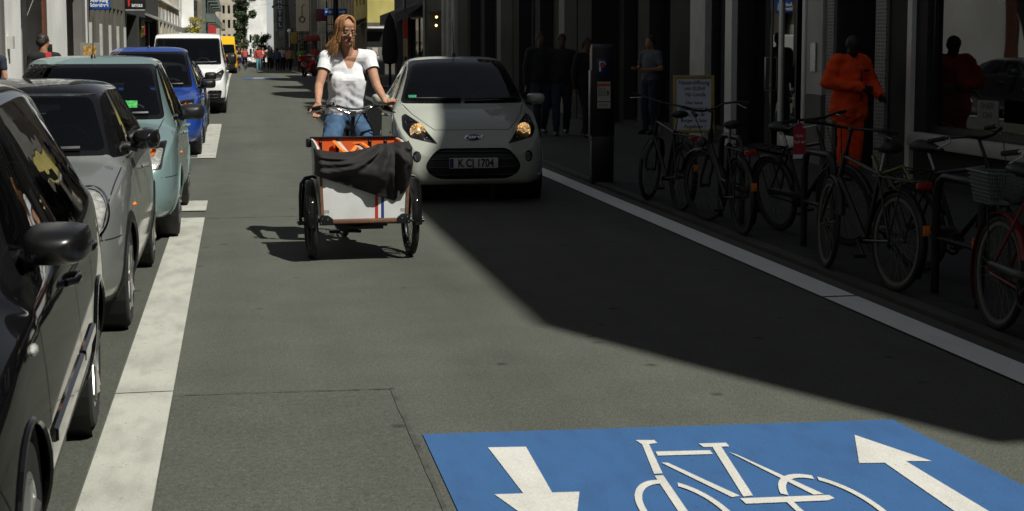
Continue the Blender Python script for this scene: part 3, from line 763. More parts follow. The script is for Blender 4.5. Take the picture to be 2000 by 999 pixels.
# ------------------------------------------------------------------ cars
def pchip(ts, ys, t):
    ts = np.array(ts, float); ys = np.array(ys, float)
    h = np.diff(ts); d = np.diff(ys) / h; n = len(ts)
    m = np.zeros(n); m[0] = d[0]; m[-1] = d[-1]
    for i in range(1, n - 1):
        if d[i - 1] * d[i] > 0:
            w1 = 2 * h[i] + h[i - 1]; w2 = h[i] + 2 * h[i - 1]
            m[i] = (w1 + w2) / (w1 / d[i - 1] + w2 / d[i])
    i = np.clip(np.searchsorted(ts, t, side='right') - 1, 0, n - 2)
    s = (t - ts[i]) / h[i]
    return ((1 + 2 * s) * (1 - s) ** 2 * ys[i] + s * (1 - s) ** 2 * h[i] * m[i] + s * s * (3 - 2 * s) * ys[i + 1] + s * s * (s - 1) * h[i] * m[i + 1])

def chaikin(p, it=3):
    for _ in range(it):
        q = [p[0]]
        for a, b in zip(p[:-1], p[1:]):
            q.append(a * .75 + b * .25); q.append(a * .25 + b * .75)
        q.append(p[-1]); p = q
    return p

def loft_body(rows, sub=6, it=2, boxy=0.0):
    rows = np.array(rows, float); n = len(rows)
    t = np.concatenate([np.linspace(i, i + 1, sub, endpoint=False) for i in range(n - 1)] + [[n - 1]])
    cols = np.array([pchip(range(n), rows[:, k], t) for k in range(8)]).T
    vs = []; m = None
    for y, zb, zs, zt, wb, wm, ws, wt in cols:
        ze = zt - min(.06, .35 * (zt - zs)) * (1 - boxy * .5)
        h = zs - zb
        S, T = np.array([ws, zs]), np.array([wt, ze])
        c = [(0, zb), (wb * .85, zb), (wb, zb + .02), (wm, zb + .28 * h), (wm, zb + .6 * h), (ws + .45 * (wm - ws), zs - .10 * h), tuple(S), tuple(S + (T - S) * .10),
             tuple(S + (T - S) * .9), tuple(T), (wt * .82, zt - .014), (wt * .4, zt), (0, zt)]
        half = chaikin([np.array(p) for p in c], it)
        ring = [(x, z) for x, z in half] + [(-x, z) for x, z in half[-2:0:-1]]
        m = len(ring)
        vs += [(x, y, z) for x, z in ring]
    k = len(cols); fs = []
    for i in range(k - 1):
        for j in range(m):
            l = (j + 1) % m
            fs.append((i * m + j, i * m + l, (i + 1) * m + l, (i + 1) * m + j))
    b = len(vs); y0, y1 = cols[0], cols[-1]
    vs.append((0, y0[0] - .004, (y0[1] + y0[3]) / 2)); vs.append((0, y1[0] + .004, (y1[1] + y1[3]) / 2))
    for j in range(m):
        l = (j + 1) % m
        fs.append((b, l, j)); fs.append((b + 1, (k - 1) * m + j, (k - 1) * m + l))
    bm = bmesh.new()
    bv = [bm.verts.new(v) for v in vs]
    for f in fs:
        try: bm.faces.new([bv[i] for i in f])
        except ValueError: pass
    bmesh.ops.remove_doubles(bm, verts=bm.verts, dist=1e-6)
    bmesh.ops.recalc_face_normals(bm, faces=bm.faces)
    return bm

AX = {'side': (1, 2), 'front': (0, 2), 'top': (0, 1)}
def cut(bm, poly, view, filt):
    """cut a convex outline into the skin; returns the faces inside it"""
    a, b = AX[view]
    P2 = [Vector(p) for p in poly]
    ar = sum(P2[i].x * P2[(i + 1) % len(P2)].y - P2[(i + 1) % len(P2)].x * P2[i].y for i in range(len(P2)))
    if ar < 0: P2 = P2[::-1]
    xs = [p.x for p in P2]; ys = [p.y for p in P2]
    bb = (min(xs), max(xs), min(ys), max(ys))
    bm.faces.ensure_lookup_table(); bm.normal_update()
    def near(f):
        u = [v.co[a] for v in f.verts]; w = [v.co[b] for v in f.verts]
        return max(u) > bb[0] and min(u) < bb[1] and max(w) > bb[2] and min(w) < bb[3]
    fs = [f for f in bm.faces if near(f) and filt(f.calc_center_median(), f.normal)]
    for i in range(len(P2)):
        p, q = P2[i], P2[(i + 1) % len(P2)]
        d = q - p
        if d.length < 1e-6: continue
        no = Vector((0, 0, 0)); no[a] = d.y; no[b] = -d.x
        co = Vector((0, 0, 0)); co[a] = p.x; co[b] = p.y
        fset = [f for f in fs if f.is_valid]
        ge = set(fset)
        for f in fset:
            ge.update(f.edges); ge.update(f.verts)
        r = bmesh.ops.bisect_plane(bm, geom=list(ge), dist=1e-6, plane_co=co, plane_no=no)
        fs = [g for g in r['geom'] if isinstance(g, bmesh.types.BMFace)]
    out = []
    for f in fs:
        if not f.is_valid: continue
        c = f.calc_center_median(); c2 = Vector((c[a], c[b]))
        if all((P2[(i + 1) % len(P2)] - P2[i]).cross(c2 - P2[i]) >= -1e-7 for i in range(len(P2))): out.append(f)
    return out

def circle2(cx, cy, r, n=28, ry=None):
    return [(cx + r * math.cos(2 * PI * i / n), cy + (ry or r) * math.sin(2 * PI * i / n)) for i in range(n)]

def rounded(pts, r=.03, n=3):
    out = []; k = len(pts)
    for i in range(k):
        p = Vector(pts[i]); a = Vector(pts[i - 1]) - p; b = Vector(pts[(i + 1) % k]) - p
        d = min(r, a.length * .45, b.length * .45)
        s, e = p + a.normalized() * d, p + b.normalized() * d
        for j in range(n + 1):
            t = j / n
            out.append(tuple((1 - t) ** 2 * s + 2 * t * (1 - t) * p + t * t * e))
    return out

def take(bm, faces, name, m, parent, off=0.0, delete=True, thick=0):
    """move faces of the skin into an object of their own"""
    idx = {}; vs = []; fs = []
    faces = [f for f in faces if f.is_valid]
    for f in faces:
        row = []
        for v in f.verts:
            if v not in idx:
                idx[v] = len(vs); vs.append(v.co + v.normal * off)
            row.append(idx[v])
        fs.append(row)
    me = bpy.data.meshes.new(name); me.from_pydata([tuple(v) for v in vs], [], fs); me.materials.append(m); me.shade_smooth()
    o = bpy.data.objects.new(name, me); link(o, parent)
    if delete:
        bmesh.ops.delete(bm, geom=faces, context='FACES')
    return o

def surf(bvh, view, u, v, s=1):
    if view == 'side': r = bvh.ray_cast(Vector((s * 3, u, v)), Vector((-s, 0, 0)))
    elif view == 'front': r = bvh.ray_cast(Vector((u, -3, v)), Vector((0, 1, 0)))
    elif view == 'back': r = bvh.ray_cast(Vector((u, 9, v)), Vector((0, -1, 0)))
    else: r = bvh.ray_cast(Vector((u, v, 4)), Vector((0, 0, -1)))
    return (r[0], r[1]) if r[0] is not None else (None, None)

def ribbon(mb, bvh, view, pts, width, off=.0015, s=1, mi=0, step=.04, thick=0):
    """strip following the skin"""
    path = []
    for p, q in zip(pts[:-1], pts[1:]):
        p, q = Vector(p), Vector(q); k = max(1, int((q - p).length / step))
        path += [p.lerp(q, i / k) for i in range(k)]
    path.append(Vector(pts[-1]))
    P3 = []
    for p in path:
        c, n = surf(bvh, view, p.x, p.y, s)
        if c is not None: P3.append((c, n))
    if len(P3) < 2: return
    a = []; b = []
    for i, (c, n) in enumerate(P3):
        t = P3[min(i + 1, len(P3) - 1)][0] - P3[max(i - 1, 0)][0]
        d = n.cross(t)
        if d.length < 1e-8: d = Vector((0, 0, 1))
        d.normalize()
        a.append((c + d * width / 2, n)); b.append((c - d * width / 2, n))
    k = len(a)
    if not thick:
        mb.add([c + n * off for c, n in a] + [c + n * off for c, n in b], [(i, i + 1, k + i + 1, k + i) for i in range(k - 1)], mi)
    else:
        vs = []
        for (c1, n1), (c2, n2) in zip(a, b):
            vs += [c1 - n1 * .004, c1.lerp(c2, .15) + n1 * thick, c1.lerp(c2, .85) + n2 * thick, c2 - n2 * .004]
        fs = []
        for i in range(k - 1):
            for j in range(3): fs.append((4 * i + j, 4 * i + j + 1, 4 * i + 5 + j, 4 * i + 4 + j))
        fs += [(0, 1, 2, 3), (4 * k - 1, 4 * k - 2, 4 * k - 3, 4 * k - 4)]
        mb.add(vs, fs, mi)

def wheel(parent, x, y, r, w, side, style='spoke', n=5, rimmat=None):
    """tyre with its rim; side is +1 when the outer face looks to +x"""
    rr = r * .68
    mb = MB()
    mb.lathe([(rr, -w * .44), (r * .8, -w * .5), (r * .94, -w * .47), (r * .985, -w * .4), (r, -w * .25), (r, -w * .1), (r * .985, -w * .09), (r * .985, -w * .07), (r, -w * .06), (r, w * .06), (r * .985, w * .07), (r * .985, w * .09), (r, w * .1), (r, w * .25), (r * .985, w * .4), (r * .94, w * .47), (r * .8, w * .5), (rr, w * .44)], 40, axis='x')
    t = mb.build('wheel', M['rubber'], parent, smooth=35, loc=(x, y, r))
    rm = MB(); o = side * w * .40
    rm.lathe([(rr + .004, side * w * .45), (rr - .012, side * w * .47), (rr - .018, side * w * .40), (rr - .03, -side * w * .3), (.02, -side * w * .32)], 40, axis='x')
    if style == 'spoke':
        for k in range(n):
            a = 2 * PI * k / n + .3
            for da in (-.11, .11) if n <= 6 else (0,):
                p0 = Vector((o * .86, math.cos(a + da * 1.8) * .05, math.sin(a + da * 1.8) * .05)); p1 = Vector((o, math.cos(a + da * .9) * (rr - .015), math.sin(a + da * .9) * (rr - .015)))
                rm.tube([p0, p0.lerp(p1, .5) + Vector((side * .006, 0, 0)), p1], [.028, .022, .026], 6, flat=1)
    else:
        rm.lathe([(rr - .015, o), (rr * .75, o + side * .012), (rr * .35, o + side * .02), (.0, o + side * .02)], 36, axis='x')
        for k in range(7):
            a = 2 * PI * k / 7
            p0 = Vector((o + side * .022, math.cos(a) * .06, math.sin(a) * .06)); p1 = Vector((o + side * .008, math.cos(a) * (rr - .03), math.sin(a) * (rr - .03)))
            rm.tube([p0, p1], [.014, .022], 6)
    rm.lathe([(.058, o * .8), (.058, o + side * .012), (.03, o + side * .016), (0, o + side * .016)], 16, axis='x')
    rm.build('rim', rimmat or M['alloy'], t, smooth=40)
    return t

def plate(parent, x, y, z, txt, w=.52, h=.11, tilt=0, rz=0):
    mb = MB().box((0, 0, 0), (w, .012, h))
    p = mb.build('number_plate', M['plate'], parent, bevel=.004)
    p.location = (x, y, z); p.rotation_euler = (tilt, 0, rz)
    e = MB().box((-w / 2 + .024, -.008, 0), (.04, .004, h - .012)).build('country_band', M['plate_blue'], p)
    text_mesh('registration', txt, h * 1.05, M['plate_black'], p, (.022, -.0075, -.003), align='CENTER', sx=.80, depth=.0012, bold=.0034)
    return p

M['plate'] = mat('plate_white', (.50, .50, .47), .45, var=.06); M['plate_blue'] = mat('plate_blue', (.012, .025, .15), .4); M['plate_black'] = mat('plate_black', (.012, .012, .012), .5)
M['reflector'] = mat('lamp_reflector', (.62, .62, .6), .22, .55, var=.4, scale=30, bump=.6, bscale=34)
M['lamp_clear'] = glass('lamp_cover', (.93, .93, .92), 1.45)
def lampmat():
    m = mat('lit_headlamp', (.7, .62, .5), .2, .6, var=.5, scale=45, bump=.7, bscale=50)
    nt = m.node_tree; p = [n for n in nt.nodes if n.type == 'BSDF_PRINCIPLED'][0]
    v = nt.nodes.new('ShaderNodeTexVoronoi'); v.inputs['Scale'].default_value = 42
    tc = nt.nodes.new('ShaderNodeTexCoord'); nt.links.new(tc.outputs['Object'], v.inputs['Vector'])
    r = nt.nodes.new('ShaderNodeMapRange'); r.inputs[1].default_value = .1; r.inputs[2].default_value = .6; r.inputs[3].default_value = 1.1; r.inputs[4].default_value = .12
    nt.links.new(v.outputs['Distance'], r.inputs[0]); nt.links.new(r.outputs[0], p.inputs['Emission Strength'])
    p.inputs['Emission Color'].default_value = (1.0, .60, .24, 1)
    return m
M['lamp_on'] = lampmat()

def make_car(name, label, S, loc, rz=0, cat='car'):
    root = empty(name, loc, rz, label, cat, S.get('group'))
    bm = loft_body(S['rows'], S.get('sub', 6), 3 if S.get("sub", 6) > 6 else 2, S.get('boxy', 0))
    bvh = BVHTree.FromBMesh(bm)
    paintm = S['paint']; trim = S.get('trim', M['gloss_black'])
    r = S['r']; axles = S['axles']; hw = S['hw']; L = S['rows'][-1][0]
    side = lambda s: (lambda c, n: n.x * s > .25 and c.x * s > .2)
    # two-tone roof
    if 'roof_z' in S:
        for f in cut(bm, [(S['roof_y'], S['roof_z']), (L + 1, S['roof_z']), (L + 1, 3), (S['roof_y'] + .0, 3)], 'side', lambda c, n: True): f.material_index = 1
    # cladding and arches
    extra = MB()
    for s in (1, -1):
        for ya in axles:
            if S.get('clad'):
                for f in cut(bm, circle2(ya, r, r + .105, 32), 'side', side(s)): f.material_index = 3
        if S.get('clad'):
            for f in cut(bm, [(.1, 0), (L - .1, 0), (L - .1, S['clad']), (.1, S['clad'])], 'side', lambda c, n: c.x * s > .1): f.material_index = 3
    if S.get('bumper_z'):
        for f in cut(bm, [(-1, 0), (L + 1, 0), (L + 1, S['bumper_z']), (-1, S['bumper_z'])], 'side', lambda c, n: True): f.material_index = 3
    # glass
    ws = S['screen']; fr = lambda c, n: n.y < -.12 and c.z > S['beltz'] and c.y > .5
    fw = S.get('frame', .035)
    def grow(poly, d):
        c = Vector((sum(p[0] for p in poly) / len(poly), sum(p[1] for p in poly) / len(poly)))
        out = []
        for p in poly:
            v = Vector(p) - c; out.append(tuple(c + Vector((v.x * (1 + d / max(.08, abs(v.x)) if abs(v.x) > .05 else 1), v.y * (1 + d / max(.06, abs(v.y)) if abs(v.y) > .03 else 1)))))
        return out
    for f in cut(bm, rounded(grow(ws, fw), .05), 'front', fr): f.material_index = 1
    take(bm, cut(bm, rounded(ws, .05), 'front', fr), 'windscreen', M['glass'], root)
    rs = S.get('rear_screen')
    if rs:
        bk = lambda c, n: n.y > .12 and c.z > S['beltz']
        for f in cut(bm, rounded(grow(rs, .03), .05), 'front', bk): f.material_index = 1
        take(bm, cut(bm, rounded(rs, .05), 'front', bk), 'rear_window', M['glass'], root)
    if S.get('side_trim'):
        for s in (1, -1):
            for f in cut(bm, S['side_trim'], 'side', side(s)): f.material_index = 1
    panes = []
    for s in (1, -1):
        for poly in S['sides']:
            if not S.get('side_trim'):
                for f in cut(bm, grow(poly, .028), 'side', side(s)): f.material_index = 1
    for s in (1, -1):
        for poly in S['sides']:
            panes.append((s, poly, take(bm, cut(bm, rounded(poly, .03), 'side', side(s)), 'side_window', M['glass'], root)))
    # arches
    for ya in axles:
        for s in (1, -1):
            fs = cut(bm, circle2(ya, r, r + .048, 32), 'side', lambda c, n: c.x * s > .25 and c.z < r * 2 + .2)
            path = []
            for i in range(25):
                a = PI * (-.06 + 1.12 * i / 24); u, v = ya + (r + .046) * math.cos(a), r + (r + .046) * math.sin(a)
                c, n = surf(bvh, 'side', u, v, s)
                if c is not None: path.append(c)
            bmesh.ops.delete(bm, geom=[f for f in fs if f.is_valid], context='FACES')
            if len(path) > 3: extra.tube(path, .011, 6, mi=3 if S.get('clad') else 0)
            MB().lathe([(r + .05, s * (hw - .03)), (r + .05, s * .30), (0.01, s * .30)], 24, (0, ya, r), 'x').build('wheel_well', M['black'], root)
    # lamps
    for lp in S['lamps']:
        for s in (1, -1):
            poly = [(x * s, z) for x, z in lp['poly']]
            ff = lambda c, n: (n.y < -.05) and c.y < lp.get('ymax', .95)
            if lp.get('rim'):
                for f in cut(bm, rounded(grow(poly, lp['rim']), .02), 'front', ff): f.material_index = lp.get('rimmat', 2)
            fs = cut(bm, rounded(poly, lp.get('rad', .03)), 'front', ff)
            if not fs: continue
            ys = [f.calc_center_median().y for f in fs]
            bowl = take(bm, fs, 'reflector', lp.get('back', M['reflector']), root, off=-lp.get('depth', .05), delete=False)
            le = take(bm, fs, lp.get('name', 'headlight'), lp.get('lens', M['lamp_clear']), root)
            bowl.parent = le
            for (bx, bz, br, bmt) in lp.get('bowls', []):
                c, n = surf(bvh, 'front', bx * s, bz)
                if c is None: continue
                o = MB().lathe([(br, .0), (br * .92, .012), (br * .6, .032), (br * .25, .045), (0.001, .045)], 20, axis='y').ball((0, .02, 0), br * .42, 10)
                ob = o.build('bulb', M[bmt], le, smooth=60); ob.location = c + Vector((0, .014, 0)); ob.rotation_euler = (0, 0, math.atan2(-n.x, -n.y) * -.6)
    # dark openings in the front
    for g in S.get('grilles', []):
        fs = cut(bm, rounded(g['poly'], g.get('rad', .05)), 'front', lambda c, n: n.y < -.05 and c.y < .8)
        if g.get('rim'):
            pass
        gr = take(bm, fs, 'grille', M['black_plastic'], root, off=-g.get('depth', .035), delete=True)
        xs = [p[0] for p in g['poly']]; zs = [p[1] for p in g['poly']]
        bars = MB()
        for i in range(g.get('bars', 3)):
            z = min(zs) + (max(zs) - min(zs)) * (i + .5) / g.get('bars', 3)
            c, n = surf(bvh, 'front', 0, z)
            P = []
            for k in range(13):
                x = min(xs) + (max(xs) - min(xs)) * (.06 + .88 * k / 12)
                c, n = surf(bvh, 'front', x, z)
                if c is not None: P.append(c + Vector((0, .022, 0)))
            # keep bars inside the opening
            if len(P) > 2: bars.tube(P, .008, 5)
        bars.build('grille_bar', M['black_metal'], gr)
    # panel gaps
    for gpt in S.get('gaps', []):
        v = gpt[0]
        if v == 'side':
            for s in (1, -1): ribbon(extra, bvh, 'side', gpt[1], .007, .0012, s, 2)
        else:
            ribbon(extra, bvh, v, gpt[1], .008, .0012, 1, 2)
    # doors as parts
    doors = []
    for dp in S.get('doors', []):
        for s in (1, -1):
            fs = cut(bm, dp, 'side', lambda c, n: c.x * s > .3 and n.x * s > .15)
            idx = {}; vs = []; fl = []; mi = []
            for f in fs:
                row = []
                for v in f.verts:
                    if v not in idx: idx[v] = len(vs); vs.append(tuple(v.co))
                    row.append(idx[v])
                fl.append(row); mi.append(f.material_index)
            me = bpy.data.meshes.new('door'); me.from_pydata(vs, [], fl)
            for m_ in (paintm, trim, M['black'], M['clad']): me.materials.append(m_)
            me.polygons.foreach_set('material_index', mi); me.shade_smooth()
            d = link(bpy.data.objects.new('door', me), root)
            bmesh.ops.delete(bm, geom=fs, context='FACES'); doors.append((s, dp, d))
    for s, poly, pn in panes:
        cy = sum(p[0] for p in poly) / len(poly)
        for s2, dp, d in doors:
            if s2 == s and min(p[0] for p in dp) < cy < max(p[0] for p in dp): pn.parent = d; break
    if S.get('handles'):
        for s in (1, -1):
            for (hy, hz) in S['handles']:
                c, n = surf(bvh, 'side', hy, hz, s)
                if c is None: continue
                h = MB().tube([c + Vector((0, -.1, 0)), c + Vector((s * .03, -.08, .004)), c + Vector((s * .036, 0, .006)), c + Vector((s * .03, .08, .004)), c + Vector((0, .1, 0))], .014, 8, flat=1.0)
                par = root
                for s2, dp, d in doors:
                    if s2 == s and min(p[0] for p in dp) < hy < max(p[0] for p in dp): par = d
                h.build('handle', S.get('handlemat', paintm), par, smooth=50)
    for mo in S.get('mouldings', []):
        for s in (1, -1):
            mm = MB(); ribbon(mm, bvh, 'side', mo, .05, 0, s, 0, .06, thick=.014)
            mm.build('side_moulding', S.get('mouldmat', M['black_plastic']), root, smooth=30)
    for it_ in S.get('chrome_lines', []):
        for s in (1, -1):
            mm = MB(); ribbon(mm, bvh, it_[0], it_[1] if it_[0] == 'side' else [(x * s, z) for x, z in it_[1]], it_[2] if len(it_) > 2 else .014, 0, s, 0, .05, thick=.006)
            if mm.v: mm.build('chrome_strip', M['chrome'], root, smooth=30)
    for (u, v, rx, rz_, mk) in S.get('side_lamps', []):
        for s in (1, -1):
            c, n = surf(bvh, 'side', u, v, s)
            MB().ball((0, 0, 0), (.016, rx, rz_), 14).build('side_indicator', M[mk], root, smooth=60, loc=c)
    # body
    me = bpy.data.meshes.new('body'); bm.to_mesh(me); bm.free()
    for m_ in (paintm, trim, M['black'], M['clad']): me.materials.append(m_)
    me.shade_smooth()
    body = link(bpy.data.objects.new('body', me), root)
    if extra.v:
        em = extra.mesh('gaps', [paintm, trim, M['black'], M['clad']], smooth=50)
        bj = bmesh.new(); bj.from_mesh(me); bj.from_mesh(em); bj.to_mesh(me); bj.free(); bpy.data.meshes.remove(em)
    # wheels
    for ya in axles:
        for s in (1, -1):
            wheel(root, s * (hw - .02 - S.get('ww', .19) / 2), ya, r, S.get('ww', .19), s, S.get('wstyle', 'spoke'), S.get('wn', 5), S.get('rimmat'))
    # underside, interior
    MB().b2(-hw + .22, hw - .22, .25, L - .25, .2, .34).b2(-hw + .1, hw - .1, axles[0] + r + .08, axles[1] - r - .08, .19, .36).build('underbody', M['black'], root)
    bz, by = S['beltz'], S['dash_y']
    it = MB()
    it.b2(-hw + .12, hw - .12, by - .25, by + .18, bz - .25, bz - .03)
    it.b2(-hw + .14, hw - .14, by, L - .5, .35, .45)
    it.build('dashboard', M['interior'], root, bevel=.04)
    for s in (1, -1):
        se = MB().box((s * .36, by + .95, .62), (.48, .5, .2)).box((s * .36, by + 1.2, .92), (.46, .14, .66), Matrix.Rotation(R(-14), 3, 'X')).box((s * .36, by + 1.3, bz + .30), (.26, .1, .18))
        se.build('seat', M['interior'], root, bevel=.045)
    MB().box((0, L - 1.0, .9), (2 * hw - .45, .16, .6)).box((.36, L - .97, bz + .24), (.24, .1, .14)).box((-.36, L - .97, bz + .24), (.24, .1, .14)).build('rear_seat', M['interior'], root, bevel=.045)
    st = MB().tube([(math.cos(a) * .185, math.sin(a) * .07, math.sin(a) * .17) for a in [2 * PI * i / 24 for i in range(24)]], .014, 6, closed=True).b2(-.17, .17, -.01, .01, -.02, .02)
    st.build('steering_wheel', M['black_plastic'], root, smooth=50, loc=(.36 * S.get('drv', 1), by + .40, bz + .02))
    # mirrors
    if 'mirror' in S:
        my, mz, (mw, mdp, mh), off = S['mirror']
        for s in (1, -1):
            c, n = surf(bvh, 'side', my, mz - .02, s)
            mb = MB()
            hx = abs(c.x) + off + mw / 2
            nn = 20
            # housing: rounded box, flat at the back
            vs = []; fs = []; rings = [(-1, .05), (-.97, .4), (-.85, .68), (-.6, .87), (-.2, .97), (.25, 1.0), (.45, 1.0), (.5, .93)]
            for q, k in rings:
                for i in range(nn):
                    a = 2 * PI * i / nn; ca, sa = math.cos(a), math.sin(a); e = S.get('mexp', .55)
                    X = math.copysign(abs(ca) ** e, ca) * mw / 2 * k; Z = math.copysign(abs(sa) ** e, sa) * mh / 2 * k
                    vs.append((s * (hx + X * (1 if X < 0 else .96)), my + q * mdp, mz + .02 + Z - .03 * (X / mw) * 0))
            for i in range(len(rings) - 1):
                for j in range(nn):
                    l = (j + 1) % nn; fs.append((i * nn + j, (i + 1) * nn + j, (i + 1) * nn + l, i * nn + l))
            fs.append(tuple(range(nn))); fs.append(tuple((len(rings) - 1) * nn + j for j in range(nn))[::-1])
            mb.add(vs, fs)
            hm = mb.build('mirror', S.get('mirrormat', paintm), root, smooth=45)
            if off > .01 or True:
                MB().tube([c + Vector((-s * .02, .02, -.015)), c + Vector((s * off * .5, 0, .0)), Vector((s * (hx - mw * .3), my + .02 * mdp, mz - mh * .30))], [.05, .034, .03], 10, flat=.8).build('mirror_arm', M['black_plastic'], hm, smooth=60)
            MB().box((s * hx, my + mdp * .5 + .002, mz + .02), (mw * .86, .004, mh * .8)).build('mirror_glass', M['chrome'], hm)
            for s2, dp, d in doors:
                if s2 == s and min(p[0] for p in dp) < my < max(p[0] for p in dp): hm.parent = d
    # wipers
    if 'wipers' in S:
        for x0, x1, dz in S['wipers']:
            P = []
            for i in range(9):
                x = x0 + (x1 - x0) * i / 8; z = S['wiper_z'] + dz * i / 8
                c, n = surf(bvh, 'front', x, z)
                if c is not None: P.append(c + n * .018)
            if len(P) > 2: MB().tube(P, [.016] * 3 + [.009] * (len(P) - 3), 6).build('wiper', M['black_plastic'], root, smooth=50)
    if 'antenna' in S:
        ax, ay, ln, lean = S['antenna']
        c, n = surf(bvh, 'top', ax, ay)
        MB().tube([c - Vector((0, 0, .01)), c + Vector((0, .0, .03)), c + Vector((0, .01, .045))], [.028, .016, .01], 10).tube([c + Vector((0, 0, .03)), c + Vector((0, lean, ln))], [.006, .004], 6).build('antenna', M['black_plastic'], root, smooth=50)
    if 'plate' in S:
        z, txt = S['plate'][:2]
        c, n = surf(bvh, 'front', 0, z)
        plate(root, 0, c.y - (S['plate'][2] if len(S['plate']) > 2 else .012), z, txt)
    S['_bvh'] = bvh
    return root

M['gloss_black'] = paint('gloss_black_trim', (.006, .006, .007), dirt=.1)
M['clad'] = M['black_plastic']
P_ka = paint('pale_grey_white_paint', (.435, .455, .395), .0, .2)
P_gb = paint('black_paint', (.004, .004, .0045), 0, .03)
P_mini = paint('silver_grey_paint', (.30, .315, .305), .55, .2)
P_teal = paint('pale_teal_paint', (.235, .345, .345), .35, .2)
P_blue = paint('blue_paint_car', (.012, .06, .33), .15, .12)
P_dark = paint('dark_grey_paint', (.02, .021, .022), .1, .3)
P_white = paint('white_van_paint', (.74, .75, .74), 0, .2)

# ---- small pale hatchback driving behind the tricycle
KA = dict(paint=P_ka, r=.285, axles=(.70, 3.0), hw=.83, ww=.17, beltz=.98, dash_y=1.2, sub=7,
  rows=[(0, .36, .48, .54, .34, .42, .38, .28), (.03, .25, .55, .63, .54, .60, .56, .42), (.09, .21, .61, .73, .63, .69, .65, .50), (.18, .20, .68, .805, .69, .75, .70, .54),
        (.32, .19, .75, .87, .73, .795, .745, .58), (.60, .18, .84, .955, .765, .825, .775, .62), (.92, .18, .925, 1.03, .775, .83, .79, .67), (1.02, .18, .945, 1.06, .775, .83, .79, .69),
        (1.32, .18, .965, 1.29, .775, .83, .79, .64), (1.68, .18, .975, 1.495, .775, .83, .79, .58), (2.05, .18, .98, 1.56, .775, .83, .79, .565), (2.6, .18, 1.0, 1.55, .775, .83, .79, .555),
        (3.1, .2, 1.03, 1.46, .765, .82, .78, .53), (3.4, .24, 1.0, 1.25, .72, .79, .74, .52), (3.58, .3, .9, 1.0, .62, .7, .66, .5), (3.62, .4, .75, .85, .45, .55, .5, .35)],
  screen=[(-.67, 1.075), (.67, 1.075), (.515, 1.475), (.25, 1.497), (-.25, 1.497), (-.515, 1.475)], rear_screen=[(-.5, 1.08), (.5, 1.08), (.42, 1.4), (-.42, 1.4)],
  sides=[[(1.34, 1.045), (1.80, 1.42), (2.26, 1.45), (2.26, 1.05)], [(2.4, 1.06), (2.4, 1.44), (2.85, 1.41), (3.1, 1.15)]],
  lamps=[dict(poly=[(.385, .655), (.66, .72), (.715, .80), (.705, .90), (.665, .93), (.56, .855)], rim=.012, depth=.03, back=M['black_plastic'], bowls=[(.575, .775, .088, 'lamp_on'), (.655, .86, .035, 'reflector'), (.49, .712, .03, 'reflector')]),
         dict(name='fog_lamp', poly=circle2(.60, .515, .046, 16), rad=.002, rim=.02, depth=.02, ymax=.5)],
  grilles=[dict(poly=[(-.37, .605), (.37, .605), (.47, .50), (.515, .41), (.47, .33), (.36, .275), (-.36, .275), (-.47, .33), (-.515, .41), (-.47, .50)], rad=.06, bars=4, depth=.05)],
  gaps=[('front', [(-.70, 1.05), (-.60, .935), (-.40, .79), (.40, .79), (.60, .935), (.70, 1.05)]), ('front', [(.72, .72), (.79, .66)]), ('front', [(-.72, .72), (-.79, .66)]),
        ('side', [(1.16, .24), (1.13, .6), (1.16, .97)]), ('side', [(2.36, .3), (2.37, 1.0)]), ('side', [(1.2, .23), (2.3, .23)]), ('side', [(.44, .62), (.42, .75), (.40, .82)]), ('top', [(.545, 1.75), (.54, 3.0)]), ('top', [(-.545, 1.75), (-.54, 3.0)])],
  doors=[[(1.17, .28), (2.36, .28), (2.36, 1.47), (1.80, 1.44), (1.17, .98)]], handles=[(2.15, .86)], side_lamps=[(.98, .72, .03, .014, 'orange_lens')],
  mirror=(1.42, 1.055, (.205, .13, .125), .045), wipers=[(.62, .02, -.012), (-.02, -.58, .0)], wiper_z=1.085, antenna=(0, 2.0, .42, .16), plate=(.447, 'K CJ 1704', .012), wstyle='cap')
ka = make_car('small_hatchback', 'pale grey hatchback driving behind the cargo tricycle with headlamps lit', KA, (2.455, 15.0, 0), R(-2.6))
# oval badge on the nose, with its script
c, n = surf(KA['_bvh'], 'front', 0, .715)
bd = MB().lathe([(.0, -.006), (.08, -.006), (.088, -.002), (.092, .004)], 28, axis='y').build('badge', M['chrome'], ka, smooth=40, loc=c + Vector((0, -.004, 0)))
bd.scale = (1, 1, .44); bd.rotation_euler = (R(-38), 0, 0)
b2 = MB().lathe([(.0, -.0085), (.078, -.0085), (.083, -.005)], 28, axis='y').build('badge_field', mat('badge_blue', (.008, .022, .12), .25, coat=.6), bd, smooth=40)
text_mesh('badge_script', 'Ford', .088, M['chrome'], bd, (0, -.010, 0), sx=1.15, shear=.28, depth=.002).scale = (1.12, 1.55, 1)
MB().tube([Vector((.085, -.05, 0)), Vector((.085, -.045, .0))], [.006, .006], 8)
# inspection sticker inside the windscreen corner
MB().box((0, 0, 0), (.09, .003, .045), Matrix.Rotation(R(-50), 3, 'X')).build('screen_sticker', mat('green_sticker', (.05, .4, .22), .5, var=.5, scale=40), ka, loc=(-.56, 1.16, 1.115))

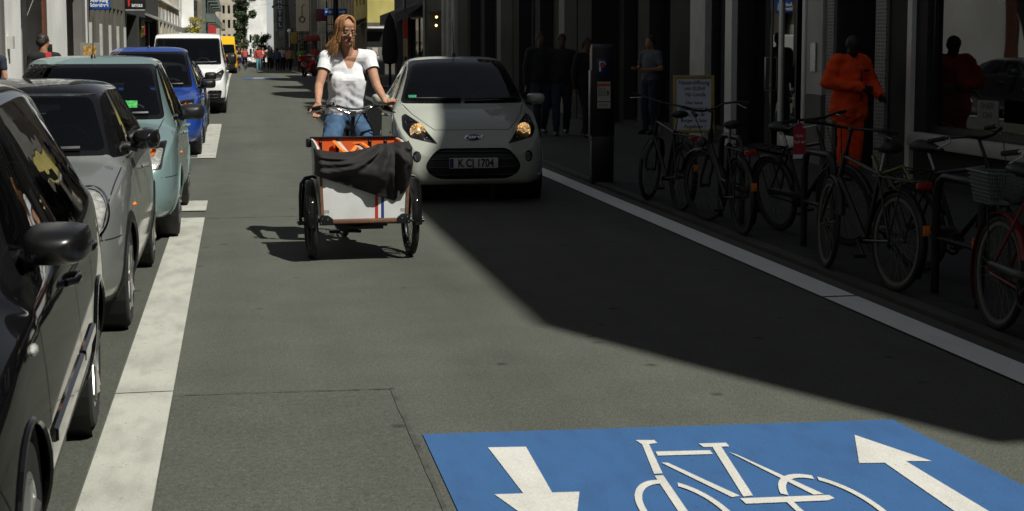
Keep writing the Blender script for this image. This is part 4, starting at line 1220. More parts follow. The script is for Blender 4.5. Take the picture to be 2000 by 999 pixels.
# ---- black hatchback nearest the camera (left)
GB = dict(paint=P_gb, r=.315, axles=(.87, 3.385), hw=.87, ww=.195, beltz=.93, dash_y=1.35, sub=8,
  rows=[(0, .38, .52, .56, .4, .5, .45, .3), (.04, .27, .60, .66, .6, .66, .62, .45), (.15, .22, .66, .74, .70, .76, .72, .55), (.35, .2, .76, .83, .76, .83, .78, .62), (.8, .19, .86, .92, .79, .865, .81, .66),
        (1.2, .19, .90, .99, .8, .87, .82, .68), (1.32, .19, .92, 1.03, .8, .87, .82, .69), (1.7, .19, .93, 1.29, .8, .87, .825, .62), (2.05, .19, .94, 1.49, .8, .87, .825, .585), (2.5, .19, .955, 1.56, .8, .87, .825, .575),
        (3.2, .19, .975, 1.575, .8, .87, .825, .57), (3.7, .2, .985, 1.54, .795, .865, .82, .565), (3.92, .22, .985, 1.45, .785, .85, .81, .56), (4.12, .25, .98, 1.20, .77, .82, .79, .56), (4.27, .28, .95, 1.0, .75, .8, .76, .57), (4.36, .34, .78, .84, .7, .75, .7, .52), (4.40, .44, .6, .68, .55, .62, .58, .4)],
  screen=[(-.66, 1.04), (.66, 1.04), (.52, 1.40), (-.52, 1.40)], rear_screen=[(-.56, 1.03), (.56, 1.03), (.47, 1.38), (-.47, 1.38)],
  sides=[[(1.50, .985), (1.98, 1.355), (2.34, 1.40), (2.34, .985)], [(2.42, .985), (2.42, 1.42), (3.05, 1.42), (3.08, .995)], [(3.16, 1.0), (3.16, 1.42), (3.66, 1.40), (3.98, 1.05), (3.96, 1.01)]],
  side_trim=[(1.36, .965), (1.95, 1.375), (2.4, 1.445), (3.1, 1.45), (3.70, 1.42), (4.08, 1.02), (4.0, .98), (2.5, .965)],
  lamps=[dict(poly=[(.36, .60), (.72, .62), (.74, .74), (.40, .72)], bowls=[(.5, .66, .07, 'reflector')])], grilles=[dict(poly=[(-.3, .6), (.3, .6), (.3, .7), (-.3, .7)], bars=3)],
  gaps=[('side', [(1.28, .26), (1.26, .6), (1.32, .95)]), ('side', [(2.39, .26), (2.39, .96)]), ('side', [(3.12, .97), (3.08, .75), (2.92, .55), (2.88, .26)]), ('side', [(1.32, .235), (2.9, .235)]), ('side', [(.5, .55), (.44, .62)])],
  doors=[[(1.285, .25), (2.385, .25), (2.385, 1.40), (1.98, 1.375), (1.285, .95)]], handles=[(2.22, .86), (3.0, .87)], handlemat=P_gb, mouldings=[[(1.32, .52), (2.36, .53)], [(2.42, .53), (2.92, .54)]], mouldmat=P_gb,
  side_lamps=[(1.12, .83, .042, .018, 'lamp_clear2')], mirror=(1.66, 1.045, (.215, .17, .128), .0), mirrormat=mat('mirror_shell', (.006, .006, .006), .28, var=.2), mexp=.58, chrome_lines=[('side', [(1.36, .235), (2.85, .235)], .03)])
M['lamp_clear2'] = mat('clear_indicator', (.40, .40, .38), .1, var=.3, scale=60, coat=1)
black_car = make_car('parked_hatchback', 'shiny black estate car parked nearest, large black wing mirror, cut by the left edge', GB, (-1.407, 3.16, 0), R(1.4))

# ---- silver grey small car with black roof
MI = dict(paint=P_mini, r=.30, axles=(.70, 3.167), hw=.84, ww=.185, beltz=.99, dash_y=1.1, sub=7, clad=.27, frame=.03,
  rows=[(0, .35, .52, .58, .45, .5, .45, .3), (.04, .26, .60, .70, .60, .66, .6, .42), (.12, .22, .69, .81, .68, .74, .68, .5), (.3, .19, .78, .88, .74, .80, .74, .56), (.6, .17, .86, .945, .78, .835, .77, .6),
        (.95, .17, .925, 1.0, .79, .84, .785, .66), (1.02, .17, .94, 1.03, .79, .84, .785, .68), (1.24, .17, .955, 1.26, .79, .84, .785, .63), (1.46, .17, .96, 1.43, .79, .84, .785, .60), (1.9, .17, .97, 1.475, .79, .84, .785, .60),
        (2.8, .17, .98, 1.46, .78, .84, .785, .59), (3.25, .2, .99, 1.40, .77, .82, .775, .575), (3.5, .25, .98, 1.2, .74, .79, .745, .57), (3.61, .33, .8, .9, .65, .7, .65, .5), (3.65, .4, .65, .7, .5, .55, .5, .4)],
  roof_z=1.0, roof_y=1.05, screen=[(-.655, 1.045), (.655, 1.045), (.545, 1.37), (-.545, 1.37)], rear_screen=[(-.56, 1.06), (.56, 1.06), (.5, 1.33), (-.5, 1.33)],
  sides=[[(1.28, 1.02), (1.56, 1.36), (2.26, 1.385), (2.26, 1.03)], [(2.36, 1.035), (2.36, 1.385), (3.1, 1.345), (3.28, 1.07)]], side_trim=[(1.2, 1.0), (3.4, 1.0), (3.2, 1.40), (1.52, 1.40)],
  lamps=[dict(poly=circle2(.60, .735, .125, 26, .135), rad=.002, depth=.008, ymax=.7, bowls=[(.60, .70, .07, 'reflector'), (.60, .79, .04, 'reflector')])],
  grilles=[dict(poly=[(-.36, .56), (.36, .56), (.30, .68), (-.30, .68)], bars=3), dict(poly=[(-.5, .3), (.5, .3), (.45, .42), (-.45, .42)], bars=2)],
  gaps=[('side', [(1.17, .28), (1.17, .9), (1.2, .98)]), ('side', [(2.31, .28), (2.31, 1.0)]), ('side', [(.10, .60), (.34, .60)]), ('front', [(-.76, .97), (-.74, .88), (-.70, .6), (-.60, .56)]), ('front', [(.76, .97), (.74, .88), (.70, .6), (.60, .56)])],
  doors=[[(1.18, .29), (2.30, .29), (2.30, 1.385), (1.55, 1.36), (1.18, .99)]], handles=[(2.12, .86)], chrome_lines=[('side', [(1.2, .985), (1.8, .99), (2.6, .998), (3.4, .998)], .018), ('front', [(.56, 1.385), (-.56, 1.385)], .02), ('front', circle2(.60, .735, .134, 30, .144) + [(.734, .735)], .02)],
  side_lamps=[(.99, .71, .028, .016, 'orange_lens')], mirror=(1.36, 1.075, (.18, .13, .145), .06), mirrormat=M['gloss_black'], mexp=.85, wipers=[(.50, .05, -.005), (-.05, -.55, 0)], wiper_z=1.05, wn=7)
mini = make_car('parked_hatchback', 'silver grey compact car with black roof, chrome trim and round headlamps, parked', MI, (-1.475, 8.26, 0), 0)
# pale scoop line across the bonnet edge
# ---- pale teal small family car
def tall(height=1.56, **k):
    s = height - 1.56
    d = dict(r=.295, axles=(.78, 3.27), hw=.85, ww=.185, beltz=.95, dash_y=1.25, sub=6,
      rows=[(0, .38, .52, .58, .45, .52, .46, .3), (.04, .27, .60, .68, .62, .68, .62, .44), (.12, .23, .70, .80, .70, .76, .71, .52), (.28, .21, .79, .88, .75, .815, .765, .58), (.6, .2, .87, .955, .78, .845, .795, .62),
            (.98, .2, .92, 1.01, .79, .85, .80, .67), (1.06, .2, .935, 1.04, .79, .85, .80, .69), (1.4, .2, .95, 1.28 + s * .5, .79, .85, .80, .64), (1.75, .2, .96, 1.48 + s, .79, .85, .80, .60), (2.15, .2, .97, 1.555 + s, .79, .85, .80, .59),
            (3.0, .2, .99, 1.55 + s, .785, .845, .795, .58), (3.5, .22, 1.0, 1.47 + s, .775, .83, .785, .565), (3.8, .27, .98, 1.22 + s, .74, .79, .75, .56), (3.97, .33, .8, .95, .66, .72, .68, .5), (4.02, .4, .62, .7, .52, .58, .52, .4)],
      screen=[(-.665, 1.06), (.665, 1.06), (.55, 1.445 + s), (-.55, 1.445 + s)], rear_screen=[(-.55, 1.06), (.55, 1.06), (.48, 1.42 + s), (-.48, 1.42 + s)],
      sides=[[(1.40, 1.02), (1.88, 1.43 + s), (2.32, 1.46 + s), (2.32, 1.03)], [(2.42, 1.035), (2.42, 1.465 + s), (3.1, 1.455 + s), (3.15, 1.05)]],
      lamps=[dict(poly=[(.40, .64), (.70, .66), (.735, .86), (.60, .845), (.44, .80)], rim=.012, rimmat=2, depth=.05, bowls=[(.54, .71, .065, 'reflector'), (.62, .80, .045, 'orange_lens')])],
      grilles=[dict(poly=[(-.36, .62), (.36, .62), (.33, .72), (-.33, .72)], bars=3), dict(poly=[(-.60, .34), (.60, .34), (.66, .48), (-.66, .48)], bars=4)],
      gaps=[('side', [(1.22, .28), (1.2, .7), (1.24, .95)]), ('side', [(2.37, .28), (2.37, 1.0)]), ('side', [(3.25, 1.0), (3.2, .8), (3.0, .55), (2.98, .28)]), ('front', [(-.69, 1.03), (-.62, .86), (-.42, .82), (.42, .82), (.62, .86), (.69, 1.03)]), ('side', [(.08, .58), (.42, .58)])],
      doors=[[(1.23, .29), (2.36, .29), (2.36, 1.475 + s), (1.88, 1.45 + s), (1.23, .98)]], handles=[(2.18, .84), (3.02, .86)], side_lamps=[(1.1, .72, .03, .015, 'orange_lens')],
      mirror=(1.52, 1.05, (.235, .14, .15), .05), mirrormat=M['black_plastic'], wipers=[(.55, .03, -.005), (-.03, -.58, 0)], wiper_z=1.068, wstyle='cap', antenna=(0, 1.95, .4, .1))
    d.update(k); return d
TE = tall(1.60, paint=P_teal)
teal = make_car('parked_hatchback', 'pale teal five-door car parked behind the silver one, green windscreen sticker', TE, (-1.355, 12.36, 0), 0)
MB().box((0, 0, 0), (.13, .003, .10), Matrix.Rotation(R(-52), 3, 'X')).build('screen_sticker', mat('parking_sticker', (.12, .62, .16), .5, var=.5, scale=30), teal, loc=(.38, 1.30, 1.155))
BL = tall(1.66, paint=P_blue, sub=5)
blue = make_car('parked_hatchback', 'bright blue tall hatchback parked between the teal car and the white van', BL, (-1.385, 21.9, 0), 0)
DK = tall(1.40, paint=P_dark, sub=4)
dark1 = make_car('parked_hatchback', 'dark car half hidden between the blue hatchback and the white van', DK, (-1.42, 27.4, 0), 0)

VA = dict(paint=P_white, r=.335, axles=(.93, 4.1), hw=.955, ww=.21, beltz=1.15, dash_y=1.3, sub=6, boxy=1,
  rows=[(0, .42, .66, .74, .62, .70, .66, .5), (.04, .30, .74, .86, .76, .82, .78, .6), (.14, .26, .88, .98, .84, .90, .86, .66), (.35, .25, .99, 1.08, .88, .935, .89, .7), (.7, .24, 1.08, 1.17, .90, .95, .91, .76), (.95, .24, 1.12, 1.24, .90, .955, .915, .80),
        (1.3, .24, 1.15, 1.52, .90, .955, .92, .80), (1.75, .24, 1.17, 1.86, .90, .955, .92, .79), (2.05, .24, 1.18, 1.95, .90, .955, .92, .79), (3.0, .24, 1.2, 1.97, .90, .955, .92, .79), (4.6, .24, 1.2, 1.96, .9, .955, .92, .78), (4.9, .28, 1.2, 1.86, .88, .93, .9, .77), (4.98, .35, 1.0, 1.5, .8, .85, .82, .7), (5.0, .45, .9, 1.2, .6, .7, .65, .5)],
  screen=[(-.79, 1.22), (.79, 1.22), (.745, 1.80), (-.745, 1.80)], sides=[[(1.25, 1.2), (1.72, 1.72), (2.2, 1.76), (2.2, 1.2)]],
  lamps=[dict(poly=[(.50, .80), (.80, .84), (.88, 1.00), (.84, 1.06), (.66, .95)], rim=.02, rimmat=2, back=M['black_plastic'], depth=.03, bowls=[(.68, .87, .075, 'reflector'), (.79, .97, .05, 'reflector')])],
  grilles=[dict(poly=[(-.46, .82), (.46, .82), (.42, .95), (-.42, .95)], bars=2), dict(poly=[(-.80, .36), (.80, .36), (.84, .58), (-.84, .58)], bars=3)],
  gaps=[('side', [(1.15, .3), (1.12, 1.1)]), ('side', [(2.3, .3), (2.3, 1.85)]), ('side', [(3.6, .3), (3.6, 1.85)]), ('front', [(-.84, 1.1), (-.6, .98), (.6, .98), (.84, 1.1)])], doors=[[(1.16, .32), (2.29, .32), (2.29, 1.78), (1.74, 1.75), (1.16, 1.18)]], handles=[(2.15, 1.0)],
  mirror=(1.42, 1.30, (.23, .16, .30), .08), mirrormat=M['black_plastic'], mexp=.55, wipers=[(.7, .05, -.01)], wiper_z=1.235, bumper_z=.40, wstyle='cap')
van = make_car('delivery_van', 'white panel van parked behind the blue hatchback with large dark windscreen', VA, (-1.2, 35.25, 0), 0, 'van')
DK2 = tall(1.50, paint=P_dark, sub=3)
dark2 = make_car('parked_hatchback', 'dark car parked in the shade between the white van and the yellow van', DK2, (-1.25, 48, 0), 0)
VY = dict(VA); VY['paint'] = paint('yellow_van_paint', (.80, .42, .015), 0, .1); VY['sub'] = 4
VY['rows'] = [(y, zb, zs, zt if zt < 1.3 else zt + .42 * min(1, (zt - 1.3) / .5), *r_) for y, zb, zs, zt, *r_ in VA['rows']]
VY['screen'] = [(-.79, 1.22), (.79, 1.22), (.72, 1.80), (-.72, 1.80)]
yv = make_car('delivery_van', 'yellow high-roofed delivery van parked far down the street', VY, (-.92, 92, gz(93)), 0, 'van')
text_mesh('van_lettering', 'DHL', .3, mat('van_red', (.5, .01, .02), .4), yv, (0, 1.66, 2.12), (PI / 2 - R(38), 0, 0), depth=.004, sx=1.6)
for i, (x, y, pm, lb) in enumerate([(-1.3, 60, P_teal, 'small grey car parked between the dark car and the yellow van'), (-1.25, 70, P_dark, 'black car parked just in front of the yellow van'),
                                    (.5, 205, P_blue, 'distant blue car driving under the far trees'), (1.6, 238, P_white, 'distant white car near the white tower'), (-1.3, 128, P_white, 'white car parked beyond the yellow van')]):
    make_car('parked_hatchback' if x < 0 else 'driving_car', lb, tall(1.55, paint=pm, sub=2, gaps=[], mouldings=[]), (x, y, gz(y + 2)), 0)
# ------------------------------------------------------------------ bicycles
M['saddle'] = mat('saddle_leather', (.012, .011, .01), .5, var=.3, bump=.1)
M['rim_pale'] = mat('rim_pale', (.15, .15, .13), .45, .3, var=.15); M['dark_steel'] = mat('dark_steel', (.05, .05, .05), .35, .8, var=.2); M['rim_dark'] = mat('rim_dark', (.05, .05, .05), .4, .6, var=.2); M['grip'] = mat('grip_rubber', (.01, .01, .01), .8)
_bw = {}
def bike_wheel(parent, loc, r, rz=0, rimm=None, fat=.02, name='wheel'):
    rimm = rimm or M['rim_dark']; key = (r, fat, rimm.name)
    if key not in _bw:
        t = MB().lathe([(r - fat * 1.9, -fat * .55), (r - fat, -fat), (r - fat * .3, -fat * .75), (r, 0), (r - fat * .3, fat * .75), (r - fat, fat), (r - fat * 1.9, fat * .55), (r - fat * 2.0, 0)], 44, axis='x', closed=True)
        k = MB(); ri = r - fat * 1.9
        k.lathe([(ri, -.011), (ri - .022, -.009), (ri - .026, 0), (ri - .022, .009), (ri, .011), (ri + .003, 0)], 44, axis='x', closed=True)
        k.lathe([(.0, -.045), (.022, -.045), (.022, -.03), (.014, -.025), (.014, .025), (.022, .03), (.022, .045), (.0, .045)], 12, axis='x')
        for i in range(28):
            a = 2 * PI * i / 28; s = 1 if i % 2 else -1; b = a + (.35 if (i // 2) % 2 else -.35)
            k.tube([(s * .03, .02 * math.cos(b), .02 * math.sin(b)), (0, (ri - .024) * math.cos(a), (ri - .024) * math.sin(a))], .0017, 4)
        _bw[key] = (t.mesh('wheel', M['rubber'], smooth=60), k.mesh('rim', rimm, smooth=50))
    t, k = _bw[key]
    o = link(bpy.data.objects.new(name, t), parent); o.location = loc; o.rotation_euler = (0, 0, rz)
    link(bpy.data.objects.new('rim', k), o)
    return o

def bicycle(label, loc, rz, col, lean=0.0, steer=0.0, step=False, rimm=None, R_=.34, front_lamp=False, basket=None, rack=True, tail=True, stand=False, guard=True, group='bicycles parked in the shade on the right', bar='swept', barmat=None):
    root = empty('bicycle', loc, 0, label, 'bicycle', group); root.rotation_euler = (0, lean, rz)
    fm = mat('bike_paint', col, .35, .1, var=.2, scale=9, coat=.15); bm_ = barmat or M['dark_steel']
    BB, RA, FA = Vector((0, .44, .29)), Vector((0, 0, R_)), Vector((0, 1.06, R_))
    ST, SP = Vector((0, .29, .80)), Vector((0, .25, .93)); HT, HB = Vector((0, .84, .86)), Vector((0, .90, .68))
    ax = (HT - HB).normalized(); rot = Matrix.Rotation(steer, 3, ax)
    st = lambda p: HB + rot @ (Vector(p) - HB)
    f = MB()
    f.tube([BB, ST], .017, 10); f.tube([HT + ax * .03, HB - ax * .02], .020, 10); f.tube([BB, HB + ax * .02], .020, 10)
    if step: f.tube([BB + Vector((0, -.02, .14)), Vector((0, .55, .44)), HB + ax * .08], .017, 10)
    else: f.tube([ST - Vector((0, 0, .03)), HT], .016, 10)
    for s in (1, -1):
        f.tube([BB + Vector((s * .03, 0, 0)), RA + Vector((s * .06, 0, 0))], .010, 8); f.tube([ST + Vector((s * .02, 0, -.02)), RA + Vector((s * .06, 0, 0))], .009, 8)
    f.lathe([(.024, -.045), (.024, .045)], 12, BB, 'x')
    f.build('frame', fm, root, smooth=60)
    k = MB()
    for s in (1, -1): k.tube([st(HB + Vector((s * .03, .015, -.03))), st(HB + Vector((s * .055, .04, -.12))), st(FA + Vector((s * .055, -.03, .08))), st(FA + Vector((s * .055, 0, 0)))], [.014, .014, .011, .009], 8)
    k.tube([st(HB + Vector((-.05, .018, -.05))), st(HB + Vector((.05, .018, -.05)))], .016, 8)
    k.build('fork', fm, root, smooth=60)
    bike_wheel(root, RA, R_, 0, rimm); bike_wheel(root, st(FA), R_, steer, rimm)
    h = MB(); top = HT + ax * .20
    h.tube([st(HT), st(top)], .012, 8); h.tube([st(top), st(top + Vector((0, .06, .02)))], .014, 8)
    if bar == 'swept': pts = [(-.30, -.16, .03), (-.26, -.05, .05), (-.18, .05, .05), (-.06, .06, .02), (.06, .06, .02), (.18, .05, .05), (.26, -.05, .05), (.30, -.16, .03)]
    else: pts = [(-.33, .0, .03), (-.2, .03, .03), (-.06, .06, .02), (.06, .06, .02), (.2, .03, .03), (.33, .0, .03)]
    P = [st(top + Vector(p)) for p in pts]
    h.tube(P, .011, 8)
    hb = h.build('handlebar', bm_, root, smooth=60)
    for a, b in ((P[0], P[1]), (P[-1], P[-2])):
        d = (b - a).normalized(); MB().tube([a - d * .02, a + d * .10], .016, 8).build('grip', M['grip'], hb, smooth=60)
        MB().tube([a + d * .13, a + d * .10 + Vector((0, .05, -.02)), a + Vector((0, .06, -.05))], .006, 6).build('brake_lever', M['steel'], hb, smooth=60)
    MB().tube([P[2], st(HB + Vector((.03, .12, .1))), st(HB + Vector((.02, .04, -.05)))], .004, 5).build('brake_cable', M['black_plastic'], hb, smooth=60)
    MB().tube([ST, SP], .013, 8).build('seat_post', M['steel'], root, smooth=60)
    sd = MB()
    sd.tube([SP + Vector((0, -.13, .035)), SP + Vector((0, -.10, .04)), SP + Vector((0, -.02, .035)), SP + Vector((0, .08, .03)), SP + Vector((0, .15, .02))], [.05, .085, .075, .035, .018], 14, flat=.45)
    sd.tube([SP + Vector((.03, -.07, .0)), SP + Vector((.02, .06, .0))], .006, 5); sd.tube([SP + Vector((-.03, -.07, .0)), SP + Vector((-.02, .06, .0))], .006, 5)
    sd.build('saddle', M['saddle'], root, smooth=60)
    c = MB()
    c.lathe([(.07, .05), (.09, .05), (.092, .053), (.09, .056), (.07, .056)], 24, BB, 'x', closed=True); c.tube([BB + Vector((-.06, 0, 0)), BB + Vector((.07, 0, 0))], .012, 8)
    for s, a in ((1, .6), (-1, .6 + PI)):
        e = BB + Vector((s * .075, math.cos(a) * .165, math.sin(a) * .165)); c.tube([BB + Vector((s * .065, 0, 0)), e], .010, 6); c.box(e + Vector((s * .05, 0, 0)), (.09, .07, .022))
    c.build('crank', M['black_metal'], root, smooth=45)
    if guard: MB().tube([BB + Vector((.065, .11, .02)), BB + Vector((.065, .08, .10)), BB + Vector((.065, -.1, .09)), RA + Vector((.065, .0, .05))], [.02, .03, .03, .02], 8, flat=.5).build('chain_guard', M['black_plastic'], root, smooth=60)
    for nm, cc, a0, a1, fr in (('rear_mudguard', RA, R(20), R(215), False), ('front_mudguard', FA, R(20), R(165), True)):
        m_ = MB(); vs = []; n = 20
        for i in range(n + 1):
            a = a0 + (a1 - a0) * i / n
            for x, dr in ((-.03, .012), (-.018, .024), (.018, .024), (.03, .012)):
                p = cc + Vector((x, math.cos(a) * (R_ + dr), math.sin(a) * (R_ + dr))); vs.append(st(p) if fr else p)
        m_.add(vs, [(4 * i + j, 4 * i + j + 1, 4 * i + 5 + j, 4 * i + 4 + j) for i in range(n) for j in range(3)])
        m_.build('mudguard', fm if step else M['black_metal'], root, smooth=60)
    if rack:
        r_ = MB(); z = R_ * 2 + .09
        for x in (-.06, 0, .06): r_.tube([(x, -.28, z), (x, .20, z)], .006, 6)
        for y in (-.28, -.1, .08, .2): r_.tube([(-.06, y, z), (.06, y, z)], .006, 6)
        for s in (1, -1): r_.tube([(s * .06, -.12, z), (s * .065, 0, R_)], .006, 6); r_.tube([(s * .06, .2, z), (s * .03, .26, z + .02)], .006, 6)
        r_.build('luggage_rack', M['black_metal'], root, smooth=60)
        if tail: MB().box((0, -.30, z - .02), (.11, .03, .045)).build('tail_lamp', M['red_lens'], root, bevel=.008)
    if tail: MB().box((0, -R_ - .03, R_ + .12), (.05, .012, .07)).build('reflector', M['orange_lens'], root, bevel=.004)
    if front_lamp:
        lm = MB(); c0 = st(HB + Vector((0, .1, .08))); lm.lathe([(.02, -.05), (.045, -.01), (.05, .03), (.045, .035)], 16, c0, 'y'); lo = lm.build('front_lamp', M['black_plastic'], root, smooth=50)
        MB().lathe([(.0, .037), (.045, .034)], 16, c0, 'y').build('lens', M['reflector'], lo)
    if stand: MB().tube([BB + Vector((-.04, -.06, -.03)), BB + Vector((-.16, -.10, -.28))], .009, 6).build('kickstand', M['steel'], root, smooth=60)
    if basket:
        z = R_ * 2 + .04; b = MB(); by0, by1 = -.25, -.02
        for i in range(9):
            zz = z + .02 + i * .023; g = .0 + i * .005; L4 = [(-.085 - g, by0 - g, zz), (.085 + g, by0 - g, zz), (.085 + g, by1 + g, zz), (-.085 - g, by1 + g, zz)]
            b.tube(L4, .0035 if i < 8 else .007, 5, closed=True)
        for i in range(14):
            t = i / 13; x = -.085 + .17 * t; y = by0 + (by1 - by0) * t
            for s, yy in ((-1, by0), (1, by1)): b.tube([(x, yy, z + .02), (x * 1.3, yy + s * .04, z + .205)], .003, 4)
            for s in (-1, 1): b.tube([(s * .085, y, z + .02), (s * .125, y, z + .205)], .003, 4)
            b.tube([(x, by0, z + .02), (x, by1, z + .02)], .003, 4)
        b.build('basket', basket, root)
    return root, P

PZ = .03
def stand_at(y, label, x=4.62):
    r = empty('bike_stand', (x, y, PZ), 0, label, 'bike stand', 'bike stands between the parked bicycles')
    MB().tube([(0, -.3, -.05), (0, -.3, .66), (0, -.27, .76), (0, -.2, .8), (0, .2, .8), (0, .27, .76), (0, .3, .66), (0, .3, -.05)], .028, 10).build('hoop', M['black_metal'], r, smooth=60)
    MB().tube([(0, -.3, .38), (0, .3, .38)], .018, 8).build('cross_bar', M['black_metal'], r, smooth=60)
B1, _ = bicycle('black bicycle with silver handlebar and red rear lamp nearest the parking meter', (4.37, 13.80, PZ), R(3), (.005, .005, .006), lean=R(3), steer=R(-38), bar='flat', rimm=M['rim_dark'])
B2, _ = bicycle('black bicycle in front of the yellow framed board, round reflector under its rack', (4.36, 11.95, PZ), R(-2), (.006, .006, .006), lean=R(-3), steer=R(20), front_lamp=True, step=True)
B3, P3 = bicycle('black bicycle facing the viewer with a red paper tag on its handlebar', (4.80, 12.2, PZ), R(180 + 11), (.006, .006, .006), lean=R(9), steer=R(8), tail=False, bar='flat')
B4, _ = bicycle('dark bicycle with pale wheel rims, red tail lamp and yellow cable lock', (4.38, 9.02, PZ), R(3), (.007, .006, .006), lean=R(3), steer=R(-14), rimm=M['rim_pale'], bar='flat')
B5, _ = bicycle('black bicycle leaning toward its pale-rimmed neighbour on the far side', (4.95, 9.78, PZ), R(180 + 14), (.006, .006, .006), lean=R(10), steer=R(10), tail=False)
B6, _ = bicycle('red bicycle at the right edge with a wire basket over its rear wheel', (4.38, 7.68, PZ), R(180 - 6), (.20, .012, .010), lean=R(-3), steer=R(0), step=True, rimm=M['rim_pale'], basket=mat('basket_wire', (.13, .15, .14), .5, var=.1), stand=True, tail=True, barmat=M['steel'])
tg = empty('tag', (0, 0, 0), 0, 'red paper tag with white foot hanging from a bicycle handlebar', 'tag')
bpy.context.view_layer.update()
pt = B3.matrix_world @ P3[-2]
tg.location = pt + Vector((0, -.03, -.02))
MB().prism([(-.055, 0, -.30), (.055, 0, -.30), (.055, 0, -.06), (.02, 0, -.0), (-.02, 0, -.0), (-.055, 0, -.06)], (0, .003, 0)).build('tag_sheet', mat('tag_red', (.42, .03, .05), .5, var=.1), tg)
MB().b2(-.055, .055, -.003, -.001, -.30, -.265).build('tag_foot', M['white'], tg)
for i, t_ in enumerate(('Hallo', 'Rad da!')): text_mesh('tag_text', t_, .034, M['white'], tg, (0, -.002, -.11 - i * .05), depth=.0005)
ck = MB().tube([(4.42, 8.88, .80), (4.46, 9.08, .88), (4.40, 9.33, .80), (4.44, 9.53, .92), (4.50, 9.28, .70), (4.42, 8.98, .78)], .011, 8)
tag(ck.build('cable_lock', mat('yellow_cable', (.12, .115, .02), .4), smooth=60), 'yellow cable lock looped around the pale-rimmed bicycle', 'lock')
stand_at(13.0, 'black steel bike stand beside the bicycle near the board'); stand_at(10.9, 'black steel bike stand between the tagged bicycle and the pale-rimmed one'); stand_at(8.6, 'black steel bike stand nearest the red bicycle')

# ------------------------------------------------------------------ cargo tricycle (faces -Y)
M['orange_board'] = mat('orange_board', (.62, .105, .018), .5, var=.1, scale=5); M['white_board'] = mat('white_board', (.70, .71, .70), .45, var=.05, scale=8, var2=.12, scale2=3)
M['ply_edge'] = mat('plywood_edge', (.16, .075, .04), .6, var=.25, scale=30); M['cover'] = mat('black_canvas', (.013, .0115, .011), .8, var=.2, scale=10, bump=.15, bscale=300)
tri = empty('cargo_tricycle', (.96, 11.5, 0), R(1.5), 'black cargo tricycle with white front box, orange inside, ridden by the woman', 'tricycle')
F0, F1 = -.30, .42     # box front and back
def boxpanel(name, pts, vec, m): return MB().prism(pts, vec).build(name, m, tri)
xb, xt = .322, .343
fp = boxpanel('front_panel', [(-xb, F0, .345), (xb, F0, .345), (xt, F0 - .02, .80), (-xt, F0 - .02, .80)], (0, .014, 0), M['white_board'])
for x0, m in ((.080, mat('stripe_red', (.55, .03, .03), .5)), (.104, M['white']), (.128, mat('stripe_blue', (.02, .045, .22), .5))):
    MB().prism([(x0, F0 - .0015, .348), (x0 + .022, F0 - .0015, .348), (x0 + .022, F0 - .0125, .62), (x0, F0 - .0125, .62)], (0, -.0012, 0)).build('stripe', m, fp)
for s in (-1, 1): MB().prism([(s * .30 - .02, F0 - .0025, .395), (s * .30 + .02, F0 - .0025, .395), (s * .30 + .02, F0 - .0035, .42), (s * .30 - .02, F0 - .0035, .42)], (0, -.001, 0)).build('sticker', mat('sticker_grey', (.35, .35, .33), .5, var=.4, scale=80), fp)
for s in (-1, 1):
    side = [(s * (xb + .003), F0 + .002, .345), (s * (xb + .003), F1, .345), (s * (xt + .003), F1 + .02, .93), (s * (xt + .003), F1 - .25, .93), (s * (xt + .003), F0 + .12, .905), (s * (xt + .002), F0 + .0, .83)]
    boxpanel('side_panel', side, (s * .014, 0, 0), M['white_board'])
    inn = [(s * (xb - .001), F0 + .03, .36), (s * (xb - .001), F1 - .001, .36), (s * (xt - .001), F1 - .001, .925), (s * (xt - .001), F1 - .25, .925), (s * (xt - .001), F0 + .12, .90), (s * (xt - .001), F0 + .03, .83)]
    boxpanel('side_lining', inn, (-s * .006, 0, 0), M['orange_board'])
    boxpanel('edge_strip', [(s * (xb + .018), F0 - .004, .345), (s * (xb - .004), F0 - .004, .345), (s * (xt - .004), F0 - .024, .85), (s * (xt + .018), F0 - .024, .85)], (0, -.006, 0), M['ply_edge'])
boxpanel('back_panel', [(-xb, F1, .345), (xb, F1, .345), (xt, F1 + .02, .93), (-xt, F1 + .02, .93)], (0, .014, 0), M['orange_board'])
for x in (-.28, -.14, .13, .26):
    s_ = MB().prism([(x - .012, F1 - .003, .50), (x + .012, F1 - .003, .50), (x + .012, F1 + .016, .935), (x - .012, F1 + .016, .935)], (0, -.006, 0)).build('board_batten', M['black_metal'], tri); MB().ball((x, F1 + .005, .905), .009, 8).build('bolt', M['chrome'], s_)
MB().b2(-xt - .02, xt + .02, F1 + .005, F1 + .045, .928, .945).build('top_rail', M['black_metal'], tri, bevel=.004)
for s in (-1, 1): MB().b2(s * (xt + .035) - .02, s * (xt + .035) + .02, F1 - .02, F1 + .06, .86, .93).build('hood_bracket', M['black_metal'], tri, bevel=.008)
MB().b2(-xb, xb, F0 + .015, F1 - .002, .345, .362).build('floor_board', M['ply_edge'], tri)
MB().b2(-xb - .02, xb + .02, F0 - .015, F0 + .02, .312, .343).build('bottom_rail', M['ply_edge'], tri, bevel=.004)
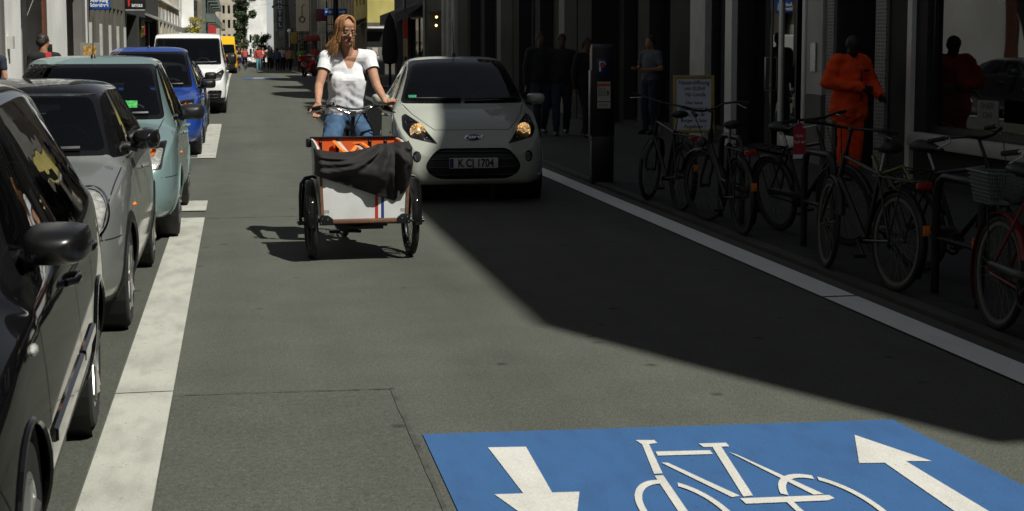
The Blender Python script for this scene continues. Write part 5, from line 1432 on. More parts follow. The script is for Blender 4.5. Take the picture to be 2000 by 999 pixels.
# child harness inside the box
hs = MB(); hm_ = mat('harness_grey', (.42, .42, .38), .8, var=.15)
for pts in ([(-.14, F1 - .01, .90), (-.10, .25, .84), (-.02, .05, .77), (.06, -.02, .72)], [(-.05, F1 - .01, .78), (.02, .3, .88), (.10, .12, .81), (.18, .0, .74)], [(-.26, .2, .76), (-.2, .18, .79), (-.1, .1, .74)], [(-.16, .3, .80), (-.06, .2, .76), (.0, .1, .72)]):
    hs.tube(pts, .026, 8, flat=.25)
hs.build('harness_strap', hm_, tri, smooth=60)
hs = MB()
for pts in ([(-.17, F1 - .01, .91), (-.13, .27, .86), (-.05, .08, .79)], [(-.02, .31, .895), (.05, .27, .90), (.13, .1, .84), (.2, .0, .77)], [(.0, .1, .80), (-.04, .22, .84), (.02, .31, .89)]): hs.tube(pts, .017, 6, flat=.35)
hs.build('harness_edge', mat('harness_orange', (.75, .2, .03), .7), tri, smooth=60)
# folded rain cover over the front edge
nx, ny = 64, 40; vs = []; fs = []
def cov(s, t):
    x = -.385 + .765 * s
    top = .885 - .045 * math.sin(PI * min(1, s * 1.5)) + .045 * s
    hem = .69 - .21 * min(1, s / .80) ** 1.05 + (.17 * ((s - .80) / .20) ** 1.2 if s > .80 else 0)
    dep = (.04 + .06 * s) * math.sin(PI * min(1, max(0, t)) ** .75)
    a_ = math.atan2(t + .05, s - .76); rr_ = math.hypot(t + .05, (s - .76) * 1.4)
    z = top + (hem - top) * t
    fold = .030 * math.sin(11 * a_ + .8) * min(1, rr_ / .25) * min(1, max(0, (s - .35) / .3)) + .012 * math.sin(9 * s - 7 * t) * (1 - s) + .008 * math.sin(23 * a_) * min(1, rr_ / .4)
    fold += .022 * math.exp(-((s - .74 - .06 * t) / .025) ** 2) + .03 * math.exp(-((s - .86 - .05 * t) / .03) ** 2) - .025 * math.exp(-((s - .80 - .06 * t) / .02) ** 2)
    n_ = noise.noise(Vector((s * 4, t * 3, 1))) * .022 + noise.noise(Vector((s * 11, t * 9, 4))) * .007
    y = F0 - .035 - dep - fold - n_
    edge = min(s, 1 - s); wrap = max(0, 1 - edge / .06); y += wrap ** 2 * .13
    if t < .14: y += (1 - t / .14) ** 1.5 * .11; z += .012 * (1 - t / .14)
    return (x, y, z)
for i in range(nx + 1):
    for j in range(ny + 1): vs.append(cov(i / nx, j / ny))
fs = [(i * (ny + 1) + j, i * (ny + 1) + j + 1, (i + 1) * (ny + 1) + j + 1, (i + 1) * (ny + 1) + j) for i in range(nx) for j in range(ny)]
cv = MB().add(vs, fs).build('rain_cover', M['cover'], tri, smooth=80)
so_ = cv.modifiers.new('t', 'SOLIDIFY'); so_.thickness = .006
# wheels, guards, axle
TR, wr = .40, .30
for s in (-1, 1):
    bike_wheel(tri, (s * TR, 0, wr), wr, R(2), M['rim_dark'], .029)
    m_ = MB(); n = 26; vs = []
    for i in range(n + 1):
        a = R(-2) + R(184) * i / n
        for k_ in range(7):
            b = PI * k_ / 6; vs.append((s * (TR + .012) - math.cos(b) * .040, math.cos(a) * (wr + .012 + .03 * math.sin(b)), wr + math.sin(a) * (wr + .012 + .03 * math.sin(b))))
    m_.add(vs, [(7 * i + j, 7 * i + j + 1, 7 * i + 8 + j, 7 * i + 7 + j) for i in range(n) for j in range(6)])
    mg = m_.build('mudguard', paint('mudguard_black', (.006, .006, .006), dirt=.05) if s < 0 else bpy.data.materials['mudguard_black'], tri, smooth=70)
    g = MB(); xo = s * (TR + .075)
    g.tube([(s * (xb + .02), .02, .64), (s * (TR - .02), .02, .655), (s * (TR + .04), .01, .645), (xo, 0, .60), (xo + s * .008, 0, .5), (xo + s * .008, -.01, .34), (xo + s * .008, -.02, .29)], .013, 8)
    g.tube([(s * (xb + .03), -.08, .30), (xo + s * .03, -.06, .29)], .016, 8)
    g.build('wheel_guard', M['black_metal'], tri, smooth=60)
    MB().lathe([(0, -.03), (.018, -.03), (.018, .02), (0, .02)], 12, (s * (TR + .085), 0, wr), 'x').build('axle_nut', M['chrome'], tri, smooth=50)
    cb_ = MB().prism([(s * (xb - .075), F0 - .008, .30), (s * (xb + .035), F0 - .008, .30), (s * (xb + .035), F0 - .008, .365), (s * (xb + .01), F0 - .008, .385), (s * (xb - .035), F0 - .008, .378), (s * (xb - .07), F0 - .008, .35)], (0, -.014, 0)).build('corner_bracket', M['black_metal'], tri, bevel=.004)
    for dx, dz in ((-.03, .345), (.012, .352), (.022, .318)): MB().ball((s * (xb + dx), F0 - .023, dz), .007, 8).build('bolt', M['chrome'], cb_)
ch = MB()
ch.tube([(-TR, 0, wr), (TR, 0, wr)], .018, 10); ch.b2(-.2, .17, -.1, .1, .235, .30); ch.b2(.09, .2, -.12, -.02, .26, .31); ch.tube([(-.18, -.1, .28), (-.05, -.14, .255), (.05, -.12, .27)], .018, 8)
for s in (-1, 1): ch.tube([(s * .24, F0 + .05, .325), (s * .24, F1 - .02, .325)], .018, 8)
ch.tube([(-.28, F0 + .05, .31), (.28, F0 + .05, .31)], .017, 8); ch.tube([(-.24, -.1, .30), (-.12, -.06, .22), (.0, .05, .2)], .014, 8)
ch.build('chassis', M['black_metal'], tri, smooth=45)
fr = MB(); fr.tube([(0, .0, .27), (0, .55, .25), (0, .80, .27)], .024, 10); fr.tube([(0, .80, .27), (0, .98, .85)], .02, 10); fr.tube([(0, .42, .30), (0, .56, .62), (0, .55, .98)], .021, 10); fr.tube([(0, .8, .30), (0, .60, .66)], .018, 8)
for s in (-1, 1): fr.tube([(s * .03, .8, .27), (s * .07, 1.28, .33)], .011, 8); fr.tube([(s * .02, .97, .83), (s * .07, 1.28, .33)], .010, 8)
fr.build('frame', M['black_metal'], tri, smooth=60)
bike_wheel(tri, (0, 1.28, .33), .33, 0, M['steel'], .023)
cr = MB(); cr.tube([(-.07, .80, .27), (.07, .80, .27)], .014, 8)
for s, a in ((1, R(80)), (-1, R(260))):
    e = Vector((s * .085, .80 - math.cos(a) * .17, .27 + math.sin(a) * .17)); cr.tube([(s * .075, .80, .27), e], .011, 6); cr.box(e + Vector((s * .05, 0, 0)), (.09, .08, .025))
cr.build('crank', M['black_metal'], tri, smooth=45)
sd = MB(); sd.tube([(0, 1.17, 1.0), (0, 1.13, 1.005), (0, 1.05, 1.0), (0, .97, .99), (0, .90, .985)], [.06, .10, .085, .04, .02], 14, flat=.45); sd.tube([(0, .98, .85), (0, 1.02, .98)], .014, 8); sd.build('saddle', M['saddle'], tri, smooth=60)
HBZ = 1.165
HP = [Vector(p) for p in [(-.335, .70, HBZ - .005), (-.25, .60, HBZ + .02), (-.17, .53, HBZ + .02), (-.08, .51, HBZ - .02), (0, .51, HBZ - .035), (.08, .51, HBZ - .02), (.17, .53, HBZ + .02), (.25, .60, HBZ + .02), (.335, .70, HBZ - .005)]]
def smooth_path(P, k=4):
    out = []
    for i in range(len(P) - 1):
        p0, p1, p2, p3 = P[max(i - 1, 0)], P[i], P[i + 1], P[min(i + 2, len(P) - 1)]
        for j in range(k):
            t = j / k; out.append(.5 * ((2 * p1) + (p2 - p0) * t + (2 * p0 - 5 * p1 + 4 * p2 - p3) * t * t + (3 * p1 - p0 - 3 * p2 + p3) * t ** 3))
    return out + [P[-1]]
h = MB().tube(smooth_path(HP), .0125, 10).box((0, .51, HBZ - .035), (.05, .05, .045))
hb = h.build('handlebar', M['chrome'], tri, smooth=55)
MB().tube([(0, .51, HBZ - .05), (0, .55, HBZ - .12), (0, .55, .95)], .017, 10).build('stem', M['black_metal'], tri, smooth=60)
for s in (-1, 1):
    a, b = Vector((s * .35, .72, HBZ - .008)), Vector((s * .255, .605, HBZ + .018))
    MB().tube([a, b], .018, 10).build('grip', M['grip'], hb, smooth=60)
    MB().tube([(s * .22, .56, HBZ + .02), (s * .25, .55, HBZ - .005), (s * .37, .64, HBZ - .035)], [.012, .009, .007], 8).build('brake_lever', M['chrome'], hb, smooth=60)
    MB().tube(smooth_path([Vector(p) for p in [(s * .22, .56, HBZ + .02), (s * .15, .46, HBZ + .03), (s * .05, .44, HBZ - .05), (0, .5, .98)]]), .004, 6).build('brake_cable', M['black_plastic'], hb, smooth=60)
    MB().box((s * .20, .55, HBZ + .03), (.05, .03, .03)).build('shifter', M['black_plastic'], hb, bevel=.006)
MB().lathe([(0, .022), (.018, .018), (.026, 0), (.026, -.008), (0, -.01)], 16, (-.175, .53, HBZ + .045)).build('bell', M['chrome'], hb, smooth=50)
MB().tube(smooth_path([Vector((-.14, .52, HBZ + .035)), Vector((-.05, .50, HBZ + .01)), Vector((.05, .50, HBZ + .005)), Vector((.15, .52, HBZ + .03))]), .009, 8).build('cross_bar', M['black_metal'], hb, smooth=60)
# ------------------------------------------------------------------ people
def skinmat(name, col): 
    m = mat(name, col, .62, spec=.3, var=.14, scale=18, var2=.1, scale2=6)
    p = [n for n in m.node_tree.nodes if n.type == 'BSDF_PRINCIPLED'][0]
    p.inputs['Subsurface Weight'].default_value = .12; p.inputs['Subsurface Radius'].default_value = (.012, .005, .003)
    return m
M['skin'] = skinmat('skin_fair', (.47, .255, .165)); M['skin2'] = skinmat('skin_tan', (.38, .19, .11)); M['skin_d'] = skinmat('skin_dark', (.025, .014, .009))
M['denim'] = mat('denim_blue', (.042, .092, .175), .85, var=.3, scale=14, var2=.35, scale2=5, bump=.25, bscale=500)
M['tshirt'] = mat('white_cotton', (.80, .81, .83), .9, var=.03, scale=8, bump=.12, bscale=60)

def hairmat(name, c1, c2):
    m, nt, N, L = _new(name)
    out = N('ShaderNodeOutputMaterial'); p = N('ShaderNodeBsdfPrincipled'); L(p.outputs[0], out.inputs[0])
    tc = N('ShaderNodeTexCoord'); mp = N('ShaderNodeMapping'); mp.inputs['Scale'].default_value = (60, 60, 6); L(tc.outputs['Object'], mp.inputs[0])
    n = N('ShaderNodeTexNoise'); n.inputs['Scale'].default_value = 1; L(mp.outputs[0], n.inputs['Vector'])
    r = N('ShaderNodeValToRGB'); L(n.outputs['Fac'], r.inputs[0]); r.color_ramp.elements[0].position = .35; r.color_ramp.elements[1].position = .65
    r.color_ramp.elements[0].color = tuple(c1) + (1,); r.color_ramp.elements[1].color = tuple(c2) + (1,)
    L(r.outputs[0], p.inputs['Base Color']); p.inputs['Roughness'].default_value = .6
    return m
M['hair_blond'] = hairmat('hair_blond', (.19, .08, .03), (.46, .235, .095)); M['hair_dark'] = hairmat('hair_dark', (.012, .008, .006), (.04, .026, .018))

def hand(mb, wr, d, side, nrm, curl=.3, sc=1.0):
    """palm, four bent fingers of unequal length and a thumb leaving the palm's side"""
    wr, d, nrm = Vector(wr), Vector(d).normalized(), Vector(nrm).normalized()
    a = d.cross(nrm).normalized() * side   # towards the little finger
    nrm = a.cross(d).normalized() * side
    pl = .085 * sc
    for k in (-1.35, -.45, .45, 1.35):
        mb.cap(wr + d * .012 + a * (k * .012 * sc), wr + d * pl + a * (k * .019 * sc), .015 * sc, .0125 * sc, 8)
    for i, (k, ln) in enumerate(((-1.5, .070), (-.5, .080), (.5, .075), (1.5, .058))):
        p = wr + d * (pl + .004) + a * (k * .0195 * sc); dd = d.copy(); r = .0095 * sc
        ax = dd.cross(nrm).normalized()
        for j, f in enumerate((.46, .31, .23)):
            dd = Matrix.Rotation(-curl * (1.15 if j else .8), 3, ax) @ dd
            q = p + dd * ln * f * sc
            mb.cap(p, q, r * (1 - .1 * j), r * (.92 - .1 * j), 8); p = q
    p = wr + d * .025 - a * .024 * sc; dd = (d * .75 - a * .55 - nrm * .35 * (1 if curl > .5 else .2)).normalized()
    for j, ln in enumerate((.042, .034)):
        q = p + dd * ln * sc; mb.cap(p, q, .0125 * sc * (1 - .12 * j), .0105 * sc * (1 - .12 * j), 8); p = q
        dd = (dd + d * .3 - nrm * curl * .5).normalized()

def headshape(mb, c, rot, sc=1.0, fine=True, fem=False):
    T = lambda p: Vector(c) + rot @ (Vector(p) * sc)
    def ball(p, r, n=16): mb.ball(T(p), tuple(x * sc for x in r), n, rot=rot)
    ball((0, .015, .035), (.074, .094, .088), 20); ball((0, -.028, -.028), (.061, .066, .086), 18)
    ball((0, -.045, -.082), (.042, .044, .034)); ball((0, -.074, -.099), (.019, .016, .015))
    if fine:
        for s in (-1, 1): ball((s * .036, -.06, -.034), (.026, .026, .028)); ball((s * .076, .012, -.008), (.010, .022, .033))
        mb.cap(T((0, -.088, .006)), T((0, -.112, -.033)), .009 * sc, .0135 * sc, 10)
        for s in (-1, 1): ball((s * .011, -.098, -.038), (.009, .010, .008), 10)
        mb.cap(T((-.03, -.080, .028)), T((.03, -.080, .028)), .013 * sc, .013 * sc, 10); ball((0, -.066, .055), (.05, .03, .035))
        mb.cap(T((-.017, -.087, -.063)), T((.017, -.087, -.063)), .0085 * sc, .0085 * sc, 10); mb.cap(T((-.014, -.085, -.074)), T((.014, -.085, -.074)), .0085 * sc, .0085 * sc, 10)
        for s in (-1, 1): ball((s * .03, -.07, -.066), (.018, .018, .03))
    return T

def wrinkle(amp, sc, st=(1, 1, 1), amp2=0):
    def f(bm):
        bm.normal_update()
        for v in bm.verts:
            p = Vector((v.co.x * st[0], v.co.y * st[1], v.co.z * st[2])) * sc
            v.co += v.normal * (amp * (1 - abs(noise.noise(p)) * 2.2) + amp2 * noise.noise(p * 3.1))
    return f

def person(label, loc, rz, J, skin, top, bottom, hairm, sleeve=1.0, voxel=.016, scale=1.0, hair='short', shoes=None, group=None, hands=.5, fem=False, post_top=None, fine=False, headrot=(0, 0, 0), cat='person', bulk=1.0, hem=None):
    root = empty('person', loc, rz, label, cat, group); root.scale = (scale,) * 3
    hr = Euler((R(headrot[0]), R(headrot[1]), R(headrot[2]))).to_matrix()
    b = MB(); t = MB(); q = MB(); g = bulk
    V = {k: Vector(v) for k, v in J.items()}
    T = headshape(b, V['head'], hr, 1.0, fine, fem)
    b.cap(V['neck'] + Vector((0, .0, -.05)), V['head'] + hr @ Vector((0, .012, -.06)), .056 if fem else .062, .05 if fem else .057, 14)
    def torso(m, e):
        k = g if m is t else 1.0
        m.ball(V['chest'], ((.150 if fem else .165) * k + e, .105 * k + e, .165 + e), 18)
        m.cap(V['shL'] + Vector((.02, .01, 0)), V['shR'] + Vector((-.02, .01, 0)), .062 * k + e, .062 * k + e, 14)
        m.cap(V['chest'].lerp(V['waist'], .3), V['waist'], .118 * k + e, (.112 if fem else .125) * k + e, 16)
        for s in (-.045, .045): m.cap(V['chest'] + Vector((s * 1.3, .01, -.05)), V['waist'] + Vector((s, .0, 0)), .105 * k + e, .098 * k + e, 14); m.cap(V['waist'] + Vector((s, 0, 0)), V['pelvis'] + Vector((s * 1.3, 0, .03)), .098 * k + e, .112 * k + e, 14)
        m.cap(V['neck'] + Vector((0, 0, -.03)), V['shL'], .046 + e, .058 + e, 12); m.cap(V['neck'] + Vector((0, 0, -.03)), V['shR'], .046 + e, .058 + e, 12)
        if fem:
            for s in (-1, 1): m.ball(V['chest'] + Vector((s * .070, -.058, -.055)), (.072 + e, .066 + e, .075 + e), 14)
            if m is t:
                m.cap(V['chest'] + Vector((-.06, -.068, -.055)), V['chest'] + Vector((.06, -.068, -.055)), .07, .07, 12)
                for s in (-1, 1): m.cap(V['chest'] + Vector((s * .065, -.035, -.06)), V['waist'] + Vector((s * .055, -.025, .02)), .105, .105, 14); m.cap(V['waist'] + Vector((s * .055, -.02, .0)), V['pelvis'] + Vector((s * .06, -.02, .08)), .108, .118, 14)
    torso(b, 0); torso(t, .012)
    if hem is not None:
        for s in (-.05, .05): t.cap(V['pelvis'] + Vector((s, 0, .06)), V['pelvis'] + Vector((s * 1.3, 0, hem)), .118 * g, .128 * g, 14)
    for S in 'LR':
        sh, el, wr = V['sh' + S], V['el' + S], V['wr' + S]
        b.cap(sh, el, .047 if fem else .052, .038 if fem else .042, 12); b.cap(el, el.lerp(wr, .35), .038 if fem else .042, .036 if fem else .04, 12); b.cap(el.lerp(wr, .35), wr, .036 if fem else .04, .024 if fem else .028, 12)
        if sleeve >= 1.5: t.cap(sh, el, .064 * g, .054 * g, 12); t.cap(el, wr, .054 * g, .040 * g, 12)
        else: t.cap(sh, sh.lerp(el, sleeve + .08), .063 * g, .061 * g, 12)
        hd = V.get('hd' + S, (wr - el)); hn = V.get('hn' + S, Vector((1 if S == 'L' else -1, 0, 0)))
        if fine: hand(b, wr, hd, 1 if S == 'L' else -1, hn, V['curl' + S].x if 'curl' + S in V else hands)
        else: hand(b, wr, hd, 1 if S == 'L' else -1, hn, hands, 1.15)
        hi, kn, an = V['hip' + S], V['kn' + S], V['an' + S]
        for m, e in ((b, 0), (q, .013 * g)):
            m.cap(hi, hi.lerp(kn, .5), .085 + e, .072 + e, 14); m.cap(hi.lerp(kn, .5), kn, .072 + e, .056 + e, 14); m.cap(kn, kn.lerp(an, .35), .056 + e, .057 + e, 12); m.cap(kn.lerp(an, .35), an, .057 + e, .038 + e * 1.2, 12)
        fd = V.get('ft' + S, Vector((0, -1, 0))); fd = fd.normalized()
        b.cap(an + Vector((0, 0, -.03)), an + fd * .12 + Vector((0, 0, -.055)), .034, .03, 10)
    q.cap(V['pelvis'] + Vector((-.06, 0, 0)), V['pelvis'] + Vector((.06, 0, 0)), .122, .122, 14); b.cap(V['pelvis'] + Vector((-.06, 0, 0)), V['pelvis'] + Vector((.06, 0, 0)), .108, .108, 14)
    q.cap(V['pelvis'] + Vector((-.05, 0, .05)), V['pelvis'] + Vector((.05, 0, .05)), .112, .112, 14)
    bo = remeshed(b, 'body', skin, voxel if not fine else .0055, 3 if not fine else 2, root)
    to = remeshed(t, 'shirt' if sleeve < 1.5 else 'jacket', top, max(voxel, .0075), 4, root, post_top)
    qo = remeshed(q, 'trousers', bottom, max(voxel, .011), 4, root, wrinkle(.007, 11, (1, 1, 1.7), .004))
    sm = shoes or M['black_plastic']
    for S in 'LR':
        an = V['an' + S]; fd = V.get('ft' + S, Vector((0, -1, 0))).normalized()
        k = MB().cap(an + Vector((0, 0, -.035)) - fd * .03, an + fd * .06 + Vector((0, 0, -.05)), .048, .044, 12).cap(an + fd * .06 + Vector((0, 0, -.05)), an + fd * .16 + Vector((0, 0, -.06)), .044, .034, 12)
        k.build('shoe', sm, root, smooth=70)
    if hair == 'short':
        h = MB(); h.ball(T((0, .024, .048)), (.083, .098, .086), 20, rot=hr); h.ball(T((0, .06, .0)), (.074, .062, .075), 16, rot=hr)
        def trim(bm):
            ir = hr.transposed(); c = V['head']
            bm.normal_update()
            for v in bm.verts:
                p = ir @ (v.co - c)
                v.co += v.normal * (.007 * noise.noise(p * 45))
            dl = []
            for f in bm.faces:
                p = ir @ (f.calc_center_median() - c)
                if p.y < -.052 + .0 * p.z and p.z < .062: dl.append(f)
            bmesh.ops.delete(bm, geom=dl, context='FACES')
        remeshed(h, 'hair', hairm, .011, 2, root, trim)
    return root, T, V, hr

def standing(w=.0, stride=.0, arms='down', hw=.19):
    J = dict(head=(0, -.01, 1.62), neck=(0, .01, 1.48), chest=(0, .01, 1.28), waist=(0, .0, 1.05), pelvis=(0, .01, .93), shL=(-hw, .01, 1.41), shR=(hw, .01, 1.41),
             hipL=(-.09, .0, .90), hipR=(.09, .0, .90), knL=(-.10, -.04 - stride * .5, .50), knR=(.10, -.03 + stride * .25, .50), anL=(-.10, .0 - stride * .8, .095), anR=(.10, .02 + stride, .095 + abs(stride) * .15))
    if arms == 'down': J.update(elL=(-.25, .03, 1.13), elR=(.25, .03, 1.13), wrL=(-.25, -.05 + stride * .4, .88), wrR=(.25, -.05 - stride * .4, .88))
    elif arms == 'front': J.update(elL=(-.27, .0, 1.15), elR=(.27, .0, 1.15), wrL=(-.12, -.24, 1.16), wrR=(.14, -.25, 1.14))
    elif arms == 'phone': J.update(elL=(-.26, -.14, 1.17), elR=(.24, .0, 1.13), wrL=(-.11, -.12, 1.50), wrR=(.18, -.16, .98), hdL=(.1, .1, .9), hnL=(1, .2, 0))
    return J

def recolour_copy(src, label, loc, rz, scale=1.0, mats=None, group=None):
    c = copy_tree(src); c.location = loc; c.rotation_euler = (0, 0, rz); c.scale = (scale,) * 3
    c['label'] = label
    if group: c['group'] = group
    for ch in [o for o in bpy.data.objects if o.parent == c]:
        k = ch.name.split('.')[0]
        if mats and k in mats:
            ch.data = ch.data.copy(); ch.data.materials.clear(); ch.data.materials.append(mats[k])
    return c
cl = lambda n, c, v=.2: mat(n, c, .9, var=v, scale=12, bump=.2, bscale=60)

# ---- the woman on the tricycle
ox, oy = .96, 11.5
L_ = lambda x, y, z: (x - ox, y - oy, z)
JW = dict(head=L_(.925, 12.46, 1.818), neck=L_(.955, 12.54, 1.645), chest=L_(.945, 12.56, 1.45), waist=L_(.935, 12.58, 1.22), pelvis=L_(.93, 12.60, 1.08), shL=L_(.765, 12.53, 1.59), shR=L_(1.13, 12.53, 1.59),
          elL=L_(.688, 12.42, 1.345), elR=L_(1.182, 12.40, 1.355), wrL=L_(.668, 12.19, 1.215), wrR=L_(1.235, 12.17, 1.22), hdL=(-.12, -.50, -.80), hdR=(.35, -.85, -.15), hnL=(.35, .9, -.75), hnR=(-.1, .2, -1), curlL=(.13, 0, 0), curlR=(1.05, 0, 0),
          hipL=L_(.845, 12.60, 1.05), hipR=L_(1.02, 12.60, 1.05), knL=L_(.765, 12.20, .86), knR=L_(1.075, 12.21, .90), anL=L_(.84, 12.36, .40), anR=L_(1.09, 12.34, .52))
def shirt_post(bm):
    wrinkle(.0025, 13, (1, 1, .7), .0015)(bm)
    c = JW['neck']; cx, cz = c[0], c[2]
    for S in 'LR':      # open sleeve hems
        sh, el = Vector(JW['sh' + S]), Vector(JW['el' + S]); d = (el - sh).normalized(); e = sh + (el - sh) * .43
        fs = [f for f in bm.faces if (f.calc_center_median() - e).length < .13]; ge = set(fs)
        for f in fs: ge.update(f.edges); ge.update(f.verts)
        bmesh.ops.bisect_plane(bm, geom=list(ge), dist=1e-6, plane_co=e, plane_no=d)
        bmesh.ops.delete(bm, geom=[f for f in bm.faces if (f.calc_center_median() - e).dot(d) > 0 and (f.calc_center_median() - e).length < .12 and ((f.calc_center_median() - e) - d * (f.calc_center_median() - e).dot(d)).length < .085], context='FACES')
    # soft drag folds toward the hem and the waist
    for v in bm.verts:
        z = v.co.z
        if z < 1.40:
            k = min(1, (1.40 - z) / .15); v.co += v.normal * k * (.006 * math.sin(z * 62 + v.co.x * 18 + 2 * math.sin(v.co.x * 13)) * (.5 + noise.noise(v.co * 6)))
    fs = cut(bm, rounded([(cx - .070, cz + .03), (cx - .070, cz - .01), (cx - .018, cz - .148), (cx + .022, cz - .148), (cx + .082, cz - .01), (cx + .082, cz + .03)], .025), 'front', lambda c_, n: n.y < .15 and c_.y < JW['neck'][1] - .0)
    bmesh.ops.delete(bm, geom=[f for f in fs if f.is_valid], context='FACES')
    bm.normal_update()
    fs = [f for f in bm.faces if (f.calc_center_median() - Vector((cx, JW['neck'][1], cz + .02))).length < .075 and f.calc_center_median().z > cz - .01]
    bmesh.ops.delete(bm, geom=fs, context='FACES')
woman, T, V, hr = person('woman in white t-shirt, jeans and glasses with long blond hair riding the cargo tricycle', (ox, oy, 0), 0, JW, M['skin'], M['tshirt'], M['denim'], M['hair_blond'], sleeve=.40, voxel=.0075, hair=None, fem=True, fine=True, post_top=shirt_post, headrot=(6, 0, 19), shoes=cl('brown_shoe', (.05, .03, .02)))
# hem and neckline edging
# face: lips, eyes, brows, glasses
fm = lambda n, mb, m: mb.build(n, m, woman, smooth=60)
fm('lips', MB().cap(T((-.017, -.0925, -.063)), T((.017, -.0925, -.063)), .005, .005, 10).cap(T((-.014, -.091, -.072)), T((.014, -.091, -.072)), .0055, .0055, 10), mat('lips', (.36, .13, .10), .4))
for s in (-1, 1):
    e = fm('eye', MB().ball(T((s * .031, -.079, .004)), .0125, 14), mat('eye_white', (.55, .52, .48), .25)); MB().ball(T((s * .031, -.0875, .004)), .0058, 10).build('iris', mat('iris', (.03, .035, .03), .15), e, smooth=60)
    fm('eyelid', MB().cap(T((s * .019, -.088, .011)), T((s * .043, -.084, .010)), .0052, .0046, 8), M['skin2'])
    fm('eyebrow', MB().cap(T((s * .016, -.0945, .026)), T((s * .046, -.086, .027)), .0042, .0034, 8), M['hair_blond'])
M['lens'] = glass('spectacle_lens', (.95, .94, .92), 1.12)
gl = MB(); gm = mat('glasses_frame', (.03, .010, .008), .3, var=.3)
for s in (-1, 1):
    pts = [T((s * x, y, z)) for x, y, z in [(.010, -.112, .014), (.032, -.110, .017), (.058, -.103, .015), (.061, -.102, .002), (.056, -.103, -.013), (.034, -.109, -.017), (.013, -.112, -.013), (.009, -.113, .0)]]
    gl.tube(pts, .0030, 6, closed=True); gl.tube([T((s * .060, -.101, .012)), T((s * .079, -.06, .010)), T((s * .082, .0, .004))], .0028, 6)
gl.tube([T((-.010, -.113, .008)), T((0, -.116, .011)), T((.010, -.113, .008))], .003, 6)
gobj = fm('glasses', gl, gm)
for s in (-1, 1): MB().poly([T((s * x, y + .001, z)) for x, y, z in [(.012, -.111, .013), (.032, -.109, .015), (.056, -.102, .013), (.058, -.101, 0), (.054, -.102, -.012), (.034, -.108, -.015), (.014, -.111, -.012)]]).build('lens', M['lens'], gobj)
# hair in many strands from a side parting
random.seed(11); hm = MB()
for i in range(520):
    az = R(random.uniform(38, 322)); lay = random.random()
    part = Vector((.018 + random.uniform(-.01, .01), random.uniform(-.075, .06), 0))
    P = []; k = 15; s = math.sin(az); c_ = -math.cos(az); left = s < 0
    front = abs(((math.degrees(az) + 180) % 360) - 180) < 75
    rx, ry, rz_ = .079 + .009 * lay, .099 + .010 * lay, .094 + .008 * lay
    ln = (.20 if left else .15) + random.uniform(-.05, .035)
    flick = random.uniform(-.5, 1) * .02; ph = random.uniform(0, 6)
    for j in range(k):
        t = j / (k - 1)
        if t < .5:
            u = t / .5; el = R(88) * (1 - u) + R(-8) * u
            p = Vector((rx * s * math.cos(el), .012 + ry * c_ * math.cos(el), .035 + rz_ * math.sin(el)))
            p += part * (1 - u) ** 2 * .6
            p.z += .005 * math.sin(PI * u)
            if front and p.z < .075: p.y += .012 * u
        else:
            u = (t - .5) / .5; q0 = P[7] if len(P) > 7 else P[-1]
            base = Vector((rx * s, .012 + ry * c_, .035 + rz_ * math.sin(R(-8))))
            out_ = (.016 if left else .003) * u + flick * u * u
            p = base + Vector((s * out_ * 1.2 + (-.026 * u * u if left else -.012 * u), c_ * out_ * .4 + .03 * u + (.016 if front else 0), -ln * u))
            p += Vector((math.sin(ph + u * 5), math.cos(ph + u * 4), 0)) * .005 * u
        P.append(p)
    r0 = random.uniform(.0032, .0062)
    hm.tube([T(p) for p in P], [r0 * (1 if j < 10 else 1 - (j - 9) / 7) for j in range(k)], 5, caps=False)
hm.ball(T((0, .022, .047)), (.078, .092, .082), 20, rot=hr)
fm('hair', hm, M['hair_blond'])

# ---- worker in orange
SK = M['skin_d']
orange = cl('hi_vis_orange', (1.0, .085, .008), .06)
JO = standing(arms='front'); JO['head'] = (0, -.05, 1.59); JO.update(elL=(-.33, .02, 1.17), elR=(.34, .02, 1.16), wrL=(-.06, -.27, 1.12), wrR=(.24, -.24, 1.03))
wk, T2, V2, hr2 = person('worker in bright orange jacket and trousers looking down at a bicycle on the pavement', (7.42, 16.6, PZ), R(14), JO, SK, orange, orange, M['hair_dark'], sleeve=1.6, scale=1.03, headrot=(28, 0, -8), bulk=1.36, hem=-.10, post_top=wrinkle(.016, 7, (1, 1, 1.5), .008))
refl = mat('reflective_band', (.34, .34, .33), .35, .3)
ch_ = V2['chest']
for s in (-1, 1): MB().box((0, 0, 0), (.10, .006, .05)).build('reflective_band', refl, wk, loc=(s * .09, -.215, 1.12), bevel=.002)
MB().b2(-.003, .003, -.222, -.208, .95, 1.32).build('zip', M['black_plastic'], wk); MB().b2(.06, .13, -.19, -.182, 1.30, 1.325).build('chest_badge', M['black_plastic'], wk)
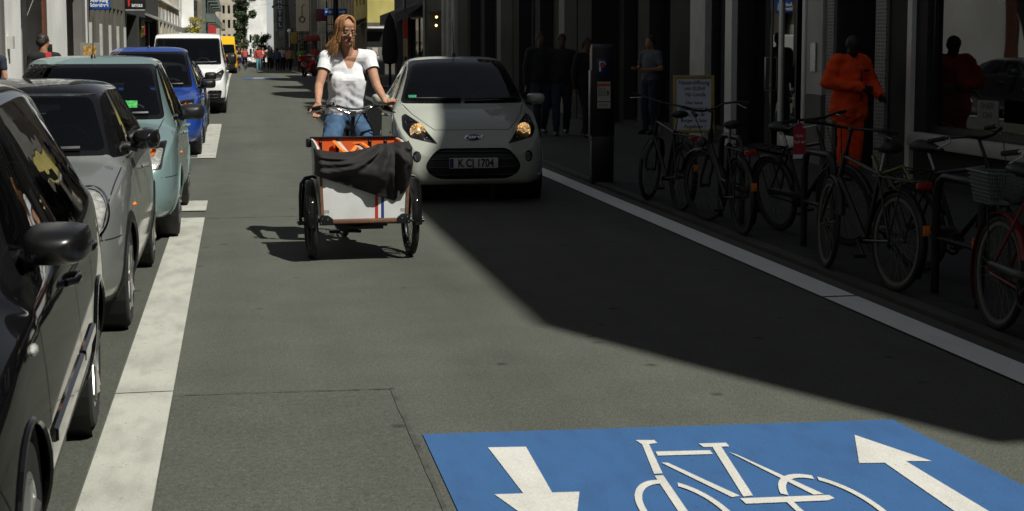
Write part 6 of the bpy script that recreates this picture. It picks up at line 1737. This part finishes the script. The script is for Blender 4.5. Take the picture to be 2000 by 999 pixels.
# ---- walkers in the shade behind the small car
dk1, dk2, dk3 = cl('dark_jacket', (.012, .013, .016)), cl('dark_jeans', (.022, .028, .045)), cl('black_cloth', (.009, .009, .010))
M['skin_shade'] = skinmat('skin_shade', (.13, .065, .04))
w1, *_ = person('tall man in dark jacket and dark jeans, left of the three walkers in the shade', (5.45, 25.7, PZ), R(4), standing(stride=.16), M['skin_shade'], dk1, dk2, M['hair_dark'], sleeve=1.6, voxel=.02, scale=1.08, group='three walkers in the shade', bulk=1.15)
w2 = copy_tree(w1); w2.location = (5.82, 25.6, PZ); w2.rotation_euler.z = R(-8); w2.scale = (1.06,) * 3; w2['label'] = 'man in dark top walking in the middle of the three in the shade'
w3 = recolour_copy(w1, 'person in black walking next to the parking meter, right of the three', (6.12, 24.9, PZ), R(24), 1.02, dict(jacket=dk3, trousers=dk3))
w4, *_ = person('person in grey t-shirt and jeans standing by the dark shop front left of the board', (7.5, 25.6, PZ), R(-60), standing(arms='front'), M['skin2'], cl('grey_tshirt', (.10, .11, .13)), dk2, M['hair_dark'], sleeve=.55, voxel=.02, scale=1.05)
# ---- man on the phone behind the parked cars
red = cl('red_cloth', (.45, .03, .03))
ph, T5, V5, hr5 = person('dark-haired man holding a phone to his face behind the cars', (-2.8, 22.2, .10), R(-150), standing(arms='phone'), M['skin2'], dk3, dk2, M['hair_dark'], sleeve=1.6, voxel=.014, fine=False, headrot=(14, 0, -62))
MB().box((0, 0, 0), (.10, .035, .22)).build('back_panel', red, ph, loc=(0, .15, 1.37), bevel=.02)
tag(MB().box((0, 0, 0), (.07, .009, .14)).build('phone', M['black_plastic'], None, bevel=.004), 'dark phone held up by the man behind the cars', 'phone').location = (-2.72, 22.25, 1.63)
w6, *_ = person('pale-armed person half cut by the left edge', (-3.62, 22.6, .10), R(160), standing(arms='down', hw=.2), M['skin'], cl('navy_top', (.02, .022, .04)), dk2, M['hair_dark'], sleeve=.4, voxel=.02, scale=.97)
# ---- the far crowd on the right-hand pavement and the riders in the road
random.seed(5)
CG = 'far people walking on the shaded side'
cols = {k: cl('far_' + k, c) for k, c in dict(white=(.62, .6, .56), red=(.40, .06, .05), green=(.10, .34, .05), blue=(.05, .09, .20), grey=(.12, .12, .13), tan=(.42, .28, .16), teal=(.10, .26, .30)).items()}
far = [(1.75, 112, 'white', 'far walker in a white top at the left end of the crowd'), (1.55, 106, 'teal', 'far walker in pale blue trousers stepping out into the road'), (2.5, 114, 'grey', 'far walker in grey just past the white top'), (2.9, 106, 'blue', 'far walker in dark blue in the middle of the crowd'),
       (3.3, 108, 'white', 'far walker with white top near the kerb line'), (3.75, 104, 'tan', 'far walker in tan top beside the one with white top'), (4.3, 100, 'green', 'far walker in bright green top'), (4.6, 103, 'grey', 'far walker in grey behind the one in green'), (5.2, 98, 'red', 'far walker in red near the house wall'), (3.0, 126, 'grey', 'smallest far walker in grey at the rear'), (3.9, 118, 'tan', 'far walker in tan between the dark ones'), (5.6, 92, 'grey', 'far dark walker close to the shop fronts'),
       (2.1, 120, 'red', 'far walker in red deep in the crowd'), (2.75, 118, 'grey', 'far walker in dark grey behind the one in dark blue'), (4.9, 110, 'blue', 'far walker in blue against the house fronts'), (3.45, 112, 'grey', 'far walker in black at the middle of the kerb')]
for i, (x, y, c_, lb) in enumerate(far):
    o = recolour_copy(w1 if i % 2 else w4, lb, (x, y, gz(y) + .03), R(random.choice([0, 180, 160, 20])), random.uniform(.93, 1.03), {('jacket' if i % 2 else 'shirt'): cols[c_], 'trousers': cols['teal'] if i == 1 else dk3, **({'jacket': cols['red']} if i == 1 else {})}, CG)
for x, y, c_, lb, hd in ((.60, 110, 'red', 'far cyclist in dark red riding away in the road', 0), (.15, 106, 'tan', 'far cyclist in tan riding beside the yellow van', 0)):
    z = gz(y); bk, _ = bicycle('bicycle under the ' + lb, (x, y, z), hd, (.02, .02, .022), group='far ridden bicycles')
    JJ = dict(head=(0, .42, 1.62), neck=(0, .36, 1.49), chest=(0, .34, 1.30), waist=(0, .28, 1.10), pelvis=(0, .25, 1.02), shL=(-.18, .38, 1.42), shR=(.18, .38, 1.42), elL=(-.24, .52, 1.2), elR=(.24, .52, 1.2), wrL=(-.29, .68, 1.10), wrR=(.29, .68, 1.10),
              hipL=(-.09, .26, .98), hipR=(.09, .26, .98), knL=(-.11, .62, .80), knR=(.11, .55, .62), anL=(-.11, .48, .45), anR=(.11, .40, .22), ftL=(0, 1, 0), ftR=(0, 1, 0))
    person(lb, (x, y, z), 0, JJ, M['skin2'], cols[c_], dk2 if c_ == 'red' else cols['grey'], M['hair_dark'], sleeve=.5, voxel=.028)
# ------------------------------------------------------------------ street furniture and signs
# parking ticket machine
pm = empty('parking_meter', (4.36, 16.95, PZ), R(-6), 'black parking ticket machine at the pavement edge with blue P panel and notices', 'parking meter')
MB().b2(-.135, .135, -.10, .10, -.02, .56).build('pedestal', M['black_metal'], pm, bevel=.012)
mb = MB(); mb.prism([(-.14, -.11, .562), (-.14, .11, .562), (-.14, .11, 1.60), (-.14, .0, 1.68), (-.14, -.11, 1.64)], (.28, 0, 0)); mb.build('housing', M['black_metal'], pm, bevel=.014)
pl = MB().b2(-.09, .07, -.118, -.113, 1.28, 1.50).build('blue_panel', mat('meter_blue', (.008, .018, .09), .3), pm, bevel=.004)
text_mesh('letter', 'P', .17, M['white'], pl, (-.02, -.1195, 1.40), depth=.001, bold=.003); MB().lathe([(0, -.002), (.032, -.002), (.034, 0)], 18, axis='y').build('coin', mat('coin_red', (.45, .06, .04), .4), pl, loc=(-.012, -.121, 1.425))
no = MB().b2(-.075, .085, -.118, -.113, .985, 1.22).build('notice', mat('notice_paper', (.50, .48, .42), .6, var=.15, scale=60), pm)
MB().b2(-.075, .085, -.1205, -.119, 1.165, 1.20).build('notice_header', mat('notice_red', (.5, .09, .04), .5), no); MB().b2(.045, .065, -.1205, -.119, 1.06, 1.11).build('notice_mark', M['black_plastic'], no)
for k in range(6): MB().b2(-.065, .03 + .03 * (k % 2), -.1205, -.119, 1.135 - k * .017, 1.141 - k * .017).build('notice_line', mat('ink_grey', (.12, .12, .12), .6) if k == 0 else bpy.data.materials['ink_grey'], no)
n2 = MB().b2(-.075, .085, -.118, -.113, .90, .975).build('notice', bpy.data.materials['notice_paper'], pm); text_mesh('notice_text', 'KÖLN', .04, M['plate_black'], n2, (.0, -.119, .937), depth=.0006)
MB().b2(-.165, -.145, -.06, .0, .5, 1.36).build('side_trim', M['steel'], pm, bevel=.004)
# yellow framed notice board
bd = empty('sign_board', (6.33, 19.4, PZ), R(-14), 'yellow framed white notice board with handwriting leaning behind the bicycles', 'sign board')
tilt = Matrix.Rotation(R(-9), 4, 'X')
def brd(name, mb_, m, bev=0):
    o = mb_.build(name, m, bd, bevel=bev); o.matrix_local = Matrix.Translation((0, 0, .42)) @ tilt @ o.matrix_local; return o
fr_ = MB().b2(-.29, -.245, -.015, .02, 0, .82).b2(.245, .29, -.015, .02, 0, .82).b2(-.245, .245, -.015, .02, 0, .045).b2(-.245, .245, -.015, .02, .775, .82)
brd('board_frame', fr_, mat('yellow_frame', (.34, .26, .04), .5, var=.15), .004)
sh = brd('board_sheet', MB().b2(-.245, .245, -.002, .012, .045, .775), mat('board_white', (.52, .56, .62), .35, var=.05))
for i, (tx, sz) in enumerate((('Neueröffnung', .085), ('mit SUSHI', .075), ('Ny Lunda', .08), ('Das neue', .07), ('Currywurst in', .07), ('Burger Br', .075), ('Burger + Salat', .07), ('Angebote !', .075))):
    text_mesh('handwriting', tx, sz, mat('marker_ink', (.015, .018, .05), .5) if i == 0 else bpy.data.materials['marker_ink'], sh, (.0 + .01 * (i % 3), -.004, .715 - i * .085 - (.03 if i > 2 else 0)), depth=.0006, shear=.22, sx=.92, bold=.0012)
lg = MB()
for s in (-1, 1): lg.tube([(s * .22, .0, .44), (s * .26, -.05, 0)], .018, 8); lg.tube([(s * .22, .13, 1.15), (s * .25, .42, 0)], .016, 8)
lg.build('easel_leg', M['black_metal'], bd, smooth=60)
# window notice
wn_ = empty('window_notice', (7.945, 14.2, .97), R(-90), 'pale printed notice standing in the right-hand shop window', 'notice'); MB().b2(-.22, .22, -.012, 0, -.12, .13).build('notice_sheet', mat('notice_grey', (.16, .17, .17), .5, var=.2, scale=30), wn_)
for i, tx in enumerate(('BINIERI', 'CAFE')): text_mesh('notice_text', tx, .09, M['plate_black'], wn_, (0, -.0135, .07 - i * .10), depth=.0006)
# projecting shop signs on the left
def projecting(name, label, x0, x1, y, z0, z1, m, th=.14):
    r = empty(name, (-4.5, y, 0), 0, label, 'sign'); MB().b2(x0 + 4.5, x1 + 4.5, -th / 2, th / 2, z0, z1).build('sign_box', m, r, bevel=.05, segs=3)
    MB().b2(-.02, x0 + 4.52, -.02, .02, z1 - .3, z1 - .25).build('bracket', M['black_metal'], r); return r
sg = projecting('shop_sign', 'blue projecting sign with white lettering above the grey brown shop', -4.47, -3.86, 46.6, 2.74, 3.5, mat('sign_blue', (.012, .075, .33), .4))
for i, tx in enumerate(('Änderung', 'Schneiderei')): text_mesh('lettering', tx, .155, M['white'], sg, (.32, -.074, 3.03 - i * .145), depth=.002, sx=.86 if i == 0 else .76, bold=.004)
sg = projecting('shop_sign', 'black projecting sign with red and white lettering and a pale lower edge', -4.47, -3.66, 61.4, 3.10, 3.75, mat('sign_black', (.012, .012, .013), .4))
text_mesh('initial', 'T', .44, mat('sign_red', (.7, .03, .02), .4), sg, (.17, -.074, 3.36), depth=.002, bold=.01); text_mesh('lettering', 'amas', .24, M['white'], sg, (.50, -.074, 3.27), depth=.002, bold=.004, sx=.92)
MB().b2(.02, .80, -.075, .075, 3.05, 3.085).build('lower_edge', M['stone_pale'], sg)
# amber cafe board on the pavement behind the blue car
ab = empty('menu_board', (-3.0, 31.0, .1), R(10), 'small amber menu board standing by the grey shop on the left', 'menu board'); MB().b2(-.2, .2, -.02, .02, .35, 1.62).build('board', M['plaster_grey'], ab, bevel=.01); MB().b2(-.13, .13, -.026, -.021, 1.32, 1.56).build('picture', mat('menu_amber', (.45, .26, .07), .5, var=.6, scale=20), ab); MB().b2(-.18, .18, -.03, .03, 0, .35).build('foot', M['black_metal'], ab)
# one-way sign post behind the woman
sp = empty('sign_post', (4.25, 63, 0), 0, 'dark lamp post with two blue one-way arrow signs behind the woman', 'sign post')
MB().tube([(0, 0, -.1), (0, 0, 7)], [.13, .09], 14).build('post', M['black_metal'], sp, smooth=60)
for s in (-1, 1):
    b_ = MB().b2(-.19, .19, -.02, .0, -.15, .15).build('arrow_sign', mat('sign_blue2', (.02, .10, .42), .4) if s < 0 else bpy.data.materials['sign_blue2'], sp, bevel=.02); b_.location = (s * .29, -.1, 3.05)
    MB().prism([(-.15, -.022, -.03), (.02, -.022, -.03), (.02, -.022, -.085), (.15, -.022, 0), (.02, -.022, .085), (.02, -.022, .03), (-.15, -.022, .03)], (0, -.002, 0)).build('arrow', M['white'], b_)
rs = empty('sign', (4.05, 66, 0), 0, 'dull purple red sign plate on a slim post behind the woman', 'sign'); MB().tube([(0, 0, 0), (0, 0, 3.6)], .035, 8).build('post', M['black_metal'], rs, smooth=60); MB().b2(-.5, .0, -.03, -.0, 2.7, 3.25).build('plate', mat('sign_purple', (.16, .03, .06), .5), rs, bevel=.01)
# hanging banners
bn = empty('banner', (6.05, 150, gz(150)), 0, 'cream hanging banner with a dark ring emblem on the far house fronts', 'banner'); c_ = MB().b2(0, 1.35, -.03, .03, 3.7, 11).build('cloth', mat('banner_cream', (.62, .55, .42), .8), bn)
MB().tube([(.62 + .28 * math.cos(a), -.04, 4.9 + .28 * math.sin(a)) for a in [2 * PI * i / 24 for i in range(24)]], .06, 6, closed=True).build('emblem', M['black_plastic'], c_); MB().tube([(.62, -.04, 5.2), (.62, -.04, 6.2), (.9, -.04, 6.5)], .04, 6).build('emblem_line', M['black_plastic'], c_); MB().b2(-.05, 1.7, -.04, .04, 11.0, 11.1).build('rail', M['black_metal'], bn)
ht = empty('hotel_sign', (5.45, 185, gz(185)), 0, 'tall blue grey vertical sign reading HOTEL on the far right', 'sign'); MB().b2(-.35, .35, -.08, .08, 4.6, 8.4).build('sign_box', mat('hotel_blue', (.05, .09, .14), .5), ht)
for i, chh in enumerate('HOTEL'): text_mesh('letter', chh, .72, M['white'], ht, (0, -.09, 8.0 - i * .72), depth=.004, bold=.02)
MB().b2(.3, 2.2, -.03, .03, 7.5, 7.6).build('bracket', M['black_metal'], ht)
h2 = empty('banner', (6.15, 178, gz(178)), 0, 'slanting grey banner with lettering beside the HOTEL sign', 'banner'); c2_ = MB().prism([(-.1, 0, 10), (.6, 0, 10), (1.0, 0, 4.6), (.45, 0, 4.6)], (0, .05, 0)).build('cloth', mat('banner_grey', (.22, .23, .24), .7), h2)
# kiosk, closed parasol and coloured post near the side street
ks = empty('kiosk', (7.72, 81.2, gz(81)), 0, 'slim grey kiosk with bright white awning edge and two posters', 'kiosk'); MB().b2(-.52, .5, 0, .9, 0, 2.6).build('cabin', M['plaster_grey'], ks, bevel=.02); MB().b2(-.5, .48, -.02, -.002, 1.62, 2.45).build('hatch', M['black'], ks); MB().b2(-.5, .5, -.45, -.001, 2.62, 2.72).build('awning', M['white'], ks, bevel=.02)
for z0, z1, x0, x1 in ((1.15, 1.55, -.2, .1), (.72, 1.08, -.28, .18)):
    p_ = MB().b2(x0, x1, -.03, -.021, z0, z1).build('poster', mat('poster_pale', (.50, .47, .40), .6, var=.1), ks); MB().b2(x0 + .05, x1 - .05, -.034, -.031, z0 + .06, z0 + .16).build('poster_text', mat('poster_ink', (.45, .14, .05), .6) if z0 > 1 else M['black_plastic'], p_)
ps = empty('parasol', (5.5, 52.5, PZ), 0, 'closed dark parasol standing behind the small car', 'parasol'); MB().lathe([(.05, 0), (.05, .9), (.24, .95), (.3, 1.3), (.26, 2.0), (.16, 2.5), (.03, 2.75), (0, 2.8)], 18).build('folded_canopy', dk3, ps, smooth=50); MB().lathe([(0, .0), (.28, 0), (.26, .1), (.05, .14)], 18).build('base', M['black_metal'], ps, smooth=40)
cp = empty('coloured_post', (5.9, 51, PZ), 0, 'slim pole banner in red and cream left of the small car roof', 'banner'); MB().tube([(0, 0, 0), (0, 0, 3.4)], .03, 8).build('pole', M['black_metal'], cp, smooth=60); MB().b2(-.08, .08, -.05, -.032, 1.85, 2.5).build('red_cloth', red, cp); MB().b2(-.07, .07, -.05, -.033, 1.2, 1.84).build('cream_cloth', cols['tan'], cp); MB().b2(-.07, .07, -.05, -.033, 2.505, 2.8).build('pale_cloth', cols['grey'], cp)
# red scooter by the kerb
sc_ = empty('scooter', (3.72, 74, gz(74)), R(24), 'red motor scooter parked at the kerb behind the woman', 'scooter')
rp = paint('scooter_red', (.55, .012, .015), 0, .05)
MB().cap((0, -.15, .70), (0, .0, .35), .17, .14, 14).cap((0, -.1, .98), (0, -.16, .7), .10, .18, 14).build('front_shield', rp, sc_, smooth=60); MB().cap((0, .35, .62), (0, .85, .66), .16, .13, 14).build('rear_body', rp, sc_, smooth=60); MB().cap((0, .3, .78), (0, .75, .80), .13, .11, 12).build('seat', M['saddle'], sc_, smooth=60)
MB().b2(-.14, .14, -.05, .4, .26, .36).build('footboard', M['black_metal'], sc_, bevel=.03); MB().tube([(-.33, -.05, 1.05), (-.1, -.12, 1.06), (.1, -.12, 1.06), (.33, -.05, 1.05)], .018, 8).build('handlebar', M['black_metal'], sc_, smooth=60); MB().ball((0, -.24, .93), .075, 12).build('headlamp', M['white'], sc_, smooth=60)
for y in (-.35, .75):
    MB().lathe([(.13, -.045), (.22, -.05), (.24, -.02), (.24, .02), (.22, .05), (.13, .045)], 24, (0, y, .24), 'x').build('wheel', M['rubber'], sc_, smooth=45)
MB().tube([(0, -.14, .6), (0, -.35, .26)], .05, 8).build('fork', M['black_metal'], sc_, smooth=60); MB().box((0, .95, .95), (.36, .34, .3)).build('top_box', rp, sc_, bevel=.05)
# rows of far bicycles on the kerb
for i, (x, y, lb) in enumerate(((4.75, 66, 'dark bicycle standing nearest the red scooter'), (4.7, 80, 'dark bicycle standing just beyond the red scooter'), (4.7, 84.5, 'dark bicycle, second beyond the red scooter'), (4.75, 95, 'dark bicycle beyond the walker in green'))):
    c = copy_tree(B1); c.location = (x, y, gz(y) + .03); c.rotation_euler = (0, 0, R(25)); c['label'] = lb; c['group'] = 'far bicycles at the kerb'
# globe lamp and street lamps far away
for x, y, lb in ((5.0, 140, 'globe street lamp on a slim post in the far crowd'), ):
    lp = empty('street_lamp', (x, y, gz(y)), 0, lb, 'street lamp'); MB().tube([(0, 0, 0), (0, 0, 3.4)], .05, 8).build('post', M['steel'], lp, smooth=60); MB().ball((0, 0, 3.55), .2, 14).build('globe', M['white'], lp, smooth=60)
for i, (y, z) in enumerate(((160, 7.6), (205, 8.6), (250, 9.5))):
    wl = empty('catenary_lamp', (2.3, y, gz(y)), 0, ['nearest', 'middle', 'farthest'][i] + ' white lamp hung on a wire over the street', 'street lamp', 'lamps hung over the street'); MB().b2(-.5, .5, -.12, .12, z, z + .16).build('lamp_housing', M['white'], wl, bevel=.05); MB().tube([(-6.8, 0, z + .9), (0, 0, z + .2), (5.4, 0, z + .9)], .012, 5).build('wire', M['black_metal'], wl)
# ------------------------------------------------------------------ trees
def leafmat(name, c1, c2):
    m, nt, N, L = _new(name)
    out = N('ShaderNodeOutputMaterial'); p = N('ShaderNodeBsdfPrincipled'); 
    tc = N('ShaderNodeTexCoord'); n = N('ShaderNodeTexNoise'); n.inputs['Scale'].default_value = 1.3; n.inputs['Detail'].default_value = 6; L(tc.outputs['Object'], n.inputs['Vector'])
    r = N('ShaderNodeValToRGB'); L(n.outputs['Fac'], r.inputs[0]); r.color_ramp.elements[0].position = .35; r.color_ramp.elements[1].position = .65
    r.color_ramp.elements[0].color = tuple(c1) + (1,); r.color_ramp.elements[1].color = tuple(c2) + (1,)
    L(r.outputs[0], p.inputs['Base Color']); p.inputs['Roughness'].default_value = .6; L(p.outputs[0], out.inputs[0])
    return m
def tree(label, loc, h, rx, rz_, z0, n, leaf, m, seed, name='tree'):
    rd_ = random.Random(seed); r = empty(name, loc, 0, label, 'tree'); tr = MB()
    tr.tube([(0, 0, -.2), (.05, 0, h * .3), (.0, .05, h * .6), (.05, 0, h * .85)], [h * .022, h * .018, h * .012, h * .004], 10)
    for i in range(9):
        a = rd_.uniform(0, 6.28); zz = h * rd_.uniform(.35, .7); d = rx * rd_.uniform(.5, .9); tr.tube([(0, 0, zz), (math.cos(a) * d * .5, math.sin(a) * d * .5, zz + d * .5), (math.cos(a) * d, math.sin(a) * d, zz + d * .8)], [h * .009, h * .006, h * .002], 6)
    tr.build('trunk', mat('bark', (.06, .048, .038), .9, bump=.5), r, smooth=60)
    cl_ = [(rd_.gauss(0, .42) * rx, rd_.gauss(0, .42) * rx, z0 + rz_ * (1 + rd_.uniform(-.95, .95)), rd_.uniform(.22, .45) * rx) for _ in range(26)]
    mb_ = MB()
    for i in range(n):
        cx, cy, cz, cr = rd_.choice(cl_); v = Vector((rd_.gauss(0, 1), rd_.gauss(0, 1), rd_.gauss(0, 1))).normalized() * cr * rd_.uniform(.5, 1.0); c = Vector((cx, cy, cz)) + v
        a = Vector((rd_.gauss(0, 1), rd_.gauss(0, 1), rd_.gauss(0, .6))).normalized(); b = a.cross(Vector((rd_.gauss(0, 1), rd_.gauss(0, 1), rd_.gauss(0, 1)))).normalized(); s = leaf * rd_.uniform(.6, 1.3)
        mb_.add([c - a * s, c + b * s * .45, c + a * s, c - b * s * .45], [(0, 1, 2, 3)])
    mb_.build('crown', m, r)
    return r
lf = leafmat('leaf_green', (.018, .045, .012), (.06, .11, .03)); ly = leafmat('leaf_yellow', (.22, .22, .02), (.48, .42, .04))
tree('tall dark green tree at the end of the street left of the white tower', (1.6, 296, gz(296)), 17, 2.2, 6.2, 3.0, 6000, .22, lf, 1)
tree('dark green tree deeper behind, partly covering the brick red house', (.3, 310, gz(310)), 15, 1.6, 5.0, 2.5, 4000, .22, lf, 2)
tree('low bushy green tree in front of the white tower', (4.3, 260, gz(260)), 6.5, 1.7, 1.8, 1.2, 3500, .16, lf, 3)
tree('yellow green small tree above an orange tub on the left pavement', (-2.75, 100, gz(100) + .1), 4.0, .62, .62, 2.3, 1500, .07, ly, 4)
tb = empty('tub', (-2.7, 98.5, gz(99) + .1), 0, 'orange flower tub on a stand in front of the yellow green tree', 'tub'); MB().lathe([(.2, 1.5), (.32, 2.2), (.34, 2.2), (.3, 2.15), (0, 2.1)], 18).build('tub_bowl', mat('tub_orange', (.6, .22, .02), .6), tb, smooth=40); MB().tube([(0, 0, 0), (0, 0, 1.52)], .06, 8).build('stand', M['black_metal'], tb, smooth=60)
fl = empty('flag', (-2.4, 128, gz(128)), 0, 'small red flag hanging on the left pavement beyond the yellow green tree', 'flag'); MB().tube([(0, 0, 0), (0, 0, 4)], .03, 6).build('pole', M['steel'], fl, smooth=60); MB().prism([(.03, 0, 3.9), (.7, .0, 3.7), (.65, 0, 2.9), (.03, 0, 3.0)], (0, .02, 0)).build('cloth', red, fl)
